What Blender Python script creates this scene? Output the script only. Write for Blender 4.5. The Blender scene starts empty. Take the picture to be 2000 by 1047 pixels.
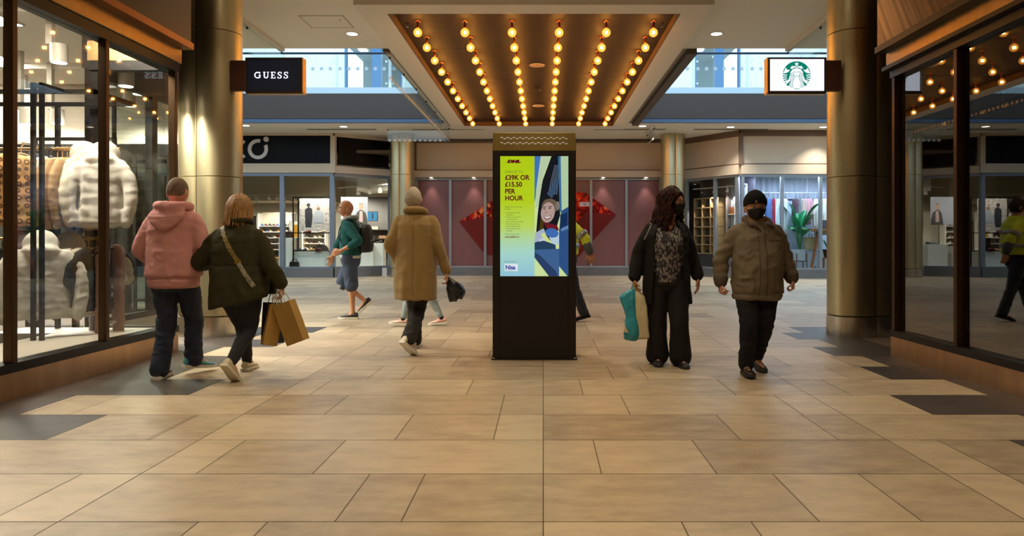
import bpy, bmesh, math, random
import numpy as np
from mathutils import Vector, Matrix
from mathutils.bvhtree import BVHTree

SC = bpy.context.scene
COL = SC.collection
PI = math.pi
R = math.radians
rng = random.Random(7)

# ------------------------------------------------------------------ camera, world, exposure
# camera at (0,0,1.2) looking along +Y, 24 mm; the frame is cropped off-centre (shift)
FPX = 1333.0
cam_d = bpy.data.cameras.new('camera'); cam = bpy.data.objects.new('camera', cam_d); COL.objects.link(cam)
cam.location = (0, 0, 1.2); cam.rotation_euler = (R(90), 0, 0)
cam_d.sensor_width = 36; cam_d.lens = FPX / 2000 * 36
cam_d.shift_x = -61 / 2000; cam_d.shift_y = -53.5 / 2000
cam_d.clip_start = .05; cam_d.clip_end = 200
SC.camera = cam

world = bpy.data.worlds.new('world'); SC.world = world; world.use_nodes = True
bg = world.node_tree.nodes['Background']
bg.inputs[0].default_value = (.58, .80, 1.0, 1); bg.inputs[1].default_value = 2.7

SC.view_settings.view_transform = 'Standard'; SC.view_settings.look = 'None'
SC.view_settings.gamma = 1; SC.view_settings.use_curve_mapping = False
SC.view_settings.exposure = 0.0
cy = SC.cycles
cy.use_denoising = True
cy.max_bounces = 8; cy.diffuse_bounces = 4; cy.glossy_bounces = 4; cy.transmission_bounces = 6; cy.transparent_max_bounces = 16
cy.sample_clamp_indirect = 6.0
cy.caustics_reflective = False; cy.caustics_refractive = False

BULB = 140.0      # filament emission of the marquee bulbs
DOWN = 168.0       # watts of a ceiling downlight
SHOP = 8.0        # scale of the shop lamps

def X(px, Y): return (px - 1061.0) * Y / FPX
def Z(py, Y): return 1.2 - (py - 470.0) * Y / FPX

# ------------------------------------------------------------------ helpers
def lin(h):
    if isinstance(h, str):
        h = h.lstrip('#'); c = [int(h[i:i+2], 16) / 255 for i in (0, 2, 4)]
    else: c = [v / 255 for v in h]
    return tuple((v / 12.92 if v <= .04045 else ((v + .055) / 1.055) ** 2.4) for v in c) + (1.0,)

MATS = {}
def mat(name, col, rough=.6, metal=0., spec=.5, noise=0., nscale=8., stretch=(1, 1, 1), bump=0., bscale=40., bstretch=(1, 1, 1),
        emit=0., ecol=None, coat=0., sss=0., sheen=0., col2=None, aniso=0.):
    if name in MATS: return MATS[name]
    m = bpy.data.materials.new(name); m.use_nodes = True; MATS[name] = m
    nt = m.node_tree; b = nt.nodes['Principled BSDF']
    c = lin(col)
    b.inputs['Base Color'].default_value = c
    b.inputs['Roughness'].default_value = rough; b.inputs['Metallic'].default_value = metal
    b.inputs['Specular IOR Level'].default_value = spec
    if coat: b.inputs['Coat Weight'].default_value = coat; b.inputs['Coat Roughness'].default_value = .1
    if sheen: b.inputs['Sheen Weight'].default_value = sheen
    if sss: b.inputs['Subsurface Weight'].default_value = sss; b.inputs['Subsurface Radius'].default_value = (.01, .004, .002)
    if aniso: b.inputs['Anisotropic'].default_value = aniso
    if emit:
        b.inputs['Emission Color'].default_value = lin(ecol) if ecol else c; b.inputs['Emission Strength'].default_value = emit
    if noise or bump or col2:
        tc = nt.nodes.new('ShaderNodeTexCoord')
        if noise or col2:
            mp = nt.nodes.new('ShaderNodeMapping'); mp.inputs['Scale'].default_value = stretch
            nt.links.new(tc.outputs['Object'], mp.inputs[0])
            n = nt.nodes.new('ShaderNodeTexNoise'); n.inputs['Scale'].default_value = nscale; n.inputs['Detail'].default_value = 5
            nt.links.new(mp.outputs[0], n.inputs['Vector'])
            rp = nt.nodes.new('ShaderNodeValToRGB'); e = rp.color_ramp.elements
            e[0].position = .3; e[1].position = .7
            if col2:
                e[0].color = c; e[1].color = lin(col2)
            else:
                e[0].color = tuple(v * (1 - noise) for v in c[:3]) + (1,); e[1].color = tuple(min(1, v * (1 + noise)) for v in c[:3]) + (1,)
            nt.links.new(n.outputs['Fac'], rp.inputs[0]); nt.links.new(rp.outputs[0], b.inputs['Base Color'])
        if bump:
            mp2 = nt.nodes.new('ShaderNodeMapping'); mp2.inputs['Scale'].default_value = bstretch
            nt.links.new(tc.outputs['Object'], mp2.inputs[0])
            n2 = nt.nodes.new('ShaderNodeTexNoise'); n2.inputs['Scale'].default_value = bscale; n2.inputs['Detail'].default_value = 4
            nt.links.new(mp2.outputs[0], n2.inputs['Vector'])
            bp = nt.nodes.new('ShaderNodeBump'); bp.inputs['Strength'].default_value = bump; bp.inputs['Distance'].default_value = .01
            nt.links.new(n2.outputs['Fac'], bp.inputs['Height']); nt.links.new(bp.outputs[0], b.inputs['Normal'])
    return m

def emis(name, col, strength):
    if name in MATS: return MATS[name]
    m = bpy.data.materials.new(name); m.use_nodes = True; MATS[name] = m
    nt = m.node_tree; nt.nodes.clear()
    o = nt.nodes.new('ShaderNodeOutputMaterial'); e = nt.nodes.new('ShaderNodeEmission')
    e.inputs[0].default_value = lin(col); e.inputs[1].default_value = strength
    nt.links.new(e.outputs[0], o.inputs[0]); return m

def glass(name, tint='ffffff', refl=1.0, base=.02, rough=.0):
    """thin pane: see-through with a mirror layer that follows the Fresnel curve"""
    if name in MATS: return MATS[name]
    m = bpy.data.materials.new(name); m.use_nodes = True; MATS[name] = m
    nt = m.node_tree; nt.nodes.clear()
    o = nt.nodes.new('ShaderNodeOutputMaterial'); mx = nt.nodes.new('ShaderNodeMixShader')
    t = nt.nodes.new('ShaderNodeBsdfTransparent'); t.inputs[0].default_value = lin(tint)
    g = nt.nodes.new('ShaderNodeBsdfGlossy'); g.inputs['Roughness'].default_value = rough
    f = nt.nodes.new('ShaderNodeFresnel'); two_sided(nt, f, 1.5)
    ma = nt.nodes.new('ShaderNodeMath'); ma.operation = 'MULTIPLY_ADD'; ma.inputs[1].default_value = refl; ma.inputs[2].default_value = base; ma.use_clamp = True
    nt.links.new(f.outputs[0], ma.inputs[0]); nt.links.new(ma.outputs[0], mx.inputs[0])
    nt.links.new(t.outputs[0], mx.inputs[1]); nt.links.new(g.outputs[0], mx.inputs[2]); nt.links.new(mx.outputs[0], o.inputs[0])
    return m

def two_sided(nt, f, ior):
    """same reflectance on both faces of a thin pane"""
    g = nt.nodes.new('ShaderNodeNewGeometry'); m = nt.nodes.new('ShaderNodeMapRange')
    m.inputs[3].default_value = ior; m.inputs[4].default_value = 1 / ior
    nt.links.new(g.outputs['Backfacing'], m.inputs[0]); nt.links.new(m.outputs[0], f.inputs[0])

class MB:
    """collects shapes; build() links them as ONE mesh object"""
    def __init__(s): s.v = []; s.f = []; s.mi = []; s.m = 0
    def add(s, vs, fs):
        o = len(s.v); s.v.extend([tuple(map(float, p)) for p in vs])
        for f in fs: s.f.append([i + o for i in f]); s.mi.append(s.m)
        return s
    def box(s, x0, x1, y0, y1, z0, z1):
        v = [(x0,y0,z0),(x1,y0,z0),(x1,y1,z0),(x0,y1,z0),(x0,y0,z1),(x1,y0,z1),(x1,y1,z1),(x0,y1,z1)]
        return s.add(v, [(3,2,1,0),(4,5,6,7),(0,1,5,4),(1,2,6,5),(2,3,7,6),(3,0,4,7)])
    def beam(s, p, q, w, h, up=(0, 0, 1)):
        p = Vector(p); q = Vector(q); d = (q - p).normalized(); u = Vector(up)
        if abs(d.dot(u)) > .99: u = Vector((0, 1, 0))
        a = d.cross(u).normalized() * w / 2; b = a.cross(d).normalized() * h / 2
        vs = [p-a-b, p+a-b, p+a+b, p-a+b, q-a-b, q+a-b, q+a+b, q-a+b]
        return s.add(vs, [(3,2,1,0),(4,5,6,7),(0,1,5,4),(1,2,6,5),(2,3,7,6),(3,0,4,7)])
    def panel(s, p, q, z0, z1, t):
        """upright slab between two plan points, thickness t centred on the line"""
        p = Vector((p[0], p[1], 0)); q = Vector((q[0], q[1], 0)); d = (q - p).normalized(); n = Vector((-d.y, d.x, 0)) * t / 2
        a, b, c, e = p - n, q - n, q + n, p + n
        vs = [(k.x, k.y, z0) for k in (a, b, c, e)] + [(k.x, k.y, z1) for k in (a, b, c, e)]
        return s.add(vs, [(3,2,1,0),(4,5,6,7),(0,1,5,4),(1,2,6,5),(2,3,7,6),(3,0,4,7)])
    def rings(s, rs, cap0=True, cap1=True):
        n = len(rs[0]); vs = [p for r in rs for p in r]; fs = []
        for k in range(len(rs) - 1):
            for i in range(n):
                j = (i + 1) % n; fs.append((k*n+i, k*n+j, (k+1)*n+j, (k+1)*n+i))
        if cap0: fs.append(tuple(range(n - 1, -1, -1)))
        if cap1: fs.append(tuple((len(rs) - 1) * n + i for i in range(n)))
        return s.add(vs, fs)
    def cyl(s, c, r, z0, z1, n=32, r2=None):
        r2 = r if r2 is None else r2
        return s.lathe(c, [(r, z0), (r2, z1)], n)
    def lathe(s, c, prof, n=32, caps=True):
        rs = [[(c[0] + r * math.cos(2*PI*i/n), c[1] + r * math.sin(2*PI*i/n), z) for i in range(n)] for r, z in prof]
        return s.rings(rs, caps, caps)
    def sphere(s, c, r, n=16, m=10, sc=(1, 1, 1)):
        prof = [(math.sin(PI * k / m), -math.cos(PI * k / m)) for k in range(m + 1)]
        prof[0] = (.001, -1); prof[-1] = (.001, 1)
        rs = [[(c[0] + r*sc[0]*a*math.cos(2*PI*i/n), c[1] + r*sc[1]*a*math.sin(2*PI*i/n), c[2] + r*sc[2]*b) for i in range(n)] for a, b in prof]
        return s.rings(rs)
    def tube(s, pts, rads, n=8, sub=1, round_ends=True, ref=(0, 0, 1), flat=None):
        """swept tube through points; rads scalar/list; flat = depth/width ratio along ref-normal"""
        P = [Vector(p) for p in pts]
        if not hasattr(rads, '__len__'): rads = [rads] * len(P)
        if sub > 1:
            Q = []; RR = []
            for i in range(len(P) - 1):
                p0 = P[max(i-1, 0)]; p1 = P[i]; p2 = P[i+1]; p3 = P[min(i+2, len(P)-1)]
                for k in range(sub):
                    t = k / sub
                    Q.append(.5*((2*p1) + (p2-p0)*t + (2*p0-5*p1+4*p2-p3)*t*t + (3*p1-p0-3*p2+p3)*t**3))
                    RR.append(rads[i]*(1-t) + rads[i+1]*t)
            Q.append(P[-1]); RR.append(rads[-1]); P, rads = Q, RR
        rs = []; u = None
        L = len(P)
        T = [(P[min(i+1, L-1)] - P[max(i-1, 0)]).normalized() for i in range(L)]
        u = Vector(ref).cross(T[0])
        if u.length < 1e-3: u = Vector((1, 0, 0)).cross(T[0])
        if u.length < 1e-3: u = Vector((0, 1, 0)).cross(T[0])
        u.normalize()
        def ring(c, t, r):
            nonlocal u
            u = (u - t * u.dot(t)).normalized(); w = t.cross(u); fl = 1 if flat is None else flat
            return [tuple(c + u*(r*math.cos(2*PI*i/n)) + w*(r*fl*math.sin(2*PI*i/n))) for i in range(n)]
        if round_ends:
            for a in (80, 55, 28): rs.append(ring(P[0] - T[0]*rads[0]*math.sin(R(a)), T[0], rads[0]*math.cos(R(a))))
        for i in range(L): rs.append(ring(P[i], T[i], rads[i]))
        if round_ends:
            for a in (28, 55, 80): rs.append(ring(P[-1] + T[-1]*rads[-1]*math.sin(R(a)), T[-1], rads[-1]*math.cos(R(a))))
        return s.rings(rs)
    def prism(s, poly, y0, y1):
        """polygon in the XZ plane, front at y0, back at y1"""
        n = len(poly); vs = [(x, y0, z) for x, z in poly] + [(x, y1, z) for x, z in poly]
        fs = [tuple(range(n)), tuple(range(2*n-1, n-1, -1))] + [(i, i+n, (i+1) % n + n, (i+1) % n) for i in range(n)]
        return s.add(vs, fs)
    def prism_z(s, poly, z0, z1):
        n = len(poly); vs = [(x, y, z0) for x, y in poly] + [(x, y, z1) for x, y in poly]
        fs = [tuple(range(n-1, -1, -1)), tuple(range(n, 2*n))] + [(i, (i+1) % n, (i+1) % n + n, i+n) for i in range(n)]
        return s.add(vs, fs)
    def arc(s, cx, cz, r0, r1, a0, a1, y0, y1, n=24):
        a = [R(a0 + (a1 - a0) * k / n) for k in range(n + 1)]
        for k in range(n):
            q = [(cx+r0*math.cos(a[k]), cz+r0*math.sin(a[k])), (cx+r1*math.cos(a[k]), cz+r1*math.sin(a[k])),
                 (cx+r1*math.cos(a[k+1]), cz+r1*math.sin(a[k+1])), (cx+r0*math.cos(a[k+1]), cz+r0*math.sin(a[k+1]))]
            s.prism(q, y0, y1)
        return s
    def stroke(s, pts, w, y0, y1):
        """polyline band in the XZ plane"""
        L = len(pts); nr = []
        for i in range(L):
            a = pts[max(i-1, 0)]; b = pts[min(i+1, L-1)]; d = Vector((b[0]-a[0], b[1]-a[1])); d.normalize(); nr.append((-d.y, d.x))
        ww = w if hasattr(w, '__len__') else [w] * L
        for i in range(L - 1):
            q = [(pts[i][0]+nr[i][0]*ww[i]/2, pts[i][1]+nr[i][1]*ww[i]/2), (pts[i+1][0]+nr[i+1][0]*ww[i+1]/2, pts[i+1][1]+nr[i+1][1]*ww[i+1]/2),
                 (pts[i+1][0]-nr[i+1][0]*ww[i+1]/2, pts[i+1][1]-nr[i+1][1]*ww[i+1]/2), (pts[i][0]-nr[i][0]*ww[i]/2, pts[i][1]-nr[i][1]*ww[i]/2)]
            s.prism(q[::-1], y0, y1)
        return s
    def xf(s, M, i0=0):
        for i in range(i0, len(s.v)): s.v[i] = tuple(M @ Vector(s.v[i]))
        return s
    def mesh(s, name, mats, smooth=35):
        me = bpy.data.meshes.new(name); me.from_pydata(s.v, [], s.f); me.update()
        bm = bmesh.new(); bm.from_mesh(me); bmesh.ops.recalc_face_normals(bm, faces=bm.faces); bm.to_mesh(me); bm.free()
        for m in (mats if isinstance(mats, (list, tuple)) else [mats]): me.materials.append(m)
        me.polygons.foreach_set('material_index', s.mi)
        if smooth:
            me.polygons.foreach_set('use_smooth', [True] * len(me.polygons))
            if smooth < 180: me.set_sharp_from_angle(angle=R(smooth))
        me.update(); return me
    def build(s, name, mats, parent=None, smooth=35, bevel=0., loc=None, rz=0.):
        o = bpy.data.objects.new(name, s.mesh(name, mats, smooth)); COL.objects.link(o)
        if parent is not None: o.parent = parent
        if loc is not None: o.location = loc; o.rotation_euler = (0, 0, rz)
        if bevel:
            b = o.modifiers.new('bevel', 'BEVEL'); b.width = bevel; b.segments = 2; b.limit_method = 'ANGLE'; b.angle_limit = R(40)
        return o

def thing(name, label, cat, loc=(0, 0, 0), rz=0., group=None, kind=None):
    o = bpy.data.objects.new(name, None); COL.objects.link(o); o.empty_display_size = .1
    o.location = loc; o.rotation_euler = (0, 0, rz); return tag(o, label, cat, group, kind)
def tag(o, label, cat, group=None, kind=None):
    o['label'] = label; o['category'] = cat
    if group: o['group'] = group
    if kind: o['kind'] = kind
    return o
def struct(o, label, cat): return tag(o, label, cat, None, 'structure')
def dup(root, loc, rz, label, group=None):
    r = root.copy(); COL.objects.link(r); r.location = loc; r.rotation_euler = (0, 0, rz); r['label'] = label
    if group: r['group'] = group
    for ch in list(root.children):
        c = ch.copy(); COL.objects.link(c); c.parent = r
        for g in list(ch.children):
            d = g.copy(); COL.objects.link(d); d.parent = c
    return r
def recolor(o, m):
    for s in o.material_slots: s.link = 'OBJECT'; s.material = m

def text(name, body, size, m, parent, loc, bold=0., extrude=.0004, align='LEFT', sx=1.0, space=1.0, flip=False):
    """lettering standing upright and facing -Y"""
    cu = bpy.data.curves.new(name, 'FONT'); cu.body = body; cu.size = size; cu.offset = bold; cu.extrude = extrude
    cu.align_x = align; cu.space_character = space; cu.resolution_u = 4
    t = bpy.data.objects.new(name, cu); COL.objects.link(t)
    dg = bpy.context.evaluated_depsgraph_get()
    me = bpy.data.meshes.new_from_object(t.evaluated_get(dg)); bpy.data.objects.remove(t); bpy.data.curves.remove(cu)
    M = Matrix.Translation(loc) @ Matrix.Rotation(R(90), 4, 'X') @ Matrix.Diagonal((sx, 1, 1, 1))
    me.transform(M); me.materials.clear(); me.materials.append(m); me.name = name
    o = bpy.data.objects.new(name, me); COL.objects.link(o); o.parent = parent; return o

ORD = ['first', 'second', 'third', 'fourth', 'fifth', 'sixth', 'seventh', 'eighth', 'ninth', 'tenth', 'eleventh', 'twelfth', 'thirteenth', 'fourteenth']

# ------------------------------------------------------------------ shared materials
M_ceil = mat('ceiling_paint', 'efe8de', .8)
M_white = mat('white_paint', 'e6e2da', .6)
M_soffit = mat('soffit_paint', 'e6ded3', .7)
M_beige = mat('beige_fascia', 'c9b8a2', .55, noise=.03, nscale=2)
M_black = mat('black_metal', '191614', .38, .4)
M_dark = mat('dark_bronze_paint', '2b211b', .42, .3)
M_bronze = mat('bronze_metal', 'a88a5e', .36, .9, noise=.08, nscale=3, stretch=(1, 4, 1), bump=.04, bscale=60, bstretch=(1, 30, 1))
M_copper = mat('copper_plinth', 'b8946f', .3, .85, noise=.12, nscale=2.5, stretch=(1, 3, .4), bump=.05, bscale=30, bstretch=(1, 2, 20))
M_steel = mat('brushed_steel', 'c9c3b6', .26, 1., noise=.1, nscale=14, stretch=(3, 3, .05), aniso=.5)
M_column = mat('champagne_column', 'cbbf9a', .36, 1., noise=.06, nscale=3, stretch=(1, 1, .3), bump=.03, bscale=80, bstretch=(1, 1, 10))
M_alu = mat('grey_aluminium', '9aa0a8', .4, .6)
M_plinth = mat('grey_blue_plinth', '8b929c', .3, .8, noise=.06, nscale=3)
M_navy = mat('slab_edge_paint', '38291f', .5)
M_blue = mat('blue_channel', '38506c', .4)
M_gls = glass('clear_glass', 'f4f8f6', .6, .005)
M_gls_l = glass('shop_glass_clear', 'eef0ee', .75, .01)
M_gls_d = glass('shop_glass_dark', 'b9b6b2', 2.0, .08)
M_frost = glass('frosted_dot', 'cfd4d6', .4, .55, .5)
M_chrome = mat('chrome', 'd8d8d8', .12, 1.)
# ------------------------------------------------------------------ soft-surface tools for people and clothes
def vnoise(P, sc, seed=0):
    """smooth value noise in [-1,1]; P is (n,3), sc scalar or 3-vector"""
    Q = P * np.array(sc, dtype=float) + seed * 17.31
    i = np.floor(Q).astype(np.int64); f = Q - i; f = f * f * (3 - 2 * f)
    def h(a, b, c):
        n = (a * 374761393 + b * 668265263 + c * 1274126177 + seed * 974711) & 0x7fffffff
        n = ((n ^ (n >> 13)) * 1274126177) & 0x7fffffff
        return ((n ^ (n >> 16)) & 0xffff) / 32767.5 - 1
    r = 0
    for a in (0, 1):
        for b in (0, 1):
            for c in (0, 1):
                w = (f[:, 0] if a else 1 - f[:, 0]) * (f[:, 1] if b else 1 - f[:, 1]) * (f[:, 2] if c else 1 - f[:, 2])
                r = r + w * h(i[:, 0] + a, i[:, 1] + b, i[:, 2] + c)
    return r

def remesh_mb(mb, voxel, name, m, wr=0., ws=(9, 9, 14), smooth=4, seed=1, fold=None):
    """fuse overlapping closed shells into one continuous skin, relax it, then press folds into it"""
    me = mb.mesh(name + '_raw', [], 0)
    o = bpy.data.objects.new(name + '_raw', me); COL.objects.link(o)
    md = o.modifiers.new('r', 'REMESH'); md.mode = 'VOXEL'; md.voxel_size = voxel; md.adaptivity = 0
    dg = bpy.context.evaluated_depsgraph_get(); dg.update()
    out = bpy.data.meshes.new_from_object(o.evaluated_get(dg)); bpy.data.objects.remove(o); bpy.data.meshes.remove(me)
    out.name = name
    n = len(out.vertices); V = np.empty(n * 3); out.vertices.foreach_get('co', V); V = V.reshape(-1, 3)
    E = np.empty(len(out.edges) * 2, dtype=np.int32); out.edges.foreach_get('vertices', E); E = E.reshape(-1, 2)
    deg = np.bincount(E.ravel(), minlength=n).astype(float)[:, None]
    for _ in range(smooth):
        A = np.zeros_like(V); np.add.at(A, E[:, 0], V[E[:, 1]]); np.add.at(A, E[:, 1], V[E[:, 0]])
        V = V * .4 + .6 * A / np.maximum(deg, 1)
    if wr or fold:
        out.vertices.foreach_set('co', V.ravel()); out.update()
        N = np.empty(n * 3); out.vertex_normals.foreach_get('vector', N); N = N.reshape(-1, 3)
        d = np.zeros(n)
        if wr:
            W = V + .05 * vnoise(V, 5, seed + 9)[:, None]; a = 1 - np.abs(vnoise(W, ws, seed)) * 2.2; b = 1 - np.abs(vnoise(W + .4, tuple(1.7 * k for k in ws), seed + 3)) * 2
            zone = .55 + .45 * vnoise(V, 4, seed + 5); d = d + wr * (1.25 * a * zone + .7 * b * (1 - zone) + .3 * vnoise(V, 30, seed + 7))
        if fold: d = d + fold(V)
        V = V + N * d[:, None]
    out.vertices.foreach_set('co', V.ravel()); out.update()
    out.polygons.foreach_set('use_smooth', [True] * len(out.polygons))
    out.materials.clear()
    if m is not None: out.materials.append(m)
    else: out.materials.append(mat('plain_cloth', 'aaaaaa', .85))
    return out
def link_mesh(me, name, parent):
    me.name = name; o = bpy.data.objects.new(name, me); COL.objects.link(o); o.parent = parent; return o

def head_surf(az, el):
    """head shape around its centre at eye height; y is forward; metres"""
    dx = np.sin(az) * np.cos(el); dy = np.cos(az) * np.cos(el); dz = np.sin(el)
    lo = np.clip(-dz, 0, 1)
    x = .0765 * dx * (1 - .30 * lo ** 1.6); y = np.where(dy > 0, .096 * dy, .102 * dy * (1 - .28 * lo)); z = .118 * dz
    f = np.clip(dy, 0, 1) ** 2
    g = lambda x0, z0, sx, sz: np.exp(-((x - x0) / sx) ** 2 - ((z - z0) / sz) ** 2)
    y = y + f * (.022*g(0, -.034, .013, .014) + .013*g(0, -.012, .010, .022) + .006*g(0, .026, .05, .012) - .011*(g(.031, .006, .016, .011) + g(-.031, .006, .016, .011))
                 + .005*(g(.04, -.025, .02, .02) + g(-.04, -.025, .02, .02)) + .006*g(0, -.061, .022, .007) + .005*g(0, -.075, .018, .006) - .003*g(0, -.068, .02, .003) + .010*g(0, -.1, .022, .016))
    return x, y, z
def head_rings(M, n=44, m=36, grow=0., mask=None):
    rs = []
    for k in range(m + 1):
        el = -PI/2 + PI * k / m; el = max(-1.565, min(1.565, el))
        az = np.array([2 * PI * i / n for i in range(n)]); x, y, z = head_surf(az, np.full(n, el))
        if mask is not None:
            t = mask(az, np.full(n, el)); L = np.sqrt(x*x + y*y + z*z); s = 1 + t / L; x, y, z = x*s, y*s, z*s
        rs.append([tuple(M @ Vector((-a, b, c))) for a, b, c in zip(x, y, z)])
    return rs
def sstep(a, b, x): t = np.clip((x - a) / (b - a), 0, 1); return t * t * (3 - 2 * t)

def hand(mb, wrist, d, pn, th, curl=.5, s=1.0, spread=.06):
    """wrist point, hand direction d, palm normal pn, thumb side th"""
    W = Vector(wrist); d = Vector(d).normalized(); th = Vector(th); th = (th - d * th.dot(d)).normalized(); pn0 = Vector(pn); pn = d.cross(th); pn = pn if pn.dot(pn0) > 0 else -pn; pn.normalize()
    K = W + d * .088 * s
    for u in (-.03, -.01, .01, .03):  # palm as four bones grown together
        mb.tube([W + th * u * .55 * s, W.lerp(K, .55) + th * u * .95 * s, K + th * u * s], [.017*s, .0165*s, .012*s], 8, 2)
    for u, L in ((.032, .92), (.011, 1.0), (-.011, .94), (-.031, .76)):
        p = K + th * u * s; dd = (d + th * u * spread * .5).normalized(); pts = [p - d*.012*s, p]; a = 0
        for seg, c in zip((.044, .027, .02), (.75, 1.0, .7)):
            a += curl * c; p = p + (dd * math.cos(a) + pn * math.sin(a)) * seg * L * s; pts.append(p)
        mb.tube(pts, [.0095*s, .0098*s, .0088*s, .008*s, .0068*s], 8, 2)
    b = W + d * .025 * s + th * .026 * s
    pts = [b, b + (d * .6 + th * .75 + pn * .25).normalized() * .036 * s]; a = (d * .85 + th * .35 + pn * (.3 + curl * .5)).normalized(); pts.append(pts[-1] + a * .032 * s); pts.append(pts[-1] + (a + pn * curl * .5).normalized() * .025 * s)
    mb.tube(pts, [.015*s, .0125*s, .0105*s, .008*s], 8, 2)

def V3(*a): return Vector(a)
def body_mesh(J, s, skin, voxel=.0062, bare=False, girth=1.0):
    mb = MB(); P = J['pelvis']; N = J['neck']; g = girth
    P = Vector(P); N = Vector(N)
    def tr(t, rx, ry):
        c = P.lerp(N, t); n = 22
        return [(c.x + rx*s*math.cos(2*PI*i/n), c.y + ry*s*math.sin(2*PI*i/n), c.z) for i in range(n)]
    mb.rings([tr(t, a*g, b*g) for t, a, b in ((-.16, .07, .06), (-.12, .13, .09), (0, .158, .11), (.2, .142, .1), (.4, .14, .1), (.6, .155, .11), (.76, .155, .1), (.88, .11, .078), (.95, .075, .06), (1.0, .058, .058))])
    for k in 'lr':
        h, kn, an = Vector(J['hip' + k]), Vector(J['knee' + k]), Vector(J['ank' + k]); sh, el, w = Vector(J['sh' + k]), Vector(J['el' + k]), Vector(J['wr' + k])
        sh = Vector((sh.x*.82, sh.y, sh.z - .045)); calf = kn.lerp(an, .3); fd = Vector(J['foot' + k]).normalized()
        mb.tube([h, h.lerp(kn, .5), kn, calf, kn.lerp(an, .7), an], [.082*s*g, .072*s*g, .05*s, .052*s, .036*s, .033*s], 14, 3)
        mb.tube([an, an + fd*.05*s + V3(0, 0, -.035)*s, an + fd*.14*s + V3(0, 0, -.055)*s], [.034*s, .034*s, .022*s], 10, 3)
        mb.tube([sh, sh.lerp(el, .5), el, el.lerp(w, .3), w], [.05*s, .044*s, .035*s, .037*s, .025*s], 12, 3)
        hd = J['hand' + k]; mb.tube([w.lerp(el, .08), w + Vector(hd[0]).normalized() * .02], [.026*s, .024*s], 10, 1)
        hand(mb, w + Vector(hd[0]).normalized() * .012, hd[0], hd[1], hd[2], hd[3], s)
    H = Vector(J['head']); Mh = Matrix.Translation(H) @ J['hrot'].to_4x4() @ Matrix.Scale(s * J.get('hs', 1.1), 4)
    mb.tube([N - V3(0, 0, .05*s), N.lerp(H, .5) - V3(0, 0, .01), H + J['hrot'] @ V3(0, -.018*s, -.03*s)], [.066*s, .056*s, .055*s], 14, 2)
    mb.rings(head_rings(Mh))
    for sx in (-1, 1):
        i0 = len(mb.v); mb.sphere((0, 0, 0), .031, 12, 10, (.3, .62, 1)); mb.xf(Mh @ Matrix.Translation((sx*.077, -.012, -.012)) @ Matrix.Rotation(sx * -.35, 4, 'Z'), i0)
    return remesh_mb(mb, voxel, 'body', skin, 0, smooth=2), Mh

def shoe(parent, J, k, s, upper, sole, laces=None, high=0.):
    """low shoe at the ankle, aligned with the foot direction (may be pitched)"""
    an = Vector(J['ank' + k]); f = Vector(J['foot' + k]).normalized(); up = Vector((0, 0, 1)); x = f.cross(up).normalized(); u = x.cross(f).normalized()
    M = Matrix((x, f, u)).transposed().to_4x4(); M.translation = an - u * .085 * s + f * 0.0
    M = M @ Matrix.Scale(s, 4)
    pr = [(-.075, .022, .075), (-.07, .034, .092), (-.03, .038, .1 + high), (.02, .039, .09), (.07, .043, .066), (.12, .047, .056), (.165, .042, .048), (.195, .026, .038), (.205, .008, .028)]
    def ring(y, w, h): return [(w*math.cos(2*PI*i/18)*(1 if math.sin(2*PI*i/18) < .3 else .86), y, .02 + (h-.02)*.5*(1 + math.sin(2*PI*i/18))) for i in range(18)]
    o = MB().rings([ring(*a) for a in pr]).xf(M).build('shoe', upper, parent, 60)
    sp = [(-.085, .02), (-.08, .036), (-.03, .041), (.04, .041), (.11, .051), (.165, .046), (.205, .026), (.214, .008)]
    def sr(y, w): return [(-w, y, 0), (w, y, 0), (w*1.02, y, .016), (w*.98, y, .027), (-w*.98, y, .027), (-w*1.02, y, .016)]
    MB().rings([sr(*a) for a in sp]).xf(M).build('sole', sole, o, 40)
    if laces:
        l = MB()
        for q in range(4): y = .04 + q*.022; z = .087 - q*.0075; l.tube([(-.022, y, z - .008), (0, y + .004, z + .004), (.022, y, z - .008)], .0035, 6, 2)
        l.xf(M).build('laces', laces, o)
    return o

def tops(J, s, rings, sleeves, n=30, slv_end=1.0, cap=None):
    """garment shell: horizontal rings (z,rx,ry,cx,cy) hem to neck, plus sleeve tubes"""
    mb = MB()
    mb.rings([[(cx + rx*math.cos(2*PI*i/n)*(1 if abs(math.cos(2*PI*i/n)) < .8 else 1), cy + ry*math.copysign(abs(math.sin(2*PI*i/n))**.85, math.sin(2*PI*i/n)), z) for i in range(n)] for z, rx, ry, cx, cy in rings])
    for k in 'lr':
        sh, el, w = Vector(J['sh' + k]), Vector(J['el' + k]), Vector(J['wr' + k]); w = el.lerp(w, slv_end); sh = Vector((sh.x * .9, sh.y, sh.z - .03)); a = sleeves
        mb.tube([sh, sh.lerp(el, .22), sh.lerp(el, .6), el, el.lerp(w, .5), w], [a[0]*.76, a[0]*.84, a[1]*.84, a[2]*.85, a[3]*.88, a[4]*.95], 16, 3)
    return mb
def pants(J, s, rt, waist, radii, n=26, end=1.0):
    mb = MB(); P = Vector(J['pelvis'])
    for k in 'lr':
        h, kn, an = Vector(J['hip' + k]), Vector(J['knee' + k]), Vector(J['ank' + k]); an = kn.lerp(an, end)
        mb.tube([h, h.lerp(kn, .45), kn, kn.lerp(an, .45), an], radii, 16, 3)
    mb.rings([[(P.x + rx*math.cos(2*PI*i/n), P.y + ry*math.sin(2*PI*i/n), z) for i in range(n)] for z, rx, ry in waist])
    return mb
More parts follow.
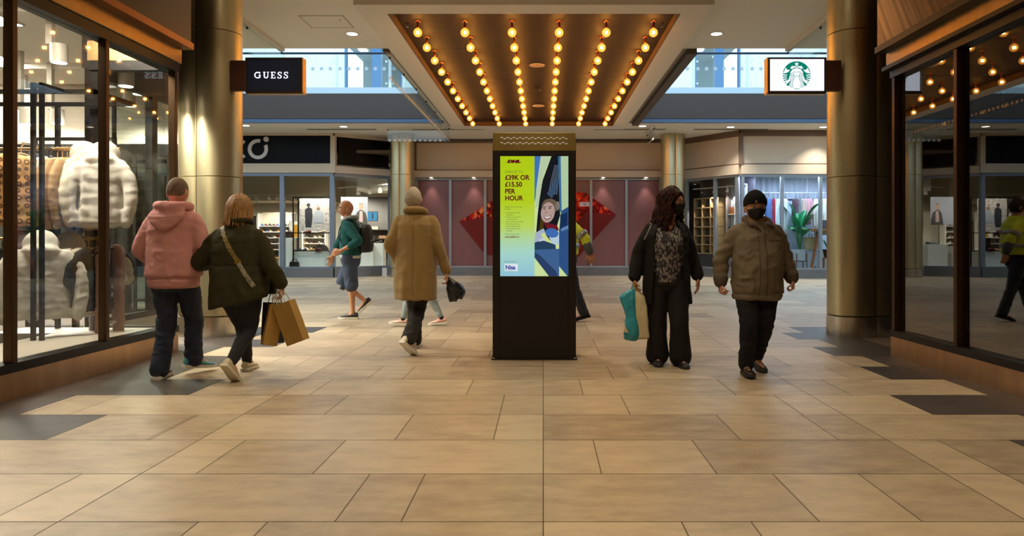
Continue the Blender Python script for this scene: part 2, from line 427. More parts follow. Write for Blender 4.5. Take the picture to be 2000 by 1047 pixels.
def ribbon(me, pts, w, off, name, m, parent, thick=.004):
    """band laid on a garment: pts are (origin, direction) rays that hit the surface"""
    bv = BVHTree.FromPolygons([v.co.copy() for v in me.vertices], [tuple(p.vertices) for p in me.polygons])
    H = []
    for o, d in pts:
        h = bv.ray_cast(Vector(o), Vector(d).normalized())
        if h[0] is not None: H.append((h[0], h[1]))
    if len(H) < 2: return None
    rs = []
    for i, (p, nn) in enumerate(H):
        t = (H[min(i+1, len(H)-1)][0] - H[max(i-1, 0)][0]).normalized(); b = nn.cross(t).normalized() * w / 2; q = p + nn * off
        rs.append([tuple(q - b), tuple(q + b), tuple(q + b - nn * (thick + off)), tuple(q - b - nn * (thick + off))])
    return MB().rings(rs).build(name, m, parent, 50)
def strands(H, Rm, s, count, length, r0, m, parent, name, seed, gap=1.1, wave=.0, flare=.2, tip=.5, thick=.006, lift=1.06, back=0.):
    """hair as locks that leave the crown, follow the skull and hang"""
    rr = random.Random(seed); mb = MB(); Mh = Matrix.Translation(H) @ Rm.to_4x4() @ Matrix.Scale(s * 1.1, 4)
    for k in range(count):
        az = gap + (2*PI - 2*gap) * ((k + rr.random() * .8) / count); out = lift + .12 * rr.random(); L = length * (.82 + .25 * rr.random()); pts = []; ph = rr.random() * 6; start = R(86 - 26 * rr.random())
        n = 11; acc = 0; el = start; p = None
        for i in range(n):
            d = L * i / (n - 1)
            if el > R(-8) : el = start - d / (.115 * out)
            if el > R(-8):
                x, y, z = head_surf(np.array([az]), np.array([el])); q = Vector((-x[0]*out, y[0]*out, z[0]*out)); d0 = d; q0 = q
            else:
                h = d - d0; q = q0 + Vector((q0.x*flare*h*4, q0.y*flare*h*2.5 + back*h, -h))
            q = q + Vector((wave*math.sin(ph + d*38), wave*math.cos(ph*1.7 + d*34), 0)) * min(1, i / 3)
            pts.append(Mh @ q)
        mb.tube(pts, [thick*(.7 + .3*min(1, i/3)) * (1 if i < n - 3 else (tip + (1 - tip)*(n - 1 - i)/3)) for i in range(n)], 6, 1)
    return mb.build(name, m, parent, 180)
def hair_cap(Mh, fn, m, parent, name='hair', bump=0.):
    mb = MB().rings(head_rings(Mh, 64, 48, 0, fn)); o = mb.build(name, m, parent, 180); return o

M_skin = mat('skin_light', 'cf9a7c', .5, sss=.12, noise=.06, nscale=18)
M_skin2 = mat('skin_tan', 'bb8462', .5, sss=.1, noise=.06, nscale=18)
def cloth(name, col, bump=.25, sc=180, noise=.08, rough=.9, sheen=.0): return mat(name, col, rough, 0, .25, noise=noise, nscale=7, bump=bump, bscale=sc, sheen=sheen)
# ------------------------------------------------------------------ floor: one mesh, tiles with their own tone, dark border tiles
def tile_material(name, dark):
    m = bpy.data.materials.new(name); m.use_nodes = True; nt = m.node_tree; b = nt.nodes['Principled BSDF']
    at = nt.nodes.new('ShaderNodeAttribute'); at.attribute_name = 'tone'
    tc = nt.nodes.new('ShaderNodeTexCoord'); mp = nt.nodes.new('ShaderNodeMapping'); mp.inputs['Scale'].default_value = (1, 2.2, 1)
    nt.links.new(tc.outputs['Object'], mp.inputs[0])
    n = nt.nodes.new('ShaderNodeTexNoise'); n.inputs['Scale'].default_value = 3.4; n.inputs['Detail'].default_value = 8; n.inputs['Roughness'].default_value = .68
    nt.links.new(mp.outputs[0], n.inputs['Vector'])
    ad = nt.nodes.new('ShaderNodeMath'); ad.operation = 'MULTIPLY_ADD'; ad.inputs[1].default_value = .35
    nt.links.new(at.outputs['Fac'], ad.inputs[0]); 
    m2 = nt.nodes.new('ShaderNodeMath'); m2.operation = 'MULTIPLY'; m2.inputs[1].default_value = .95; nt.links.new(n.outputs['Fac'], m2.inputs[0])
    nt.links.new(m2.outputs[0], ad.inputs[2])
    rp = nt.nodes.new('ShaderNodeValToRGB'); e = rp.color_ramp.elements
    e[0].position = .3; e[1].position = .86
    e[0].color = lin('2b2725' if dark else '85745f'); e[1].color = lin('48423e' if dark else 'bba98c')
    nt.links.new(ad.outputs[0], rp.inputs[0]); nt.links.new(rp.outputs[0], b.inputs['Base Color'])
    b.inputs['Roughness'].default_value = .42; b.inputs['Specular IOR Level'].default_value = .42
    n2 = nt.nodes.new('ShaderNodeTexNoise'); n2.inputs['Scale'].default_value = 18; n2.inputs['Detail'].default_value = 4
    nt.links.new(mp.outputs[0], n2.inputs['Vector'])
    bp = nt.nodes.new('ShaderNodeBump'); bp.inputs['Strength'].default_value = .05; bp.inputs['Distance'].default_value = .004
    nt.links.new(n2.outputs['Fac'], bp.inputs['Height']); nt.links.new(bp.outputs[0], b.inputs['Normal'])
    return m

def build_floor():
    mb = MB(); tone = []
    mb.m = 0; mb.box(-18, 18, -5.2, 30, -.12, -.002); tone += [0.] * 6
    y0 = 2.952 - .6 * 13; T = .597
    cuts = {  # joints of the rows the picture shows large
        12: [-2.07, -1.47, -1.175, 0, .59, .887, 2.07], 13: [-2.07, -.89, -.607, 0, 1.18, 1.62, 2.07], 14: [-2.07, -1.787, -1.187, 0, .30, .894, 2.07, 2.37],
        15: [-2.39, -2.07, -.894, -.30, 0, 1.19, 1.78, 2.07], 16: [-2.07, -1.51, -.30, 0, .60, 1.79, 2.07], 17: [-2.07, -1.82, -.60, 0, .31, 1.5, 2.07, 2.4],
        18: [-2.07, -1.525, -1.22, 0, .607, .91, 2.07]}
    dl = {15: -3.0, 17: -2.76, 18: -3.28, 19: -3.05, 20: -3.6, 21: -3.05, 22: -3.6, 16: -3.62, 14: -3.62}
    dr = {16: 2.69, 17: 3.46, 18: 3.01, 19: 3.31, 20: 3.03, 21: 3.34, 22: 3.1, 15: 3.28, 14: 2.8}
    rr = random.Random(3); g = .0028
    for k in range(0, 58):
        ya = y0 + k * T; yb = ya + T
        if ya > 29.4: break
        if k in cuts: c = list(cuts[k])
        else:
            c = [-2.07, 0, 2.07]
            for a in (-2.07, 0):
                w = rr.choice([[.6, 1.2], [.3, .6], [.9, 1.2], [.3, 1.5], [.6, .9], [1.2]]); c += [a + q for q in w]
        x = -2.07
        while x > -17: x -= rr.choice([.3, .6, 1.2, 1.2]); c.append(x)
        x = 2.07 if k not in (14, 17) else 2.4
        while x < 17: x += rr.choice([.3, .6, 1.2, 1.2]); c.append(x)
        L = dl.get(k, -3.0 if k % 2 else -3.6); Rr = dr.get(k, 3.02 if k % 2 == 0 else 3.4)
        border = 7 <= k <= 23
        if border: c = [q for q in c if L + .05 < q < Rr - .05] + [L, Rr, -4.2, 3.9]
        c = sorted(set(round(q, 3) for q in c))
        for a, b in zip(c[:-1], c[1:]):
            if b - a < .02: continue
            dark = border and (b <= L + .01 or a >= Rr - .01) and a > -6 and b < 6
            mb.m = 2 if dark else 1
            mb.add([(a+g, ya+g, 0), (b-g, ya+g, 0), (b-g, yb-g, 0), (a+g, yb-g, 0)], [(0, 1, 2, 3)]); tone.append(rr.random())
    me = mb.mesh('floor', [mat('grout', '574b3e', .8), tile_material('beige_tile', False), tile_material('dark_tile', True)], 0)
    at = me.attributes.new('tone', 'FLOAT', 'FACE'); at.data.foreach_set('value', tone)
    o = bpy.data.objects.new('floor', me); COL.objects.link(o)
    struct(o, 'beige stone tile floor with dark grey border tiles', 'floor')
build_floor()

# ------------------------------------------------------------------ shell
HC = 4.69
def S(name, mb, m, label, cat, **k): return struct(mb.build(name, m, **k), label, cat)

S('ceiling', MB().box(-18, 18, -5.2, 12.4, HC, HC + .8), M_ceil, 'flat beige ceiling over the near walkway with round downlights', 'ceiling', smooth=0)
S('ceiling_rear', MB().box(-18, 18, 20.25, 30, HC, HC + .86), M_ceil, 'low beige ceiling in front of the rear shops', 'ceiling', smooth=0)
S('trim_1', MB().box(-18, 18, 20.18, 20.25, HC + .12, HC + .86), M_navy, 'dark slate slab edge below the upper glass balustrade', 'slab edge', smooth=0)
S('trim_2', MB().box(-18, 18, 20.16, 20.26, HC - .005, HC + .1), M_blue, 'blue strip along the foot of the dark slab edge', 'trim', smooth=0)
S('wall_behind', MB().box(-18, 18, -5.3, -5.2, 0, HC), M_beige, 'plain wall behind the camera', 'wall', smooth=0)
S('wall_left', MB().box(-18.1, -18, -5.2, 30, 0, 9), M_beige, 'plain side wall far left', 'wall', smooth=0)
S('wall_right', MB().box(18, 18.1, -5.2, 30, 0, 9), M_beige, 'plain side wall far right', 'wall', smooth=0)
S('wall_rear', MB().box(-18, 18, 30, 30.1, 0, HC), mat('rear_wall_paint', '6b6058', .8), 'dark wall at the back of the rear shops', 'wall', smooth=0)

# upper storey across the void: pale wall with shop windows behind the balustrade
M_upper = mat('upper_white_panel', 'e8eef0', .45)
def upper_wall():
    Y = 24.6
    holes = [(-7.15, -5.1), (-17, -12.5), (5.45, 7.1), (12.5, 17)]
    mb = MB(); xs = -18
    for a, b in sorted(holes):
        mb.box(xs, a, Y, Y + .2, 5.5, 9.5); mb.box(a, b, Y, Y + .2, 8.3, 9.5); mb.box(a, b, Y, Y + .2, 5.5, 5.62); xs = b
    mb.box(xs, 18, Y, Y + .2, 5.5, 9.5)
    S('wall_upper', mb, M_upper, 'pale upper storey wall behind the glass balustrade', 'wall', smooth=0)
    mg = mat('upper_interior', '7d8a8c', .7); mw = mat('blue_frame', '3b6f9e', .4)
    for i, (a, b) in enumerate(holes):
        w = thing('window_%d' % (i + 1), 'upper storey shop window with blue frame, %s' % ['left of the bridge', 'far upper left', 'right of the bridge', 'far upper right'][i], 'window', ((a+b)/2, Y, 5.62), kind='structure')
        h = (b - a) / 2
        f = MB().box(-h, -h+.07, -.03, .15, 0, 2.68).box(h-.07, h, -.03, .15, 0, 2.68).box(-h, h, -.03, .15, 2.61, 2.68).box(-h, h, -.03, .15, 0, .1).box(-h, h, -.02, .14, .98, 1.08)
        f.box(h*.1-.16, h*.1+.16, .02, .3, 0, 2.68)
        f.build('frame', mw, w, 0); MB().box(-h+.07, h-.07, .05, .06, .1, 2.61).build('pane', M_gls, w, 0)
        MB().box(-h, h, .2, 2.6, -.02, 0).box(-h, h, 2.5, 2.6, 0, 2.68).box(-h, h, .2, 2.6, 2.68, 2.74).build('interior', mg, w, 0)
        MB().box(-h*.7, -h*.4, .6, .9, 2.64, 2.67).box(h*.3, h*.6, 1.4, 1.7, 2.64, 2.67).build('ceiling_lamp', emis('upper_lamp', 'f4fbff', 6), w, 0)
upper_wall()

# ------------------------------------------------------------------ bridge soffit with the timber marquee panel
XL, XR, YN, YF = -2.27, 2.0, 9.93, 19.64; YR0 = 23.5
ZS = 4.5; ZW = 4.62
mb = MB()
mb.box(-2.66, XL, 9.55, 20.25, ZS, HC + .1).box(XR, 2.40, 9.55, 20.25, ZS, HC + .1)
mb.box(XL, XR, 9.55, YN, ZS, HC + .1).box(XL, XR, YF, 20.25, ZS, HC + .1)
S('trim_3', mb, M_soffit, 'white dropped soffit frame around the timber bulb panel', 'soffit', smooth=0)
S('trim_4', MB().box(-2.92, 2.80, 12.4, 20.2, HC, HC + .7), mat('bridge_underside', 'a59b8f', .7), 'grey underside of the bridge over the void', 'soffit', smooth=0)
S('trim_5', MB().box(2.62, 2.80, 12.42, 20.15, HC - .1, HC).box(-2.92, -2.80, 12.42, 20.15, HC - .05, HC), mat('bridge_edge', '5d4f45', .6), 'dark edge strips under both sides of the bridge', 'trim', smooth=0)

def wood_material():
    m = bpy.data.materials.new('stained_timber'); m.use_nodes = True; nt = m.node_tree; b = nt.nodes['Principled BSDF']
    tc = nt.nodes.new('ShaderNodeTexCoord'); mp = nt.nodes.new('ShaderNodeMapping'); mp.inputs['Scale'].default_value = (.35, 7, 1)
    nt.links.new(tc.outputs['Object'], mp.inputs[0])
    n = nt.nodes.new('ShaderNodeTexNoise'); n.inputs['Scale'].default_value = 2.2; n.inputs['Detail'].default_value = 8; n.inputs['Roughness'].default_value = .65
    nt.links.new(mp.outputs[0], n.inputs['Vector'])
    rp = nt.nodes.new('ShaderNodeValToRGB'); e = rp.color_ramp.elements; e[0].position = .3; e[1].position = .72
    e[0].color = lin('1e150f'); e[1].color = lin('3d2b1c'); nt.links.new(n.outputs['Fac'], rp.inputs[0])
    nt.links.new(rp.outputs[0], b.inputs['Base Color']); b.inputs['Roughness'].default_value = .6; b.inputs['Specular IOR Level'].default_value = .25
    return m
M_wood = wood_material()
mb = MB()
ys = [YN, 12.15, 14.4, 16.9, YF]
for a, b in zip(ys[:-1], ys[1:]): mb.box(XL, XR, a + .003, b - .003, ZW, ZW + .05)
S('trim_6', mb, M_wood, 'dark stained timber ceiling panel carrying the amber bulbs', 'timber ceiling', smooth=0)
mb = MB().box(XL, XL + .02, YN, YF, ZS, ZW).box(XR - .02, XR, YN, YF, ZS, ZW).box(XL + .02, XR - .02, YF - .02, YF, ZS, ZW).box(XL + .02, XR - .02, YN, YN + .02, ZS, ZW)
S('trim_7', mb, mat('recess_lining', '5a3f25', .6), 'brown lining along the long sides of the bulb recess', 'trim', smooth=0)

# ------------------------------------------------------------------ marquee bulbs
M_cop = mat('copper_fitting', 'c9713c', .28, 1.)
M_globe = glass('amber_globe', 'ffe9c4', .9, .03)
def globe_material():
    m = bpy.data.materials.new('amber_bulb_glass'); m.use_nodes = True; nt = m.node_tree; nt.nodes.clear()
    o = nt.nodes.new('ShaderNodeOutputMaterial'); t = nt.nodes.new('ShaderNodeBsdfTransparent'); t.inputs[0].default_value = lin('ffd48a')
    g = nt.nodes.new('ShaderNodeBsdfGlossy'); g.inputs['Roughness'].default_value = .03
    f = nt.nodes.new('ShaderNodeFresnel'); two_sided(nt, f, 1.3)
    mx = nt.nodes.new('ShaderNodeMixShader'); nt.links.new(f.outputs[0], mx.inputs[0]); nt.links.new(t.outputs[0], mx.inputs[1]); nt.links.new(g.outputs[0], mx.inputs[2])
    e = nt.nodes.new('ShaderNodeEmission'); e.inputs[0].default_value = lin('ffac48'); e.inputs[1].default_value = 1.0
    ad = nt.nodes.new('ShaderNodeAddShader'); nt.links.new(mx.outputs[0], ad.inputs[0]); nt.links.new(e.outputs[0], ad.inputs[1]); nt.links.new(ad.outputs[0], o.inputs[0])
    return m
M_bulb = globe_material()
M_fil = emis('filament', 'ffcd86', BULB)
b0 = thing('light_bulb', 'x', 'light bulb', (0, 0, ZW), group='amber globe bulbs on the timber ceiling')
MB().lathe((0, 0), [(.05, 0), (.05, -.006), (.042, -.012), (.016, -.014)], 20).sphere((.04, 0, -.014), .006, 8, 6).sphere((-.04, 0, -.014), .006, 8, 6).build('mount_plate', M_cop, b0)
MB().lathe((0, 0), [(.015, -.012), (.015, -.04), (.02, -.045), (.022, -.1), (.018, -.108)], 16).build('socket', M_cop, b0)
gl = MB().lathe((0, 0), [(.016, -.104), (.022, -.116)] + [(.068 * math.sin(R(a)), -.18 + .068 * math.cos(R(a))) for a in (24, 40, 60, 80, 100, 120, 140, 160, 176)], 20).build('globe', M_bulb, b0)
MB().lathe((0, 0), [(.004, -.152), (.02, -.158), (.024, -.178), (.02, -.2), (.004, -.206)], 10).build('filament', M_fil, gl)
SIDE = ['outermost left', 'second from left', 'left of centre', 'right of centre', 'second from right', 'outermost right']
for j in range(11):
    for i in range(6):
        x = -1.954 + .734 * i; y = 10.63 + .83 * j
        lab = 'amber globe bulb, %s from the front in the %s lengthwise row' % (ORD[j], SIDE[i])
        if i == j == 0: b0.location = (x, y, ZW); b0['label'] = lab
        else: dup(b0, (x, y, ZW), 0, lab)

# speakers, sensor and sprinklers in the timber panel
for y, l in ((13.3, 'nearer one'), (17.3, 'farther one')):
    t = thing('ceiling_speaker', 'round beige ceiling speaker in the timber bulb panel, %s' % l, 'speaker', (-.12, y, ZW), group='speakers in the timber panel')
    MB().lathe((0, 0), [(.135, 0), (.14, -.008), (.125, -.014), (.02, -.014)], 28).build('grille', mat('speaker_grille', 'c7a37c', .6), t)
    MB().lathe((0, 0), [(.142, 0), (.15, -.004), (.142, -.01), (.136, -.01)], 28, False).build('rim', M_soffit, t)
t = thing('dome_camera', 'small dark dome camera between the ceiling speakers', 'camera', (-.12, 15.3, ZW))
MB().cyl((0, 0), .07, -.03, 0, 20).build('base', M_dark, t); MB().sphere((0, 0, -.03), .05, 16, 8).build('dome', mat('dome_black', '0a0a0a', .1), t)
for x, l in ((-2.14, 'left'), (1.87, 'right')):
    t = thing('sprinkler_head', 'small chrome sprinkler head at the front %s corner of the timber panel' % l, 'sprinkler', (x, 10.75, ZW))
    MB().cyl((0, 0), .035, -.008, 0, 16).build('plate', M_dark, t)
    MB().cyl((0, 0), .012, -.05, -.008, 10).cyl((0, 0), .028, -.056, -.052, 12).build('nozzle', M_chrome, t)

# ------------------------------------------------------------------ downlights in the ceilings
M_lens = emis('downlight_lens', 'fff1dc', 10)
def downlight(x, y, z, label, r=.075, w=DOWN, group=None, col=(1., .86, .68), cone=100):
    t = thing('downlight', label, 'ceiling light', (x, y, z), group=group)
    MB().lathe((0, 0), [(r*1.35, 0), (r*1.35, -.006), (r, -.01), (r, 0)], 24, False).build('rim', M_white, t)
    MB().cyl((0, 0), r * .98, -.006, -.001, 24).build('lens', M_lens, t)
    ld = bpy.data.lights.new('beam', 'SPOT'); ld.energy = w; ld.color = col; ld.spot_size = R(cone); ld.spot_blend = .8; ld.shadow_soft_size = .06
    l = bpy.data.objects.new('beam', ld); COL.objects.link(l); l.parent = t; l.location = (0, 0, -.03)
    return t
downlight(-3.22, 11.5, HC, 'round white downlight in the near ceiling left of the timber panel', .09)
downlight(2.92, 11.5, HC, 'round white downlight in the near ceiling right of the timber panel', .09)
for i, x in enumerate((-3.3, 2.9)):  # downlights added out of view, as fill for the near walkway
    for y in (7.5, 3.2, -.8):
        downlight(x, y, HC, 'unseen fill downlight over the near walkway, %s side, %s' % (('left', 'right')[i], {7.5: 'between the columns', 3.2: 'overhead', -.8: 'behind the viewer'}[y]), .09, col=(1, .82, .58))
for y in (7.9, 5.2, 2.5, -.2):  # unseen middle row, added as fill for the near floor
    downlight(-.13, y, HC, 'unseen fill downlight along the middle of the near walkway, %s' % {7.9: 'farthest out', 5.2: 'above the kiosk approach', 2.5: 'overhead', -.2: 'behind the viewer'}[y], .09, DOWN * 1.3, cone=125, col=(1, .81, .56))
RL = [(480, 245, 'behind the left column'), (671, 247, 'left of the bridge'), (1255, 246, 'right of the bridge'), (1427, 248, 'above the beige fascia'), (1608, 248, 'beside the right column'), (855, 249, 'beneath the bridge end')]
for px, py, l in RL:
    Y = (HC - 1.2) * FPX / (470 - py)
    downlight(X(px, Y), Y, HC, 'small round downlight in the rear ceiling %s' % l, .11, DOWN * 1.7, 'downlights in the rear ceiling', (1, .9, .76))
for px, l in ((842, 'first pane from the left'), (925, 'second pane from the left'), (1178, 'second pane from the right'), (1262, 'last pane on the right')):
    downlight(X(px, 23.3), YR0 - .2, 3.355, 'small wall washer above the red window, %s' % l, .06, 45, 'wall washers above the red window', (1, .86, .8), 70)
for px in (400, 560, 300):
    pass

# access hatch, slot diffusers
t = thing('access_hatch', 'flush square access hatch in the near ceiling', 'hatch', (-3.45, 10.88, HC))
MB().box(-.33, .33, -.28, .28, -.004, 0).build('panel', M_ceil, t, 0)
MB().box(-.35, -.333, -.3, .3, -.006, 0).box(.333, .35, -.3, .3, -.006, 0).box(-.35, .35, -.3, -.283, -.006, 0).box(-.35, .35, .283, .3, -.006, 0).build('frame', mat('hatch_edge', 'b9aea0', .6), t, 0)
MB().cyl((.24, -.1), .014, -.008, -.003, 12).build('lock', M_dark, t)
for x0, x1, l in ((600, 735, 'left of the bridge'), (1160, 1300, 'right of the timber panel'), (1355, 1500, 'above the beige fascia'), (806, 945, 'left behind the timber panel')):
    Yd = (HC - 1.2) * FPX / (470 - 252.5)
    t = thing('slot_diffuser', 'long dark slot air diffuser in the rear ceiling %s' % l, 'vent', ((X(x0, Yd) + X(x1, Yd)) / 2, Yd, HC), group='slot diffusers in the rear ceiling')
    w = (X(x1, Yd) - X(x0, Yd)) / 2
    MB().box(-w, w, -.07, -.05, -.01, 0).box(-w, w, .05, .07, -.01, 0).build('frame', M_alu, t, 0); MB().box(-w, w, -.05, .05, -.004, 0).build('slot', M_dark, t, 0)

# ------------------------------------------------------------------ balustrade on the upper storey
def balustrade(x0, x1, label):
    t = thing('glass_balustrade', label, 'balustrade', ((x0 + x1) / 2, 20.22, 5.55)); h = (x1 - x0) / 2
    MB().box(-h, h, -.05, .05, 0, .18).build('channel', mat('pale_channel', 'b8cbd6', .4), t, 0)
    n = max(2, round((x1 - x0) / 1.5))
    for k in range(n):
        a = -h + 2 * h * k / n; b = -h + 2 * h * (k + 1) / n
        MB().box(a + .01, b - .01, -.008, .008, .18, 1.16).build('glass_panel', M_gls, t, 0)
        d = MB(); q = a + .12
        while q < b - .05:
            d.prism([(q + .055 * math.cos(2*PI*i/16), .74 + .055 * math.sin(2*PI*i/16)) for i in range(16)], -.012, -.0085); q += .26
        d.build('dot_band', mat('manifestation_dot', 'aab6bd', .6), t, 0)
    for k in range(n + 1):
        a = -h + 2 * h * k / n; a = min(max(a, -h + .06), h - .06)
        p = MB().box(a - .035, a + .035, -.015, .06, 0, 1.16)
        for zz in (.3, .95): p.lathe((0, 0), [(.03, 0), (.03, .03)], 12).xf(Matrix.Translation((a - .1, -.01, zz)) @ Matrix.Rotation(R(90), 4, 'X'), len(p.v) - 24); p.lathe((0, 0), [(.03, 0), (.03, .03)], 12).xf(Matrix.Translation((a + .1, -.01, zz)) @ Matrix.Rotation(R(90), 4, 'X'), len(p.v) - 24)
        p.build('post', mat('pale_steel_post', 'cfdbe2', .35, .3), t)
    MB().tube([(-h, 0, 1.2), (h, 0, 1.2)], .035, 12, 1, False).build('handrail', mat('dark_handrail', '23354a', .35, .4), t)
balustrade(-12.5, -2.95, 'upper glass balustrade with dotted panes left of the bridge')
balustrade(2.85, 12.5, 'upper glass balustrade right of the bridge')

# glass smoke curtains hung below the ceilings
def smoke_curtain(p, q, z0, z1, label, dots=None, trim=True):
    t = thing('smoke_curtain', label, 'glass screen', ((p[0]+q[0])/2, (p[1]+q[1])/2, z0))
    c = Vector(((p[0]+q[0])/2, (p[1]+q[1])/2)); a = Vector(p) - c; b = Vector(q) - c; L = (b - a).length; n = max(1, round(L / 1.3)); H = z1 - z0
    for k in range(n):
        u = a.lerp(b, k / n + .004); v = a.lerp(b, (k + 1) / n - .004)
        MB().panel(u, v, 0, H, .012).build('glass_panel', M_gls, t, 0)
    if trim: MB().panel(a, b, H - .07, H, .09).build('rail', M_soffit, t, 0)
    for k in range(n + 1):
        u = a.lerp(b, min(max(k / n, .01), .99)); MB().sphere((u.x, u.y, H - .1), .022, 10, 6).build('clamp', M_dark, t)
    if dots:
        d = MB(); m = int(L / .155); dr = (b - a).normalized(); nn = Vector((-dr.y, dr.x))
        if nn.dot(Vector((0, -1)) if abs(dr.x) > .5 else Vector((1, 0)) * (-1 if c.x > 0 else 1)) < 0: nn = -nn
        for k in range(m):
            u = a + dr * (.08 + k * .155) + nn * .008
            vs = [(u.x + dr.x * .036 * math.cos(2*PI*i/14), u.y + dr.y * .036 * math.cos(2*PI*i/14), dots + .036 * math.sin(2*PI*i/14)) for i in range(14)]
            d.add(vs, [tuple(range(14))])
        d.build('dot_band', mat('white_dot', 'd9d6d0', .6), t, 0)
smoke_curtain((-2.83, 12.5), (-2.83, 20.6), HC - .55, HC - .02, 'long glass smoke screen hung along the left edge of the bridge', .06)
smoke_curtain((-4.78, 20.9), (-2.93, 20.9), HC - .45, HC, 'short dotted glass screen hung by the far left column', .03)
smoke_curtain((3.35, 20.6), (3.35, 22.0), HC - .42, HC, 'short glass screen hung beside the far right column', .03)
smoke_curtain((-4.72, 9.4), (-4.72, 12.35), HC - .5, HC, 'glass smoke screen hung under the ceiling beside the left column')
smoke_curtain((4.42, 9.4), (4.42, 12.35), HC - .5, HC, 'glass smoke screen hung under the ceiling beside the right column')

# ------------------------------------------------------------------ columns
def column(x, y, r, z1, label, joints, drum, x2, r2):
    """two clad shafts grown together over one steel drum"""
    t = thing('column', label, 'column', (x, y, 0))
    zs = [drum] + joints + [z1]
    for c, q in (((0, 0), r), ((x2 - x, .04), r2)):
        s = MB()
        for a, b in zip(zs[:-1], zs[1:]): s.lathe(c, [(q - .012, a), (q, a + .006), (q, b - .006), (q - .012, b)], 64)
        s.build('cladding', M_column, t)
        MB().lathe(c, [(q + .006, 0), (q + .006, drum - .012), (q - .02, drum)], 64).build('base_drum', M_steel, t)
    # dark joint where the two shafts meet
    d = x2 - x; xm = (d*d + r*r - r2*r2) / (2*d); ym = -math.sqrt(max(r*r - xm*xm, .001))
    MB().cyl((xm, ym + .012), .012, drum, z1, 10).build('joint_strip', M_dark, t)
column(-4.14, 8.7, .285, HC, 'champagne metal column behind the pink hoodie beside the left shop', [2.0, 3.82], .26, -4.385, .255)
column(3.935, 8.7, .298, HC, 'champagne metal column beside the right shop below the white sign', [2.0, 3.82], .26, 4.175, .25)
column(-4.52, 22.4, .27, HC, 'champagne metal column at the rear behind the camel coat', [3.35], .3, -4.78, .25)
column(4.13, 22.4, .27, HC, 'champagne metal column at the rear behind the dark-haired woman', [3.35], .3, 4.4, .25)

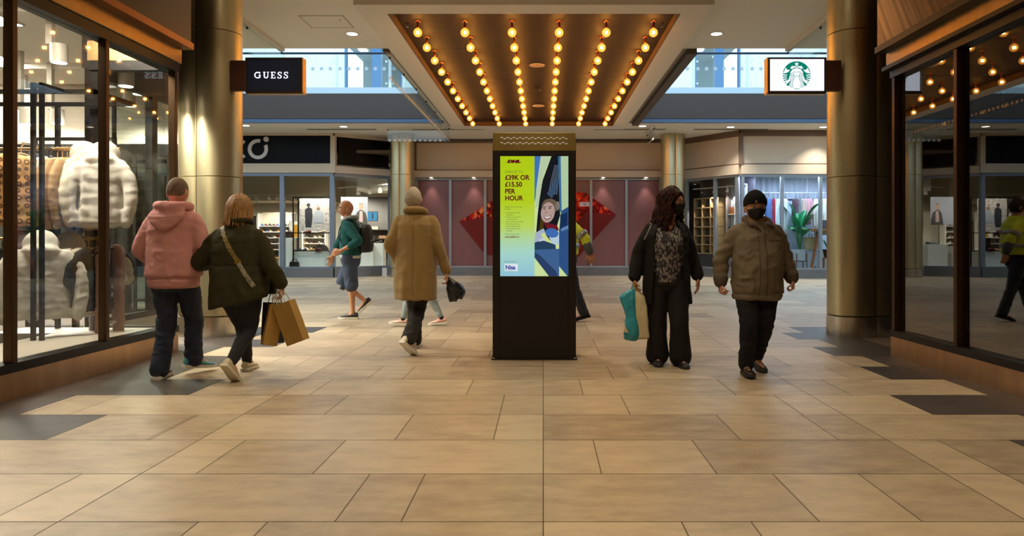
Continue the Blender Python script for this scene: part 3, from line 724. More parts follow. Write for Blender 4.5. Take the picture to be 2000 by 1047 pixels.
# ------------------------------------------------------------------ left shop front (x = -4.02)
def left_shop():
    GX = -4.02; Y1 = 7.48
    w = thing('window_5', 'black framed shop window with copper plinth on the left', 'shop window', (GX, Y1, 0), kind='structure')
    def L(x): return x - GX
    ms = [2.2, 3.85, 5.17, 6.27, Y1 - .04]
    MB().box(-.16, .02, 1.2 - Y1, 0, 0, .205).box(-.9, -.16, -.18, 0, 0, .205).build('plinth', M_copper, w, 0)
    f = MB().box(-.12, .03, 1.2 - Y1, 0, .205, .275).box(-.12, .03, 1.2 - Y1, 0, 3.04, 3.14).box(-.88, -.1, -.12, 0, .205, .275).box(-.88, -.1, -.12, 0, 3.04, 3.14)
    f.build('frame', M_black, w, 0)
    for y in ms: MB().box(-.055, .02, y - Y1 - .026, y - Y1 + .026, .275, 3.04).build('mullion', mat('bronze_mullion', '4a3520', .4, .7), w, 0, .004)
    MB().box(-.88, -.8, -.1, 0, .275, 3.04).build('mullion', M_black, w, 0)
    for a, b in zip(ms[:-1], ms[1:]): MB().box(-.05, -.038, a - Y1 + .035, b - Y1 - .035, .275, 3.04).build('pane', M_gls_l, w, 0)
    MB().box(-.8, -.1, -.06, -.048, .275, 3.04).build('pane', M_gls_l, w, 0)
    MB().box(-.12, .05, 1.2 - Y1, .02, 3.14, 3.36).box(-.9, -.12, -.12, .02, 3.14, 3.36).build('header', M_bronze, w, 0, .006)
    S('wall_fascia_left', MB().box(-4.12, -3.87, 1.2, 7.5, 3.36, HC).box(-4.92, -4.12, 7.38, 7.5, 3.36, HC), M_dark, 'dark bronze fascia above the left shop window', 'fascia', smooth=0)
    S('trim_8', MB().box(-4.0, -3.85, 1.2, 7.52, 3.3, 3.37), mat('bronze_lip', '8a5c34', .4, .8), 'thin bronze lip under the left fascia', 'trim', smooth=0)
    # side wall of the shop behind the column, glazed
    s = thing('window_6', 'black framed side window of the left shop behind the column', 'shop window', (-4.95, 7.5, 0), kind='structure')
    MB().box(-.1, 0, 0, 3.5, 0, .25).build('plinth', mat('pale_ledge', 'cfc8bc', .5), s, 0)
    f = MB().box(-.09, 0, 0, 3.5, .25, .32).box(-.09, 0, 0, 3.5, 3.02, 3.1)
    for y in (0.06, 1.2, 2.35, 3.44): f.box(-.09, 0, y - .06, y + .06, .32, 3.02)
    f.build('frame', M_black, s, 0); MB().box(-.05, -.04, 0, 3.5, .32, 3.02).build('pane', M_gls, s, 0)
    MB().box(-.12, .0, 0, 3.5, 3.1, HC).build('header', M_dark, s, 0)
    r = thing('window_7', 'black framed rear window of the left shop', 'shop window', (-8.05, 11.0, 0), kind='structure')
    f = MB().box(-3.1, 3.1, -.06, .06, 0, .1).box(-3.1, 3.1, -.06, .06, 2.5, 2.75)
    for x in (-3, -2.0, -1.2, -.3, .5, 1.3, 2.1, 3.0): f.box(x - .09, x + .09, -.06, .06, .1, 2.5)
    f.build('frame', M_black, r, 0); MB().box(-3.1, 3.1, -.01, .01, .1, 2.5).build('pane', M_gls, r, 0)
    MB().box(-3.1, 3.1, -.06, .06, 2.75, 4.4).build('header', mat('shop_header', 'b9b0a2', .7), r, 0)
    # shop shell
    S('ceiling_left_shop', MB().box(-11, -4.98, 1.2, 10.9, 3.7, 3.8).box(-4.98, -4.12, 1.2, 7.4, 3.7, 3.8), mat('shop_ceiling', 'e9e4d8', .8), 'pale ceiling of the left clothes shop', 'ceiling', smooth=0)
    S('trim_9', MB().box(-7.6, -5.3, 7.2, 7.26, 3.62, 3.7).box(-7.6, -5.3, 9.6, 9.66, 3.62, 3.7).box(-7.6, -7.54, 7.2, 9.66, 3.62, 3.7).box(-5.36, -5.3, 7.2, 9.66, 3.62, 3.7), M_white, 'raised white ceiling frame in the left shop', 'trim', smooth=0)
    S('wall_left_shop', MB().box(-11.1, -11, 1.2, 10.9, 0, 3.8).box(-11, -4.1, 1.15, 1.2, 0, 3.8), mat('shop_wall', 'cfc5b4', .8), 'pale inner walls of the left clothes shop', 'wall', smooth=0)
    S('trim_10', MB().box(-4.95, -4.14, 1.3, 7.36, .02, .262).box(-5.6, -4.97, 6.9, 7.36, .02, .262), mat('display_ledge', 'bdb6aa', .5), 'pale display ledge inside the left shop window', 'ledge', smooth=0)
left_shop()

# ------------------------------------------------------------------ right shop front (x = 3.67)
def herringbone():
    m = bpy.data.materials.new('diagonal_oak'); m.use_nodes = True; nt = m.node_tree; b = nt.nodes['Principled BSDF']
    tc = nt.nodes.new('ShaderNodeTexCoord'); mp = nt.nodes.new('ShaderNodeMapping'); mp.vector_type = 'TEXTURE'; mp.inputs['Rotation'].default_value = (R(-32), 0, 0); mp.inputs['Scale'].default_value = (1, .11, 2.2)
    nt.links.new(tc.outputs['Object'], mp.inputs[0])
    n = nt.nodes.new('ShaderNodeTexNoise'); n.inputs['Scale'].default_value = 2.4; n.inputs['Detail'].default_value = 8
    nt.links.new(mp.outputs[0], n.inputs['Vector'])
    rp = nt.nodes.new('ShaderNodeValToRGB'); e = rp.color_ramp.elements; e[0].position = .3; e[1].position = .7
    e[0].color = lin('553519'); e[1].color = lin('a3713d'); nt.links.new(n.outputs['Fac'], rp.inputs[0])
    nt.links.new(rp.outputs[0], b.inputs['Base Color']); b.inputs['Roughness'].default_value = .55
    return m
def right_shop():
    GX = 3.67; Y1 = 7.17
    w = thing('window_8', 'dark shop window with copper plinth on the right', 'shop window', (GX, Y1, 0), kind='structure')
    ms = [1.2, 2.7, 4.2, 6.05, Y1 - .05]
    MB().box(-.02, .16, 1.2 - Y1, 0, 0, .2).box(.16, 1.1, -.16, 0, 0, .2).build('plinth', M_copper, w, 0)
    for a in (2.0, 3.4, 4.8, 6.2): pass
    MB().box(-.03, .12, 1.2 - Y1, 0, .2, .265).box(-.03, .12, 1.2 - Y1, 0, 2.9, 3.02).box(.1, 1.1, -.12, 0, .2, .265).box(.1, 1.1, -.12, 0, 2.9, 3.02).build('frame', M_black, w, 0)
    for y in ms: MB().box(-.02, .06, y - Y1 - .026, y - Y1 + .026, .265, 2.9).build('mullion', mat('bronze_mullion', '4a3520', .4, .7), w, 0, .004)
    for a, b in zip(ms[:-1], ms[1:]): MB().box(.038, .05, a - Y1 + .04, b - Y1 - .04, .265, 2.9).build('pane', M_gls_d, w, 0)
    MB().box(.12, 1.05, -.06, -.048, .265, 2.9).build('pane', M_gls_d, w, 0)
    MB().box(1.02, 1.1, -.1, 0, .265, 2.9).build('mullion', M_black, w, 0)
    MB().box(-.06, .1, 1.2 - Y1, .02, 3.02, 3.2).box(.1, 1.1, -.1, .02, 3.02, 3.2).build('header', M_bronze, w, 0, .006)
    MB().box(-.09, .1, 1.2 - Y1, .05, 2.985, 3.025).build('drip_ledge', M_dark, w, 0)
    S('wall_fascia_right', MB().box(3.52, 3.78, 1.2, 7.19, 3.22, HC).box(3.78, 4.8, 7.05, 7.19, 3.22, HC), herringbone(), 'diagonal grained oak fascia above the right shop window', 'fascia', smooth=0)
    S('trim_11', MB().box(3.5, 3.6, 1.2, 7.21, 3.17, 3.235), M_dark, 'dark metal lip under the oak fascia', 'trim', smooth=0)
    S('wall_right_shop', MB().box(9.0, 9.1, 1.2, 9.5, 0, 3.6).box(4.8, 9.1, 9.4, 9.5, 0, HC).box(3.8, 9.0, 1.15, 1.2, 0, 3.6).box(4.8, 4.86, 7.2, 9.5, 0, HC), mat('dark_shop_wall', '241d19', .8), 'dark walls inside the right shop', 'wall', smooth=0)
    S('ceiling_right_shop', MB().box(3.8, 9, 1.2, 7.1, 3.6, 3.65).box(4.86, 9, 7.1, 9.4, 3.6, 3.65), mat('dark_shop_ceiling', '1b1613', .8), 'dark ceiling inside the right shop', 'ceiling', smooth=0)
    S('floor_right_shop', MB().box(3.84, 9, 1.2, 7.0, .0, .02).box(4.87, 9, 7.0, 9.38, 0, .02), mat('dark_shop_floor', '38302b', .5), 'dark floor inside the right shop', 'floor', smooth=0)
    # curved dark counter inside
    t = thing('shop_counter', 'dark curved counter inside the right shop', 'counter', (4.75, 6.2, .02))
    MB().lathe((0, 0), [(.02, 0), (.5, 0), (.5, .72), (.54, .76), (.02, .78)], 40).xf(Matrix.Diagonal((.62, 1.1, 1, 1))).build('body', mat('counter_dark', '54504d', .6), t)
right_shop()
# ------------------------------------------------------------------ rear centre: red hoarding windows
YR = 23.5
def red_wall():
    x0, x1 = X(812, YR), X(1291, YR)
    S('wall_rear_centre', MB().box(x0 - .6, x1 + .6, YR + .1, YR + .3, 0, HC).box(x0, x1, YR - .02, YR + .1, 3.62, 4.58), M_beige, 'beige fascia panel above the red windows', 'fascia', smooth=0)
    S('trim_12', MB().box(x0, x1, YR - .06, YR + .1, 4.56, 4.64).box(x0, x1, YR - .05, YR, 3.58, 3.635).box(x0 - .03, x0 + .03, YR - .05, YR, 3.6, 4.6), mat('brown_trim', '6d5646', .5), 'brown trim framing the beige panel above the red windows', 'trim', smooth=0)
    S('trim_13', MB().box(x0, x1, YR - .3, YR + .1, 3.36, 3.58), M_beige, 'beige ledge between the red windows and the panel above', 'trim', smooth=0)
    w = thing('window_9', 'row of red frosted windows at the rear behind the kiosk', 'shop window', ((x0+x1)/2, YR, 0), kind='structure')
    h = (x1 - x0) / 2
    MB().box(-h, h, -.1, .1, 0, .27).build('plinth', M_plinth, w, 0)
    f = MB().box(-h, h, -.09, .05, .27, .33).box(-h, h, -.09, .05, 3.28, 3.36)
    ms = [X(p, YR) - (x0+x1)/2 for p in (814, 880, 948, 1017, 1086, 1154, 1223, 1289)]
    for m in ms: f.box(m - .045, m + .045, -.09, .05, .33, 3.28)
    f.build('frame', M_alu, w, 0, .004)
    mr = mat('red_frosted_pane', '7d5251', .33, 0, .6, noise=.05, nscale=1.5)
    for a, b in zip(ms[:-1], ms[1:]): MB().box(a + .045, b - .045, -.005, .02, .33, 3.28).build('pane', mr, w, 0)
    # red faceted gem artwork on the panes
    def glitter():
        m = bpy.data.materials.new('red_glitter'); m.use_nodes = True; nt = m.node_tree; b = nt.nodes['Principled BSDF']
        tc = nt.nodes.new('ShaderNodeTexCoord'); v = nt.nodes.new('ShaderNodeTexVoronoi'); v.inputs['Scale'].default_value = 11
        mp = nt.nodes.new('ShaderNodeMapping'); mp.inputs['Scale'].default_value = (1.2, 1, .8); nt.links.new(tc.outputs['Object'], mp.inputs[0]); nt.links.new(mp.outputs[0], v.inputs['Vector'])
        sp = nt.nodes.new('ShaderNodeSeparateColor'); nt.links.new(v.outputs['Color'], sp.inputs[0])
        rp = nt.nodes.new('ShaderNodeValToRGB'); e = rp.color_ramp.elements; e[0].position = .25; e[0].color = lin('6c090a'); e[1].position = 1; e[1].color = lin('ffb070')
        k = rp.color_ramp.elements.new(.65); k.color = lin('c81a16'); k = rp.color_ramp.elements.new(.88); k.color = lin('ef4a28')
        nt.links.new(sp.outputs[0], rp.inputs[0]); nt.links.new(rp.outputs[0], b.inputs['Base Color']); b.inputs['Roughness'].default_value = .25; b.inputs['Metallic'].default_value = .35
        bp = nt.nodes.new('ShaderNodeBump'); bp.inputs['Strength'].default_value = .8; bp.inputs['Distance'].default_value = .05; nt.links.new(sp.outputs[1], bp.inputs['Height']); nt.links.new(bp.outputs[0], b.inputs['Normal'])
        return m
    gp = [(897, 433), (962, 392), (1060, 371), (1145, 377), (1203, 420), (1130, 500), (1045, 503), (948, 497)]
    gx = X(1050, YR); P2 = [(X(a, YR) - gx, Z(b, YR) - 1.7) for a, b in gp]
    t = thing('gem_decoration', 'glittering red faceted gem on the red windows behind the kiosk', 'decoration', (gx, YR - .005, 1.7))
    MB().prism(P2[::-1], -.03, -.002).build('body', glitter(), t, 0)
    ins = [(x * .62, z * .62 + .25) for x, z in P2]
    d = MB()
    for q in ([P2[0], ins[0], ins[-1], P2[-1]][::-1], [P2[4], P2[5], ins[5], ins[4]], [ins[7], ins[6], P2[6], P2[7]][::-1]): MB().prism(q, -.034, -.03).build('facet', mat('deep_red_facet', '6a0d10', .3), t, 0)
    lx, lz = X(1142, YR) - gx, Z(399, YR) - 1.7
    MB().box(lx - .18, lx + .18, -.04, -.031, lz - .075, lz + .075).build('tag', mat('tag_white', 'd8c6cf', .5), t, 0)
    MB().arc(lx, lz, .03, .045, 0, 360, -.043, -.04, 16).build('tag_mark', M_dark, t, 0)
red_wall()

# ------------------------------------------------------------------ rear left: shoe shop
A0 = (-16.5, 22.2); A1 = (X(652, 22.2), 22.2); A2 = (X(766, 23.4), 23.4)
M_sblack = mat('black_signboard', '08080b', .35, 0, .12)
def shoe_shop():
    w = thing('window_10', 'grey framed glazed front of the rear left shoe shop', 'shop window', (A1[0], A1[1], 0), kind='structure')
    o = Vector(A1)
    def q(p): return (p[0] - o.x, p[1] - o.y)
    pl = MB().panel(q(A0), q(A1), 0, .29, .16).panel(q(A1), q(A2), 0, .29, .16); pl.build('plinth', M_plinth, w, 0)
    f = MB()
    for a, b in ((A0, A1), (A1, A2)): f.panel(q(a), q(b), .29, .35, .12).panel(q(a), q(b), 3.3, 3.4, .12)
    xs = [X(p, 22.2) for p in (150, 290, 420, 552)] + [A1[0] - .04]
    for x in xs: f.box(x - o.x - .07, x - o.x + .07, -.07, .07, .35, 3.3)
    f.panel((A2[0]-o.x-.1, A2[1]-o.y-.1), (A2[0]-o.x, A2[1]-o.y), .35, 3.3, .1)
    f.build('frame', mat('slate_blue_frame', '7d8796', .4, .5), w, 0)
    for a, b in zip([A0[0]] + xs, xs): 
        if b - a > .3: MB().box(a - o.x + .07, b - o.x - .07, -.006, .006, .35, 3.3).build('pane', M_gls, w, 0)
    MB().panel(q(A1), q(A2), .35, 3.3, .012).build('pane', M_gls, w, 0)
    s = MB().box(X(550, 22.1)-o.x-.07, X(550, 22.1)-o.x+.07, -.09, -.08, .1, .24); s.build('wall_socket', M_white, w, 0)
    S('trim_14', MB().panel(A0, A1, 3.4, 3.7, .2).panel(A1, A2, 3.4, 3.62, .2).panel(A0, A1, 4.58, HC, .2).panel(A1, A2, 4.58, HC, .2).box(A1[0]-.08, A1[0]+.08, 22.08, 22.25, 3.4, 4.6), M_beige, 'beige ledges framing the black shop sign', 'trim', smooth=0)
    t = thing('shop_sign', 'long black fascia sign with pale round letters at the rear left', 'sign', (A1[0], 22.2, 3.7))
    MB().box(A0[0]-o.x, -.1, -.1, .08, 0, .9).build('board', M_sblack, t, 0)
    ml = mat('sign_letter_grey', 'c9c5c0', .5)
    zc = Z(291.5, 22.1) - 3.7; r0, r1 = .215, .325
    def L(px): return X(px, 22.1) - o.x
    MB().arc(L(504.5), zc, r0, r1, 75, 360, -.14, -.1, 40).arc(L(504.5), zc, r0, r1, 0, 28, -.14, -.1, 6).prism([(L(520.5)+.085*math.cos(2*PI*i/18), zc+.32+.085*math.sin(2*PI*i/18)) for i in range(18)], -.14, -.1).build('letter_o', ml, t, 0)
    for px in (467, 424): MB().arc(L(px), zc, r0, r1, 48, 312, -.14, -.1, 36).build('letter_c', ml, t, 0)
    MB().arc(L(379), zc, r0, r1, 0, 315, -.14, -.1, 36).box(L(379) - .28, L(379) + .3, -.14, -.1, zc - .05, zc + .05).build('letter_e', ml, t, 0)
    t2 = thing('blank_sign_panel', 'glossy black fascia panel beside the far left column', 'sign', (A1[0], 22.2, 3.62))
    MB().panel(q((A1[0]+.12, A1[1]+.08)), q((A2[0]-.12, A2[1]-.08)), .05, .95, .1).build('board', M_sblack, t2, 0)
    # interior shell
    S('wall_shoe_shop', MB().box(-17, -4.3, 28.9, 29, 0, HC).box(-4.9, -4.8, 23.6, 29, 0, HC), mat('shoe_shop_wall', 'dcd5c8', .8), 'white back wall of the shoe shop', 'wall', smooth=0)
    S('ceiling_shoe_shop', MB().box(-17, -4.9, 22.6, 29, 4.1, 4.2), mat('exposed_ceiling', '5e4c39', .8, noise=.3, nscale=3), 'exposed brown ceiling of the shoe shop', 'ceiling', smooth=0)
    S('trim_15', MB().box(-17, -8.4, 26.6, 28.9, 2.75, 4.1), mat('bulkhead_cream', 'c9b99f', .8), 'cream bulkhead above the shoe shelves', 'bulkhead', smooth=0)
    S('trim_16', MB().box(-6.9, -4.95, 25.2, 26.8, 3.05, 3.55), M_white, 'white boxed bulkhead near the far left column', 'bulkhead', smooth=0)
    du = MB()
    for y, z in ((23.4, 3.92), (24.4, 3.98), (25.6, 3.9)): du.tube([(-16, y, z), (-5, y + .4, z)], .09, 10, 1, False)
    for x in (-11, -9.3, -7.5, -6): du.tube([(x, 22.8, 4.02), (x + .3, 28, 4.02)], .04, 8, 1, False)
    S('trim_17', du, mat('duct_grey', '8c8878', .5, .4), 'pipes and ducts under the exposed shoe shop ceiling', 'ducts')
    # track spotlights
    M_spot = mat('spot_white', 'd9d5cc', .5); M_beam = emis('spot_beam', 'fff0d8', 18)
    tr = thing('lighting_track', 'white lighting track along the front of the shoe shop', 'lighting track', (-10.5, 22.6, 3.62)); MB().box(-5.5, 3.4, -.02, .02, 0, .03).beam((3.4, 0, .015), (5.1, 1.18, .015), .04, .03).build('rail', M_spot, tr, 0)
    tr2 = thing('lighting_track', 'white lighting track above the shoe shelves', 'lighting track', (-11.5, 26.3, 2.95)); MB().box(-4.5, 3, -.02, .02, 0, .03).build('rail', M_spot, tr2, 0)
    tr3 = thing('lighting_track', 'sloping-looking white track over the counter by the far left column', 'lighting track', (-6.6, 25.0, 3.15)); MB().beam((-1.2, .9, .05), (1.2, -.9, .05), .04, .04).build('rail', M_spot, tr3, 0)
    def spot(x, y, z, ax, label, w=0, aim=(0, 1)):
        t = thing('track_spotlight', label, 'spotlight', (x, y, z), ax, group='shoe shop track spotlights')
        MB().box(-.02, .02, -.02, .02, -.1, 0).build('stem', M_spot, t, 0)
        M = Matrix.Translation((0, 0, -.12)) @ Matrix.Rotation(R(35), 4, 'X')
        MB().lathe((0, 0), [(.04, .08), (.05, .06), (.085, -.1), (.078, -.1)], 16).xf(M).build('shade', M_spot, t)
        MB().lathe((0, 0), [(.075, -.095), (.005, -.094)], 16).xf(M).build('lens', M_beam, t)
        if w:
            ld = bpy.data.lights.new('beam', 'SPOT'); ld.energy = w * SHOP * .45; ld.color = (1, .9, .76); ld.spot_size = R(110); ld.spot_blend = .7; ld.shadow_soft_size = .08
            l = bpy.data.objects.new('beam', ld); COL.objects.link(l); l.parent = t; l.matrix_local = M @ Matrix.Translation((0, 0, -.12))
    for px, k in ((590, 'first'), (634, 'second'), (671, 'third'), (738, 'last')):
        spot(X(px, 22.6), {671: 22.91, 738: 23.55}.get(px, 22.6), 3.62, 0, 'white spotlight, %s from the left along the front track' % k, 42 if px == 671 else 75)
    for k, px in enumerate((398, 440, 501, 525, 541, 571)):
        spot(X(px, 26.3), 26.3, 2.95, R((0, 20, -30, 0, 30, -20)[k]), 'grey spotlight, %s from the left on the track above the shoe shelves' % ORD[k], 60 if k in (1, 3, 5) else 30)
    for k, (px, Y) in enumerate(((700, 25.6), (722, 25.2), (742, 24.6))):
        spot(X(px, Y), Y, 3.16, R(10), 'bright spotlight, %s from the left on the track by the far left column' % ORD[k], 110)
    # shelves full of shoes
    def shelf_unit(x, y, n, wdt, label):
        t = thing('shoe_rack', label, 'shelving', (x, y, .0))
        MB().box(-wdt/2, wdt/2, .2, .24, 0, 2.35).build('back_panel', mat('rack_back', 'c2b8a6', .7), t, 0)
        MB().box(-wdt/2, -wdt/2 + .04, -.2, .24, 0, 2.3).build('side_panel', M_white, t, 0); MB().box(wdt/2 - .04, wdt/2, -.2, .24, 0, 2.3).build('side_panel', M_white, t, 0)
        for k in range(n): MB().box(-wdt/2 + .04, wdt/2 - .04, -.2, .2, .85 + k * .235 - .02, .85 + k * .235).build('shelf', M_white, t, 0)
        MB().box(-wdt/2 + .04, wdt/2 - .04, -.2, .2, .5, .54).build('shelf', mat('oak_shelf', 'b98a56', .5), t, 0)
        return t
    sm = MB()
    for a, wd, h in ((0,.036,.09),): pass
    prof = [(-.13, .028, .085), (-.10, .036, .1), (-.05, .036, .095), (0, .036, .07), (.06, .043, .055), (.11, .038, .04), (.14, .018, .025)]
    sm.rings([[(wd*math.cos(2*PI*i/12), y, max(.0, h*.5 + h*.5*math.sin(2*PI*i/12))) for i in range(12)] for y, wd, h in prof])
    shoe_me = sm.mesh('display_shoe', mat('shoe_leather', '503020', .4))
    cols = [('black', '1c1a1a'), ('tan', 'a8713c'), ('navy', '232c4e'), ('brown', '5c3420'), ('beige', 'c8b090'), ('white', 'd8d4cc'), ('oxblood', '6a2020'), ('grey', '77767a'), ('blue', '3a5a96')]
    def shoes_on(x, y, wdt, rows, n, where, pal):
        for r_ in range(rows):
            for k in range(n):
                c = cols[pal[(r_ * 3 + k * 2 + (k * k) % 4) % len(pal)]]
                o = bpy.data.objects.new('display_shoe', shoe_me); COL.objects.link(o)
                o.location = (x - wdt/2 + .12 + (wdt - .24) * k / (n - 1), y - .02, .85 + r_ * .235 + .001); o.rotation_euler = (0, 0, PI + R(42))
                recolor(o, mat('shoe_' + c[0], c[1], .4))
                tag(o, '%s shoe, %s from the left on the %s shelf of the %s' % (c[0], ORD[k], ['bottom', 'second lowest', 'middle', 'second highest', 'top'][r_], where), 'shoe', 'shoes on the ' + where)
    shelf_unit(-10.75, 27.5, 5, 1.35, 'white shoe rack against the side of the shoe shop, left of the mesh partition'); shoes_on(-10.75, 27.5, 1.35, 5, 8, 'left shoe rack', [0, 1, 2, 3, 8, 4, 6, 3])
    shelf_unit(-9.25, 27.7, 5, .95, 'narrow white shoe rack behind the mesh partition'); shoes_on(-9.25, 27.7, .95, 5, 5, 'narrow shoe rack', [5, 7, 3, 4, 0])
    t = thing('fitting_mirror', 'tall dark framed mirror left of the shoe rack', 'mirror', (-11.95, 27.5, 0)); MB().box(-.36, .36, 0, .05, .0, 2.2).build('frame', M_dark, t, 0); MB().box(-.32, .05, -.006, 0, .1, 2.15).build('pane', mat('mirror', 'c8ccd0', .05, 1.), t, 0)
    t = thing('light_box', 'small yellow and white light box on a stand beside the shoe rack', 'poster', (-9.45, 25.9, 0)); MB().box(-.2, .2, 0, .06, 1.3, 1.95).build('case', M_white, t, 0); MB().box(-.18, .18, -.004, 0, 1.32, 1.93).build('picture', mat('poster_pale', 'f2ead8', .5, emit=.6), t, 0)
    MB().prism([(-.02, 1.33), (.17, 1.33), (.17, 1.8), (0, 1.8)], -.008, -.004).build('picture_figure', mat('poster_yellow', 'd89a2a', .5, emit=.4), t, 0); MB().box(-.1, .1, 0, .06, 0, 1.3).build('stand', M_dark, t, 0)
    # display frame with mesh poster
    def block(x, y, w_, d, h, label): 
        o = MB().box(-w_/2, w_/2, -d/2, d/2, 0, h).build('display_plinth', mat('gloss_white', 'ecebe6', .3), None, 0, .006, (x, y, .29)); tag(o, label, 'plinth', 'white display plinths in the shoe shop window')
    S('floor_shoe_shop', MB().box(-16.5, A1[0], 22.3, 24.2, 0, .28).box(A1[0], -5.3, 23.1, 24.2, 0, .28), mat('window_bed', 'cfccc6', .5), 'raised white display floor inside the shoe shop window', 'floor', smooth=0)
    block(X(614, 23), 23, 1.15, .6, .55, 'long low white plinth under the framed snow scene'); block(X(562, 23.2), 23.2, .42, .5, 1.0, 'narrow tall white plinth left of the framed snow scene')
    block(X(668, 23.6), 23.6, .55, .4, .72, 'white plinth under the portrait poster'); block(X(712, 23.8), 23.8, .7, .4, .78, 'white plinth right of the portrait poster'); block(X(740, 24), 24.0, .4, .4, .82, 'white plinth nearest the far left column')
    t = thing('display_stand', 'black steel display frame around the snow scene poster', 'display stand', (X(614, 22.85), 22.85, .29))
    f = MB()
    for x in (-.62, .62): f.box(x - .018, x + .018, -.25, -.21, 0, 2.35).box(x - .018, x + .018, .21, .25, 0, 2.35)
    for z in (.55, 1.15, 2.33):
        f.box(-.62, .62, -.25, -.215, z, z + .03).box(-.62, .62, .215, .25, z, z + .03).box(-.635, -.605, -.25, .25, z, z + .03).box(.605, .635, -.25, .25, z, z + .03)
    f.build('frame', M_black, t, 0); MB().box(-.6, .6, -.21, .21, 1.15, 1.165).build('shelf', M_gls, t, 0)
    t = thing('poster', 'snowy woodland poster with two walkers in the black frame', 'poster', (X(614, 23), 23.0, 1.5))
    MB().box(-.5, .5, 0, .01, .0, 1.12).build('print', mat('snow_print', 'f2ebe6', .6, col2='a8948c', nscale=14, noise=.1), t, 0)
    g = MB(); g.prism([(-.3, .15), (-.1, .15), (-.06, .5), (-.08, .78), (-.2, .84), (-.32, .74)], -.004, 0).sphere((-.2, 0, .9), .065, 10, 6, (1, .1, 1)); g.build('printed_walker', mat('print_dark', '35333c', .6), t, 0)
    g = MB(); g.prism([(-.04, .3), (.3, .3), (.32, .6), (.2, .72), (.06, .72), (-.04, .6)], -.005, 0).build('printed_walker', mat('print_puffer', 'b9bac4', .6), t, 0); MB().sphere((.13, 0, .79), .06, 10, 6, (1, .1, 1)).build('printed_walker', mat('print_face', 'a8806c', .6), t)
    t = thing('poster', 'pale portrait poster of a man in a grey jacket in the shoe shop window', 'poster', (X(692, 23.9), 23.9, 1.75))
    MB().box(-.47, .47, 0, .012, 0, .98).build('print', mat('portrait_print', 'a9aab6', .5), t, 0)
    MB().prism([(.02, 0), (.46, 0), (.46, .18), (.4, .42), (.28, .52), (.18, .52), (.08, .42)], -.004, 0).build('printed_jacket', mat('print_jacket', '4b4a46', .6), t, 0); MB().prism([(.17, .1), (.3, .1), (.29, .48), (.19, .48)], -.008, -.004).build('printed_shirt', mat('print_shirt', 'c9a8a8', .6), t, 0)
    MB().sphere((.235, 0, .65), .1, 14, 8, (.8, .06, 1.2)).build('printed_head', mat('print_skin', 'c39a82', .6), t); MB().sphere((.235, 0, .735), .075, 14, 8, (1, .08, .6)).build('printed_hair', mat('print_hair', '8a8682', .6), t)
    t = thing('tv_screen', 'small blue screen showing a black figure beside the portrait poster', 'screen', (X(727, 25.5), 25.5, 1.95)); MB().box(-.2, .2, 0, .05, -.02, .34).build('case', M_black, t, 0); MB().box(-.18, .18, -.004, 0, .0, .32).build('display', emis('tv_blue', '62b4e8', .9), t, 0); MB().box(-.01, .04, -.008, -.004, .06, .28).build('picture_figure', M_black, t, 0)
    t = thing('dark_shelf', 'dark shelf unit with boxes behind the portrait poster', 'shelving', (X(738, 26), 26.4, 0)); MB().box(-.9, .9, .2, .3, 0, 2.9).build('back_panel', mat('dark_grey_panel', '3a3735', .7), t, 0)
    for z in (.9, 1.25, 1.6): MB().box(-.9, .9, -.15, .2, z, z + .03).build('shelf', M_dark, t, 0)
    for k, (dx, z, c, n) in enumerate(((-.5, .93, 'c8b8a8', 'cream'), (-.1, .93, '8a3a2a', 'red'), (.3, .93, '2a2a2a', 'black'), (-.4, 1.28, 'd8d0c4', 'pale'), (.1, 1.28, '6a4a30', 'brown'), (-.2, 1.63, 'a09080', 'grey'))):
        o = MB().box(-.14, .14, -.1, .1, 0, .11).build('shoe_box', mat('box_' + n, c, .7), None, 0, .003, (X(738, 26) + dx, 26.4, z + .001)); tag(o, '%s shoe box on the dark shelf unit, %s shelf' % (n, {.93: 'lower', 1.28: 'middle', 1.63: 'upper'}[z]), 'box', 'boxes on the dark shelf unit')
    # shoes and bags on the plinths and frame
    for px, Y, z, c, l in ((581, 22.85, .87, 0, 'left end of the low plinth'), (592, 22.85, .87, 0, 'second on the low plinth'), (606, 22.85, .87, 1, 'middle of the low plinth'), (618, 22.85, .87, 3, 'right of the middle of the low plinth'),
                           (628, 22.85, 1.47, 4, 'glass shelf of the black frame'), (600, 22.85, 1.47, 6, 'left end of the glass shelf'), (714, 23.75, 1.08, 7, 'plinth right of the portrait'), (722, 23.8, 1.08, 0, 'edge of the plinth right of the portrait'), (740, 23.95, 1.12, 0, 'plinth nearest the column')):
        o = bpy.data.objects.new('display_shoe', shoe_me); COL.objects.link(o); o.location = (X(px, Y), Y, z if z < 1.4 else 1.456); o.rotation_euler = (0, 0, R(100)); 
        o.location.z = {.87: .841, 1.47: 1.456, 1.08: 1.071, 1.12: 1.111}[z]
        recolor(o, mat('shoe_' + cols[c][0], cols[c][1], .4)); tag(o, '%s shoe on display, %s' % (cols[c][0], l), 'shoe', 'shoes in the shoe shop window')
    for px, Y, z, r_, c, l in ((629, 22.9, .841, .2, '1d1a1a', 'round black handbag on the low white plinth'), (622, 22.7, .841, .11, '5a2420', 'small dark red bag in front of the round black handbag')):
        t = thing('handbag', l, 'bag', (X(px, Y), Y, z)); MB().prism([(-r_, 0), (r_, 0), (r_*1.05, r_*.5), (r_*.7, r_*.95), (0, r_*1.1), (-r_*.7, r_*.95), (-r_*1.05, r_*.5)][::-1], -.06, .06).build('body', mat('bag_' + c, c, .35), t, 40, .015)
        MB().tube([(-r_*.5, 0, r_*.95), (-r_*.3, 0, r_*1.5), (r_*.3, 0, r_*1.5), (r_*.5, 0, r_*.95)], .01, 6, 4).build('handle', M_black, t)
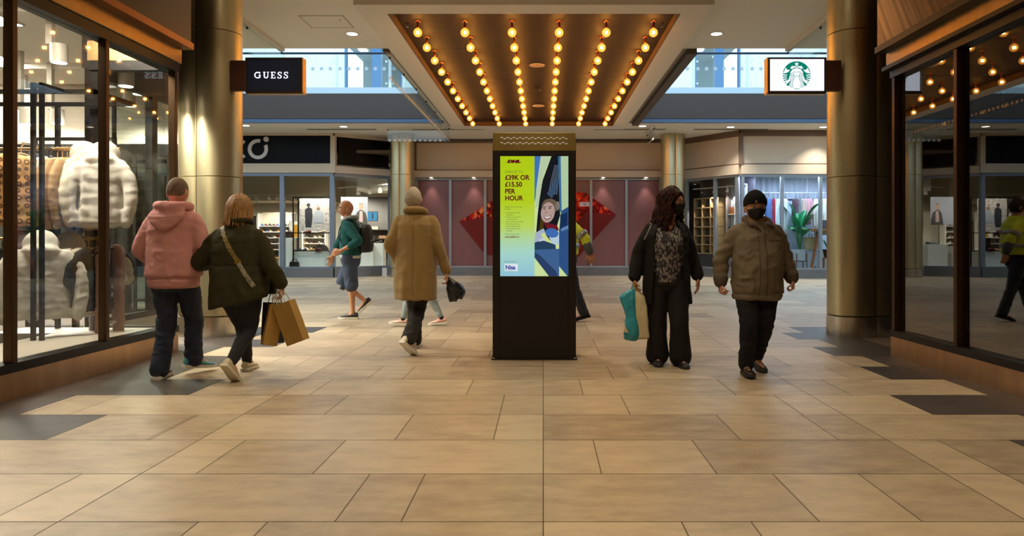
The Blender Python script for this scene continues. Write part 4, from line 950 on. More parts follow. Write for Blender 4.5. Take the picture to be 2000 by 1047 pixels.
    for k, (px, c) in enumerate(((538, '1c1a18'), (553, '3a2418'), (575, '1a1a1c'))):
        t = thing('handbag', ['black handbag on the oak shelf of the left shoe rack', 'brown handbag on the tall narrow white plinth', 'black bag beside the black frame foot'][k], 'bag', [(-10.75, 27.45, .541), (X(562, 23.2), 23.2, 1.291), (X(575, 22.6), 22.6, .281)][k])
        MB().prism([(-.17, 0), (.17, 0), (.14, .22), (-.14, .22)][::-1], -.06, .06).build('body', mat('bag_' + c, c, .4), t, 40, .015); MB().tube([(-.09, 0, .2), (-.06, 0, .3), (.06, 0, .3), (.09, 0, .2)], .01, 6, 4).build('handle', M_black, t)
shoe_shop()

# ------------------------------------------------------------------ rear right: blue-lit display windows
B0 = (X(1340, 23.4), 23.4); B1 = (X(1446, 21.6), 21.6); B2 = (16.5, 21.6)
def right_display():
    o = Vector(B1)
    def q(p): return (p[0] - o.x, p[1] - o.y)
    w = thing('window_11', 'grey framed display windows at the rear right behind the masked couple', 'shop window', (o.x, o.y, 0), kind='structure')
    MB().panel(q(B0), q(B1), 0, .28, .16).panel(q(B1), q(B2), 0, .28, .16).build('plinth', M_plinth, w, 0)
    f = MB()
    for a, b in ((B0, B1), (B1, B2)): f.panel(q(a), q(b), .28, .33, .1).panel(q(a), q(b), 3.22, 3.3, .1)
    xs = [B1[0] + .07] + [X(p, 21.6) for p in (1527, 1602, 1680, 1760)]
    for x in xs: f.box(x - o.x - .045, x - o.x + .045, -.06, .06, .33, 3.22)
    v0, v1 = Vector(B0), Vector(B1); mid = v0.lerp(v1, .5)
    for t_ in (.02, .56, .95): p = v0.lerp(v1, t_); d = (v1 - v0).normalized() * .05; f.panel(q(p - d), q(p + d), .33, 3.22, .1)
    f.build('frame', M_alu, w, 0)
    for a, b in zip(xs[:-1], xs[1:]): MB().box(a - o.x + .045, b - o.x - .045, -.006, .006, .33, 3.22).build('pane', M_gls, w, 0)
    MB().panel(q(v0.lerp(v1, .06)), q(v0.lerp(v1, .52)), .33, 3.22, .012).build('pane', M_gls, w, 0); MB().panel(q(v0.lerp(v1, .6)), q(v0.lerp(v1, .91)), .33, 3.22, .012).build('pane', M_gls, w, 0)
    MB().panel(q(B0), q(B1), 3.3, 3.6, .2).panel(q(B1), q(B2), 3.3, 3.6, .2).build('ledge', M_beige, w, 0)
    S('wall_fascia_rear_right', MB().panel(v0, v1, 3.63, 4.5, .12).panel(B1, B2, 3.63, 4.5, .12), M_beige, 'blank beige fascia panels above the rear right display', 'fascia', smooth=0)
    S('trim_18', MB().panel(v0, v1, 4.5, HC, .16).panel(B1, B2, 4.5, HC, .16).panel(v0, v1, 3.6, 3.64, .16).panel(B1, B2, 3.6, 3.64, .16).box(B1[0]-.06, B1[0]+.06, 21.48, 21.66, 3.6, 4.6), mat('brown_trim', '6d5646', .5), 'brown trim framing the blank beige fascia', 'trim', smooth=0)
    # display interior
    ib = mat('display_back', 'b9c8dc', .7)
    S('wall_rear_right', MB().box(B1[0] + .1, 16.5, 23.1, 23.2, 0, 3.6).box(B1[0] + .02, B1[0] + .1, 21.75, 23.2, 0, 3.6), ib, 'pale blue back wall of the dress display', 'wall', smooth=0)
    S('floor_rear_right', MB().box(B1[0] + .1, 16.5, 21.7, 23.1, 0, .3), mat('display_rug', '8f8270', .9, noise=.3, nscale=20), 'woven floor of the dress display', 'floor', smooth=0)
    S('ceiling_rear_right', MB().prism_z([(B1[0] + .06, 21.72), (16.5, 21.72), (16.5, 25), (B0[0] + .1, 25), (B0[0] + .1, B0[1] + .1)], 3.3, 3.36), M_white, 'white ceiling over the rear right display', 'ceiling', smooth=0)
    t = thing('drape', 'pale pleated drape hanging behind the dress rail', 'curtain', (8.6, 23.0, 2.6)); dm = MB(); n = 90
    pts = [(-2.3 + 4.6 * i / n, .03 * math.sin(i * 1.7) + .02 * math.sin(i * .7)) for i in range(n + 1)]
    dm.add([(x, y, 0) for x, y in pts] + [(x, y, .7) for x, y in pts] + [(x, y + .02, 0) for x, y in pts] + [(x, y + .02, .7) for x, y in pts], [(i, i+1, i+n+2, i+n+1) for i in range(n)] + [(i+2*n+2, i+3*n+3, i+3*n+4, i+2*n+3) for i in range(n)])
    dm.build('cloth', mat('drape_cloth', 'b4bccd', .8), t)
    # fill strips added over the display, hidden behind the window header
    for k, x in enumerate((6.9, 8.2, 9.5, 10.8)):
        t = thing('display_fill_strip', 'added cool fill strip hidden above the dress display, %s from its left end' % ORD[k], 'lamp', (x, 21.79, 3.3)); MB().box(-.5, .5, -.06, .06, -.05, 0).build('case', M_white, t, 0); MB().box(-.48, .48, -.05, .05, -.056, -.05).build('tube', emis('cool_fill_glow', 'cfe2ff', 18 * SHOP), t, 0)
    # clothes on the rail
    zr = 2.78; yr = 22.5
    t = thing('clothes_rail', 'thin white rail carrying the dresses in the rear right display', 'rail', (8.4, yr, zr)); MB().tube([(-2.0, 0, 0), (2.2, 0, 0)], .012, 8, 1).build('rail', M_white, t)
    for k in (-1.6, .3, 2.0): MB().tube([(k, 0, 0), (k, 0, .52)], .006, 6, 1).build('hanger_rod', M_white, t)
    def dress(px, w0, w1, L, col, label, name='dress', arms=False):
        w0 *= .66; w1 *= .62
        t = thing(name, label, name, (X(px, yr), yr, zr), group='clothes on the rear right rail')
        rs = []
        for z, hw in ((-.2, w0*.55), (-.24, w0), (-.34, w0*.95), (-.5, w0*.78), (-.5-(L-.3)*.3, (w0+w1)*.45), (-.2-L*.75, w1*.85), (-.2-L, w1)):
            rs.append([(hw*math.cos(2*PI*i/20), .045*math.sin(2*PI*i/20)*(1+.35*math.sin(i*2.4)), z) for i in range(20)])
        mb = MB().rings(rs)
        if arms: 
            for s in (-1, 1): mb.tube([(s*w0*.9, 0, -.26), (s*w0*1.25, .01, -.5), (s*w0*1.35, 0, -.2-L*.75)], [.05, .045, .04], 8, 3)
        mb.build('fabric', mat('cloth_' + col, col, .8, bump=.3, bscale=20, bstretch=(6, 1, .4)), t, 180)
        MB().tube([(-w0*.8, 0, -.235), (0, 0, -.13), (w0*.8, 0, -.235)], .01, 6, 1).tube([(0, 0, -.13), (0, 0, -.03), (.015, 0, .012), (-.015, 0, .012)], .005, 6, 3).build('hanger', M_dark, t)
    dress(1487, .14, .24, 1.15, 'a9c3da', 'pale blue dress at the left end of the rear rail'); dress(1502, .17, .3, 1.2, '4c679b', 'mid blue sleeveless dress on the rear rail behind the beanie')
    dress(1511, .08, .12, 1.1, '9c1d30', 'narrow red dress hanging beside the mid blue dress'); dress(1519, .13, .2, 1.2, 'c4d6dc', 'white slip dress just right of the red dress'); dress(1528, .11, .17, 1.2, 'd2dde2', 'white slip dress behind the window bar'); dress(1534, .11, .16, 1.2, 'c9d6e0', 'white slip dress just right of the window bar')
    dress(1555, .12, .14, 1.0, '4a2f3f', 'dark plum top with sleeves on the rear rail', 'top', True); dress(1562, .12, .14, 1.15, '6b6e74', 'grey long top on the rear rail', 'top', True); dress(1569, .12, .15, .85, 'b39b92', 'white and tan top on the rear rail', 'top', True); dress(1579, .13, .16, .85, 'c98f9c', 'pink and white top on the rear rail', 'top', True)
    dress(1596, .12, .17, 1.2, 'd9d6cf', 'white coat at the right of the rear rail', 'coat', True); dress(1610, .12, .17, 1.2, 'cfcac2', 'white coat beside the right column', 'coat', True)
    # plant on a stand
    t = thing('potted_plant', 'tall green banana-leaf plant in a grey pot on a wooden stand', 'plant', (X(1562, 22.2), 22.2, .3))
    MB().lathe((0, 0), [(.19, .25), (.215, .62), (.2, .62), (.195, .58), (.01, .57)], 28).build('pot', mat('pot_grey', 'a9b0bb', .4), t)
    for a in range(4): MB().beam((.24*math.cos(R(45+90*a)), .24*math.sin(R(45+90*a)), 0), (.23*math.cos(R(45+90*a)), .23*math.sin(R(45+90*a)), .48), .025, .025).build('stand_leg', mat('stand_wood', '6b4a36', .5), t, 0)
    MB().box(-.23, .23, -.012, .012, .22, .245).box(-.012, .012, -.23, .23, .22, .245).build('stand_rail', mat('stand_wood', '6b4a36', .5), t, 0)
    lm = mat('banana_leaf', '1c7d4d', .35, noise=.3, nscale=6)
    r2 = random.Random(5)
    for k in range(16):
        az = R(k * 137.5 + 20); up = .8 + .95 * r2.random(); out = .18 + .42 * r2.random(); L = .55 + .2 * r2.random()
        st = MB(); b = Vector((.03*math.cos(az), .03*math.sin(az), .58)); p = Vector((out*.35*math.cos(az), out*.35*math.sin(az), .58 + up*.55)); st.tube([b, b.lerp(p, .5) + Vector((0, 0, .04)), p], [.014, .011, .008], 6, 3)
        st.build('stem', mat('plant_stem', '2f6b3e', .5), t)
        lf = MB(); n = 12; dz = up * .55; pos = []
        for i in range(n + 1):
            s = i / n; c = p + Vector((math.cos(az), math.sin(az), 0)) * (out * .9 * s) + Vector((0, 0, dz * s - (.1 + out*.55) * s * s)); hw = .12 * math.sin(PI * min(1, s * .93 + .04)) ** .7
            sd = Vector((-math.sin(az), math.cos(az), 0)); pos.append((c - sd*hw + Vector((0, 0, .03*hw/.1)), c, c + sd*hw + Vector((0, 0, .03*hw/.1))))
        vs = [v for tr in pos for v in tr]; lf.add(vs, [(3*i+j, 3*i+j+1, 3*i+j+4, 3*i+j+3) for i in range(n) for j in (0, 1)])
        o2 = lf.build('leaf', lm, t, 180); so = o2.modifiers.new('s', 'SOLIDIFY'); so.thickness = .004
    # basket, table and props
    t = thing('basket', 'round straw basket with handles beside the green plant', 'basket', (X(1583, 22.7), 22.7, .9)); MB().lathe((0, 0), [(.2, 0), (.24, .2), (.23, .42), (.215, .42), (.22, .2), (.19, .03)], 24).build('body', mat('straw', 'c9b98f', .9, bump=.5, bscale=60, bstretch=(1, 1, 8)), t)
    for s in (-1, 1): MB().tube([(s*.1, -.22, .36), (s*.1 - .05, -.24, .5), (s*.1+.05, -.24, .5), (s*.1 + .06, -.22, .36)], .012, 6, 3).build('handle', mat('straw_handle', 'a08a5a', .8), t)
    t = thing('display_bench', 'pale low bench under the straw basket', 'bench', (X(1590, 22.7), 22.78, .3)); MB().box(-1.0, .9, -.22, .3, .54, .6).build('top', mat('bench_white', 'c4cedb', .5), t, 0, .005); MB().box(-.98, .88, -.2, .28, 0, .54).build('base', mat('bench_white', 'c4cedb', .5), t, 0)
    t = thing('wooden_table', 'small wooden table with slanted leg beside the right column', 'table', (X(1610, 22.2), 22.2, .3)); MB().box(-.5, .5, -.25, .25, 1.2, 1.28).build('top', mat('table_wood', '8d5f3d', .5), t, 0, .006)
    MB().beam((-.42, 0, 0), (-.2, 0, 1.2), .07, .07).build('leg', mat('table_wood2', 'a5663f', .5), t, 0); MB().beam((.42, 0, 0), (.3, 0, 1.2), .07, .07).build('leg', mat('table_wood2', 'a5663f', .5), t, 0)
    t = thing('storage_box', 'dark grey fabric box on the small wooden table', 'box', (X(1614, 22.2), 22.2, 1.581)); MB().lathe((0, 0), [(.2, 0), (.21, .28), (.19, .28), (.185, .02)], 24).build('body', mat('box_fabric', '595560', .8), t); MB().tube([(-.08, -.2, .22), (0, -.24, .2), (.08, -.2, .22)], .012, 6, 3).build('handle', M_dark, t)
    t = thing('sandals', 'dark red leather sandals on the floor of the dress display', 'shoes', (X(1596, 21.95), 21.95, .301))
    for dx in (-.09, .09):
        MB().rings([[(dx + wd*math.cos(2*PI*i/12), y, .012 + .012*math.sin(2*PI*i/12)) for i in range(12)] for y, wd in ((-.13, .02), (-.08, .042), (.02, .035), (.1, .03), (.14, .015))]).build('sole', mat('sandal', '5d2226', .5), t)
        MB().tube([(dx - .045, -.05, .02), (dx, -.06, .07), (dx + .045, -.05, .02)], .014, 6, 3).build('strap', mat('sandal', '5d2226', .5), t)
    t = thing('rug', 'pale rug lying slantwise on the display floor', 'rug', (X(1585, 22.0), 22.0, .301)); MB().prism_z([(-.45, -.2), (.5, -.25), (.6, .22), (-.1, .25)], 0, .012).build('pile', mat('pale_rug', 'c8ced8', .9), t, 0)
    t = thing('small_plant', 'small green plant in a dark pot on a low stand by the right column', 'plant', (X(1616, 21.95), 21.95, .3)); MB().box(-.18, .18, -.15, .15, .32, .36).box(-.17, -.14, -.13, .13, 0, .32).box(.14, .17, -.13, .13, 0, .32).build('stand', mat('table_wood', '8d5f3d', .5), t, 0); MB().lathe((0, 0), [(.1, .361), (.15, .62), (.13, .62), (.02, .6)], 20).build('pot', M_dark, t)
    lf = MB()
    for k in range(14):
        a = R(k * 137.5); lf.tube([(0, 0, .6), (.07*math.cos(a), .07*math.sin(a), .78), (.16*math.cos(a), .16*math.sin(a), .86 + .1*r2.random())], [.012, .022, .005], 6, 4, flat=.3)
    lf.build('leaves', mat('banana_leaf', '1c7d4d', .35), t)
    # angled window: shelves with handbags and dark panel with niche
    dr = (v1 - v0).normalized(); nrm = Vector((-dr.y, dr.x)); nrm = nrm if nrm.y > 0 else -nrm
    ang = math.atan2(dr.y, dr.x); L = (v1 - v0).length
    def A(u, d): p = v0 + dr * u + nrm * d; return (p.x, p.y, 0)
    bk = MB().panel(v0 + nrm*.75, v1 + nrm*.75, 0, 3.3, .06); S('wall_rear_angled', bk, mat('dark_feature_wall', '4b4650', .6), 'dark feature wall behind the angled handbag window', 'wall', smooth=0)
    S('floor_rear_angled', MB().prism_z([tuple(v0 + nrm*.08), tuple(v1 + nrm*.08), tuple(v1 + nrm*.72), tuple(v0 + nrm*.72)], .0, .3), mat('grey_display_floor', '8d8a84', .7), 'grey floor of the angled handbag window', 'floor', smooth=0)
    sh = thing('handbag_shelving', 'pale oak cube shelving holding handbags in the angled window', 'shelving', A(.05, .35), ang)
    mo = mat('pale_oak', 'c2a177', .5); W = 1.06; zs = [.75, 1.05, 1.35, 1.65, 1.97, 2.3, 2.62]
    for z in zs: MB().box(0, W, -.02, .33, z, z + .035).build('shelf', mo, sh, 0)
    for u in (0, .34, .7, W - .03): MB().box(u, u + .03, -.02, .33, .75, 2.65).build('upright', mo, sh, 0)
    MB().box(0, W, .33, .35, .75, 2.65).build('back_panel', mat('shelf_back', 'cbbca4', .6), sh, 0)
    MB().box(0, W, -.02, .35, .3, .75).build('base', mat('dark_base', '3f3c44', .6), sh, 0)
    k = 0
    def local(u, d, z): p = v0 + dr * (.05 + u) + nrm * (.35 + d); return (p.x, p.y, z)
    for r_, z in enumerate(zs[:-1]):
        for c, u in enumerate((.19, .53, .87)):
            if r_ >= 2:
                t = thing('handbag', '%s handbag in the oak shelving, %s column, %s row from the bottom' % (['black', 'dark brown', 'charcoal'][(r_ + c) % 3], ['left', 'middle', 'right'][c], ORD[r_]), 'bag', local(u, .14, z + .036), ang, group='handbags in the oak shelving')
                h = .12 + .03 * ((r_ * 7 + c * 3) % 3); m = mat('hb_%d' % ((r_ + c) % 3), ['17171a', '3d271c', '2e2c31'][(r_ + c) % 3], .4)
                MB().prism([(-.1, 0), (.1, 0), (.085, h), (-.085, h)][::-1], -.05, .05).build('body', m, t, 40, .01); MB().tube([(-.05, 0, h), (-.035, 0, h + .07), (.035, 0, h + .07), (.05, 0, h)], .007, 6, 3).build('handle', m, t)
            else:
                t = thing('display_shoe', 'dark shoe in the oak shelving, %s column, %s row from the bottom' % (['left', 'middle', 'right'][c], ORD[r_]), 'shoe', local(u, .14, z + .036), ang, group='shoes in the oak shelving')
                MB().rings([[(y, wd*math.cos(2*PI*i/10), h*.5 + h*.5*math.sin(2*PI*i/10)) for i in range(10)] for y, wd, h in ((-.1, .03, .09), (-.06, .036, .09), (0, .034, .06), (.06, .04, .05), (.11, .015, .02))]).build('upper', mat('hb_0', '17171a', .4), t)
    ni = thing('display_niche', 'white lit niche in the dark wall of the angled window', 'shelving', A(1.42, .5), ang)
    MB().box(0, .62, .1, .14, .3, 3.0).build('back_panel', mat('niche_white', 'd9d4d8', .6), ni, 0); MB().box(-.06, 0, -.1, .14, .3, 3.05).box(0, .62, -.1, .14, 3.0, 3.05).build('frame', mat('niche_frame', '8d8286', .5), ni, 0)
    for z in (1.55, 2.05): MB().box(0, .62, -.08, .1, z, z + .015).build('shelf', mat('niche_white', 'd9d4d8', .6), ni, 0)
    def nl(u, d, z): p = v0 + dr * (1.42 + u) + nrm * (.5 + d); return (p.x, p.y, z)
    t = thing('handbag', 'tan leather flap bag standing in the white niche', 'bag', nl(.2, 0, 2.066), ang); MB().prism([(-.15, 0), (.15, 0), (.15, .24), (-.15, .24)][::-1], -.04, .04).build('body', mat('tan_leather', 'a5683f', .45), t, 40, .01); MB().prism([(-.15, .24), (-.15, .1), (0, .06), (.15, .1), (.15, .24)], -.047, -.041).build('flap', mat('tan_leather_flap', '8d5530', .45), t, 0)
    for k, u in enumerate((.1, .32, .52)):
        t = thing('display_shoe', 'black heeled shoe in the white niche, %s from the left' % ORD[k], 'shoe', nl(u, 0, 1.566), ang + R(30)); MB().rings([[(y, wd*math.cos(2*PI*i/10), zz + h*.5 + h*.5*math.sin(2*PI*i/10)) for i in range(10)] for y, wd, zz, h in ((-.09, .025, .07, .06), (-.04, .03, .04, .05), (.03, .034, .005, .04), (.09, .012, 0, .02))]).build('upper', M_black, t); MB().box(-.095, -.075, -.01, .01, 0, .08).build('heel', M_black, t, 0)
    tr = thing('lighting_track', 'white lighting track slanting over the angled handbag window', 'lighting track', A(.1, .25), ang); MB().box(0, 1.7, -.015, .015, 2.95, 2.98).build('rail', M_white, tr, 0)
    for k, u in enumerate((.9, 1.45)):
        t = thing('track_spotlight', 'white spotlight over the angled window, %s' % ['nearer the oak shelving', 'over the white niche'][k], 'spotlight', A(.1 + u, .25), ang); t.location.z = 2.95
        M = Matrix.Translation((0, 0, -.1)) @ Matrix.Rotation(R(-30), 4, 'X'); MB().lathe((0, 0), [(.03, .06), (.035, .04), (.05, -.06), (.046, -.06)], 14).xf(M).build('shade', M_white, t); MB().lathe((0, 0), [(.045, -.055), (.004, -.054)], 14).xf(M).build('lens', emis('spot_beam', 'fff0d8', 18), t); MB().box(-.01, .01, -.01, .01, -.06, 0).build('stem', M_white, t, 0)
        ld = bpy.data.lights.new('beam', 'SPOT'); ld.energy = (16, 5)[k] * SHOP; ld.color = (1, .88, .75); ld.spot_size = R(120); ld.shadow_soft_size = .05; l = bpy.data.objects.new('beam', ld); COL.objects.link(l); l.parent = t; l.location = (0, 0, -.17)
right_display()

# ------------------------------------------------------------------ hanging blade signs
def blade(x, y, z, w, h, d, side, label, lit):
    t = thing('blade_sign', label, 'sign', (x, y, z))
    mb = MB().box(-w/2, w/2, -d/2 + .012, d/2, 0, h); mb.box(-w/2, w/2, -d/2, -d/2 + .012, 0, .022).box(-w/2, w/2, -d/2, -d/2 + .012, h - .022, h).box(-w/2, -w/2 + .022, -d/2, -d/2 + .012, .022, h - .022).box(w/2 - .022, w/2, -d/2, -d/2 + .012, .022, h - .022)
    mb.build('case', mat('sign_case', '30221b', .4, .5), t, 0)
    MB().box(-w/2 - .004, w/2 + .004, -d/2 + .02, d/2 - .02, -.012, 0).box(w/2, w/2 + .008, -d/2 + .004, d/2, 0, h).box(-w/2 - .008, -w/2, -d/2 + .004, d/2, 0, h).build('edge_trim', M_bronze, t, 0)
    MB().box(-w/2 + .022, w/2 - .022, -d/2 + .004, -d/2 + .0115, .022, h - .022).build('face', lit, t, 0)
    s = side; MB().box(min(s*w/2, s*(w/2+.2)), max(s*w/2, s*(w/2+.2)), -.035, .035, .03, h - .03).build('bracket', mat('sign_bracket', '4a2c1e', .45, .5), t, 0)
    return t
t = blade(-3.35, 8.55, Z(181, 8.5), .70, .435, .13, -1, 'black blade sign reading GUESS on the left column', mat('sign_face_black', '1b1f2a', .25, emit=.05, ecol='30405a'))
ML = emis('sign_letter_white', 'e8efff', 1.6)
# serif capitals
def serif_word(t, x0, zc, h, y0, y1, m):
    k = h; lw = .14 * k; sw = .07 * k; zb = zc - h / 2
    def G(x):
        mb = MB().arc(x + .42*k, zc, .36*k, .5*k, 40, 320, y0, y1, 26); mb.box(x + .68*k, x + .83*k, y0, y1, zb + .08*k, zc); mb.box(x + .56*k, x + .92*k, y0, y1, zc - sw/2, zc + sw/2); mb.box(x + .74*k, x + .80*k, y0, y1, zc + .2*k, zb + k); return mb, .98*k
    def U(x):
        mb = MB().box(x + .1*k, x + .26*k, y0, y1, zb + .34*k, zb + k).box(x + .7*k, x + .78*k, y0, y1, zb + .34*k, zb + k).arc(x + .44*k, zb + .34*k, .2*k, .34*k, 180, 360, y0, y1, 18); mb.box(x, x + .36*k, y0, y1, zb + k - sw, zb + k).box(x + .6*k, x + .88*k, y0, y1, zb + k - sw, zb + k); return mb, .9*k
    def E(x):
        mb = MB().box(x + .1*k, x + .26*k, y0, y1, zb, zb + k).box(x, x + .68*k, y0, y1, zb, zb + sw).box(x, x + .68*k, y0, y1, zb + k - sw, zb + k).box(x + .2*k, x + .5*k, y0, y1, zc - sw/2, zc + sw/2); mb.box(x + .62*k, x + .68*k, y0, y1, zb, zb + .25*k).box(x + .62*k, x + .68*k, y0, y1, zb + .75*k, zb + k).box(x + .47*k, x + .52*k, y0, y1, zc - .1*k, zc + .1*k); return mb, .72*k
    def Ss(x):
        p = [(.6, .78), (.5, .92), (.33, .97), (.15, .88), (.1, .72), (.2, .58), (.4, .48), (.56, .36), (.58, .2), (.46, .06), (.28, .02), (.12, .1), (.06, .24)]
        wv = [.05, .07, .09, .12, .14, .16, .17, .16, .14, .12, .09, .07, .05]; mb = MB().stroke([(x + a*k, zb + b*k) for a, b in p], [q*k for q in wv], y0, y1); mb.box(x + .57*k, x + .63*k, y0, y1, zb + .7*k, zb + k).box(x + .03*k, x + .09*k, y0, y1, zb, zb + .3*k); return mb, .68*k
    x = x0
    for f, n in ((G, 'g'), (U, 'u'), (E, 'e'), (Ss, 's'), (Ss, 's')):
        mb, w = f(x); mb.build('letter_' + n, m, t, 0); x += w + .3*k
serif_word(t, -.235, .215, .08, -.068, -.061, ML)

t = blade(3.12, 8.45, Z(181.5, 8.4), .71, .435, .13, 1, 'lit white blade sign with a round green emblem on the right column', emis('sign_face_white', 'e9f0ff', 1.25))
MG = emis('emblem_green', '0a8f72', .8); MW = emis('emblem_white', 'edf3ff', 1.2)
def emblem(t, cx, cz, r):
    def E(lay): return -.061 - .0006 * lay - .0005, -.061 - .0006 * lay
    def T(pts): return [(cx + x * r, cz + z * r) for x, z in pts]
    em = MB().prism(T([(math.cos(2*PI*i/64), math.sin(2*PI*i/64)) for i in range(64)])[::-1], *E(0)).build('emblem_disc', MG, t, 0)
    w = MB()
    hair = [(0, .52), (.3, .42), (.46, .2), (.49, -.02), (.56, -.28), (.74, -.46), (.8, -.58), (.6, -.52), (.44, -.4), (.5, -.62), (.62, -.8), (.3, -.955), (-.3, -.955), (-.62, -.8), (-.5, -.62), (-.44, -.4), (-.6, -.52), (-.8, -.58), (-.74, -.46), (-.56, -.28), (-.49, -.02), (-.46, .2), (-.3, .42)]
    w.prism(T(hair), *E(1))
    star = [(math.cos(R(90 + 36*i)) * (.17 if i % 2 == 0 else .075), .79 + math.sin(R(90 + 36*i)) * (.17 if i % 2 == 0 else .075)) for i in range(10)]
    w.prism(T(star)[::-1], *E(1))
    cr = [(-.38, .44), (-.47, .58), (-.36, .57), (-.34, .7), (-.24, .62), (-.13, .67), (-.1, .6), (0, .64), (.1, .6), (.13, .67), (.24, .62), (.34, .7), (.36, .57), (.47, .58), (.38, .44), (.2, .53), (0, .57), (-.2, .53)]
    w.prism(T(cr)[::-1], *E(1))
    for s in (-1, 1):
        fin = [(s*.46, .4), (s*.66, .38), (s*.79, .54), (s*.88, .3), (s*.985, .14), (s*.8, .15), (s*.62, .22)]
        w.prism(T(fin if s > 0 else fin[::-1]), *E(1))
        for k, (a, r0) in enumerate(((2, .68), (-8, .72), (-18, .74), (-28, .76), (-38, .82))):
            q = [(s*r0*math.cos(R(a-1)), r0*math.sin(R(a-1)) + .02), (s*.995*math.cos(R(a+2.5)), .995*math.sin(R(a+2.5))), (s*.995*math.cos(R(a-2.5)), .995*math.sin(R(a-2.5))), (s*r0*math.cos(R(a-5)), r0*math.sin(R(a-5)) + .02)]
            w.prism(T(q), *E(1))
    w.build('emblem_figure', MW, t, 0)
    g = MB()
    for s in (-1, 1):
        for x0, d in ((.2, 0), (.31, .1), (.41, .2)):
            pts = []
            for k in range(20):
                u = k / 19; z = .22 - d*.25 - u * (1.12 - d*.35); x = x0 + .1*u*(1 + d) + .055*math.sin(u * 9.5 + 1.0) * (u > .05)
                if x*x + z*z < .98: pts.append((s*x, z))
            g.stroke(T(pts), .035 * r, *E(2))
        g.stroke(T([(s*.06, .22), (s*.13, .26), (s*.21, .22)]), .035*r, *E(2)); g.stroke(T([(s*.06, .26), (s*.05, .12)]), .014*r, *E(2))
        g.stroke(T([(s*.5, -.75), (s*.58, -.62), (s*.46, -.5)]), .03*r, *E(2))
    g.stroke(T([(-.05, 0), (0, -.02), (.05, 0)]), .03*r, *E(2)); g.stroke(T([(-.22, .06), (-.16, -.06), (0, -.13), (.16, -.06), (.22, .06)]), .03*r, *E(2))
    g.build('emblem_line', MG, t, 0)
emblem(t, -.005, .215, .172)

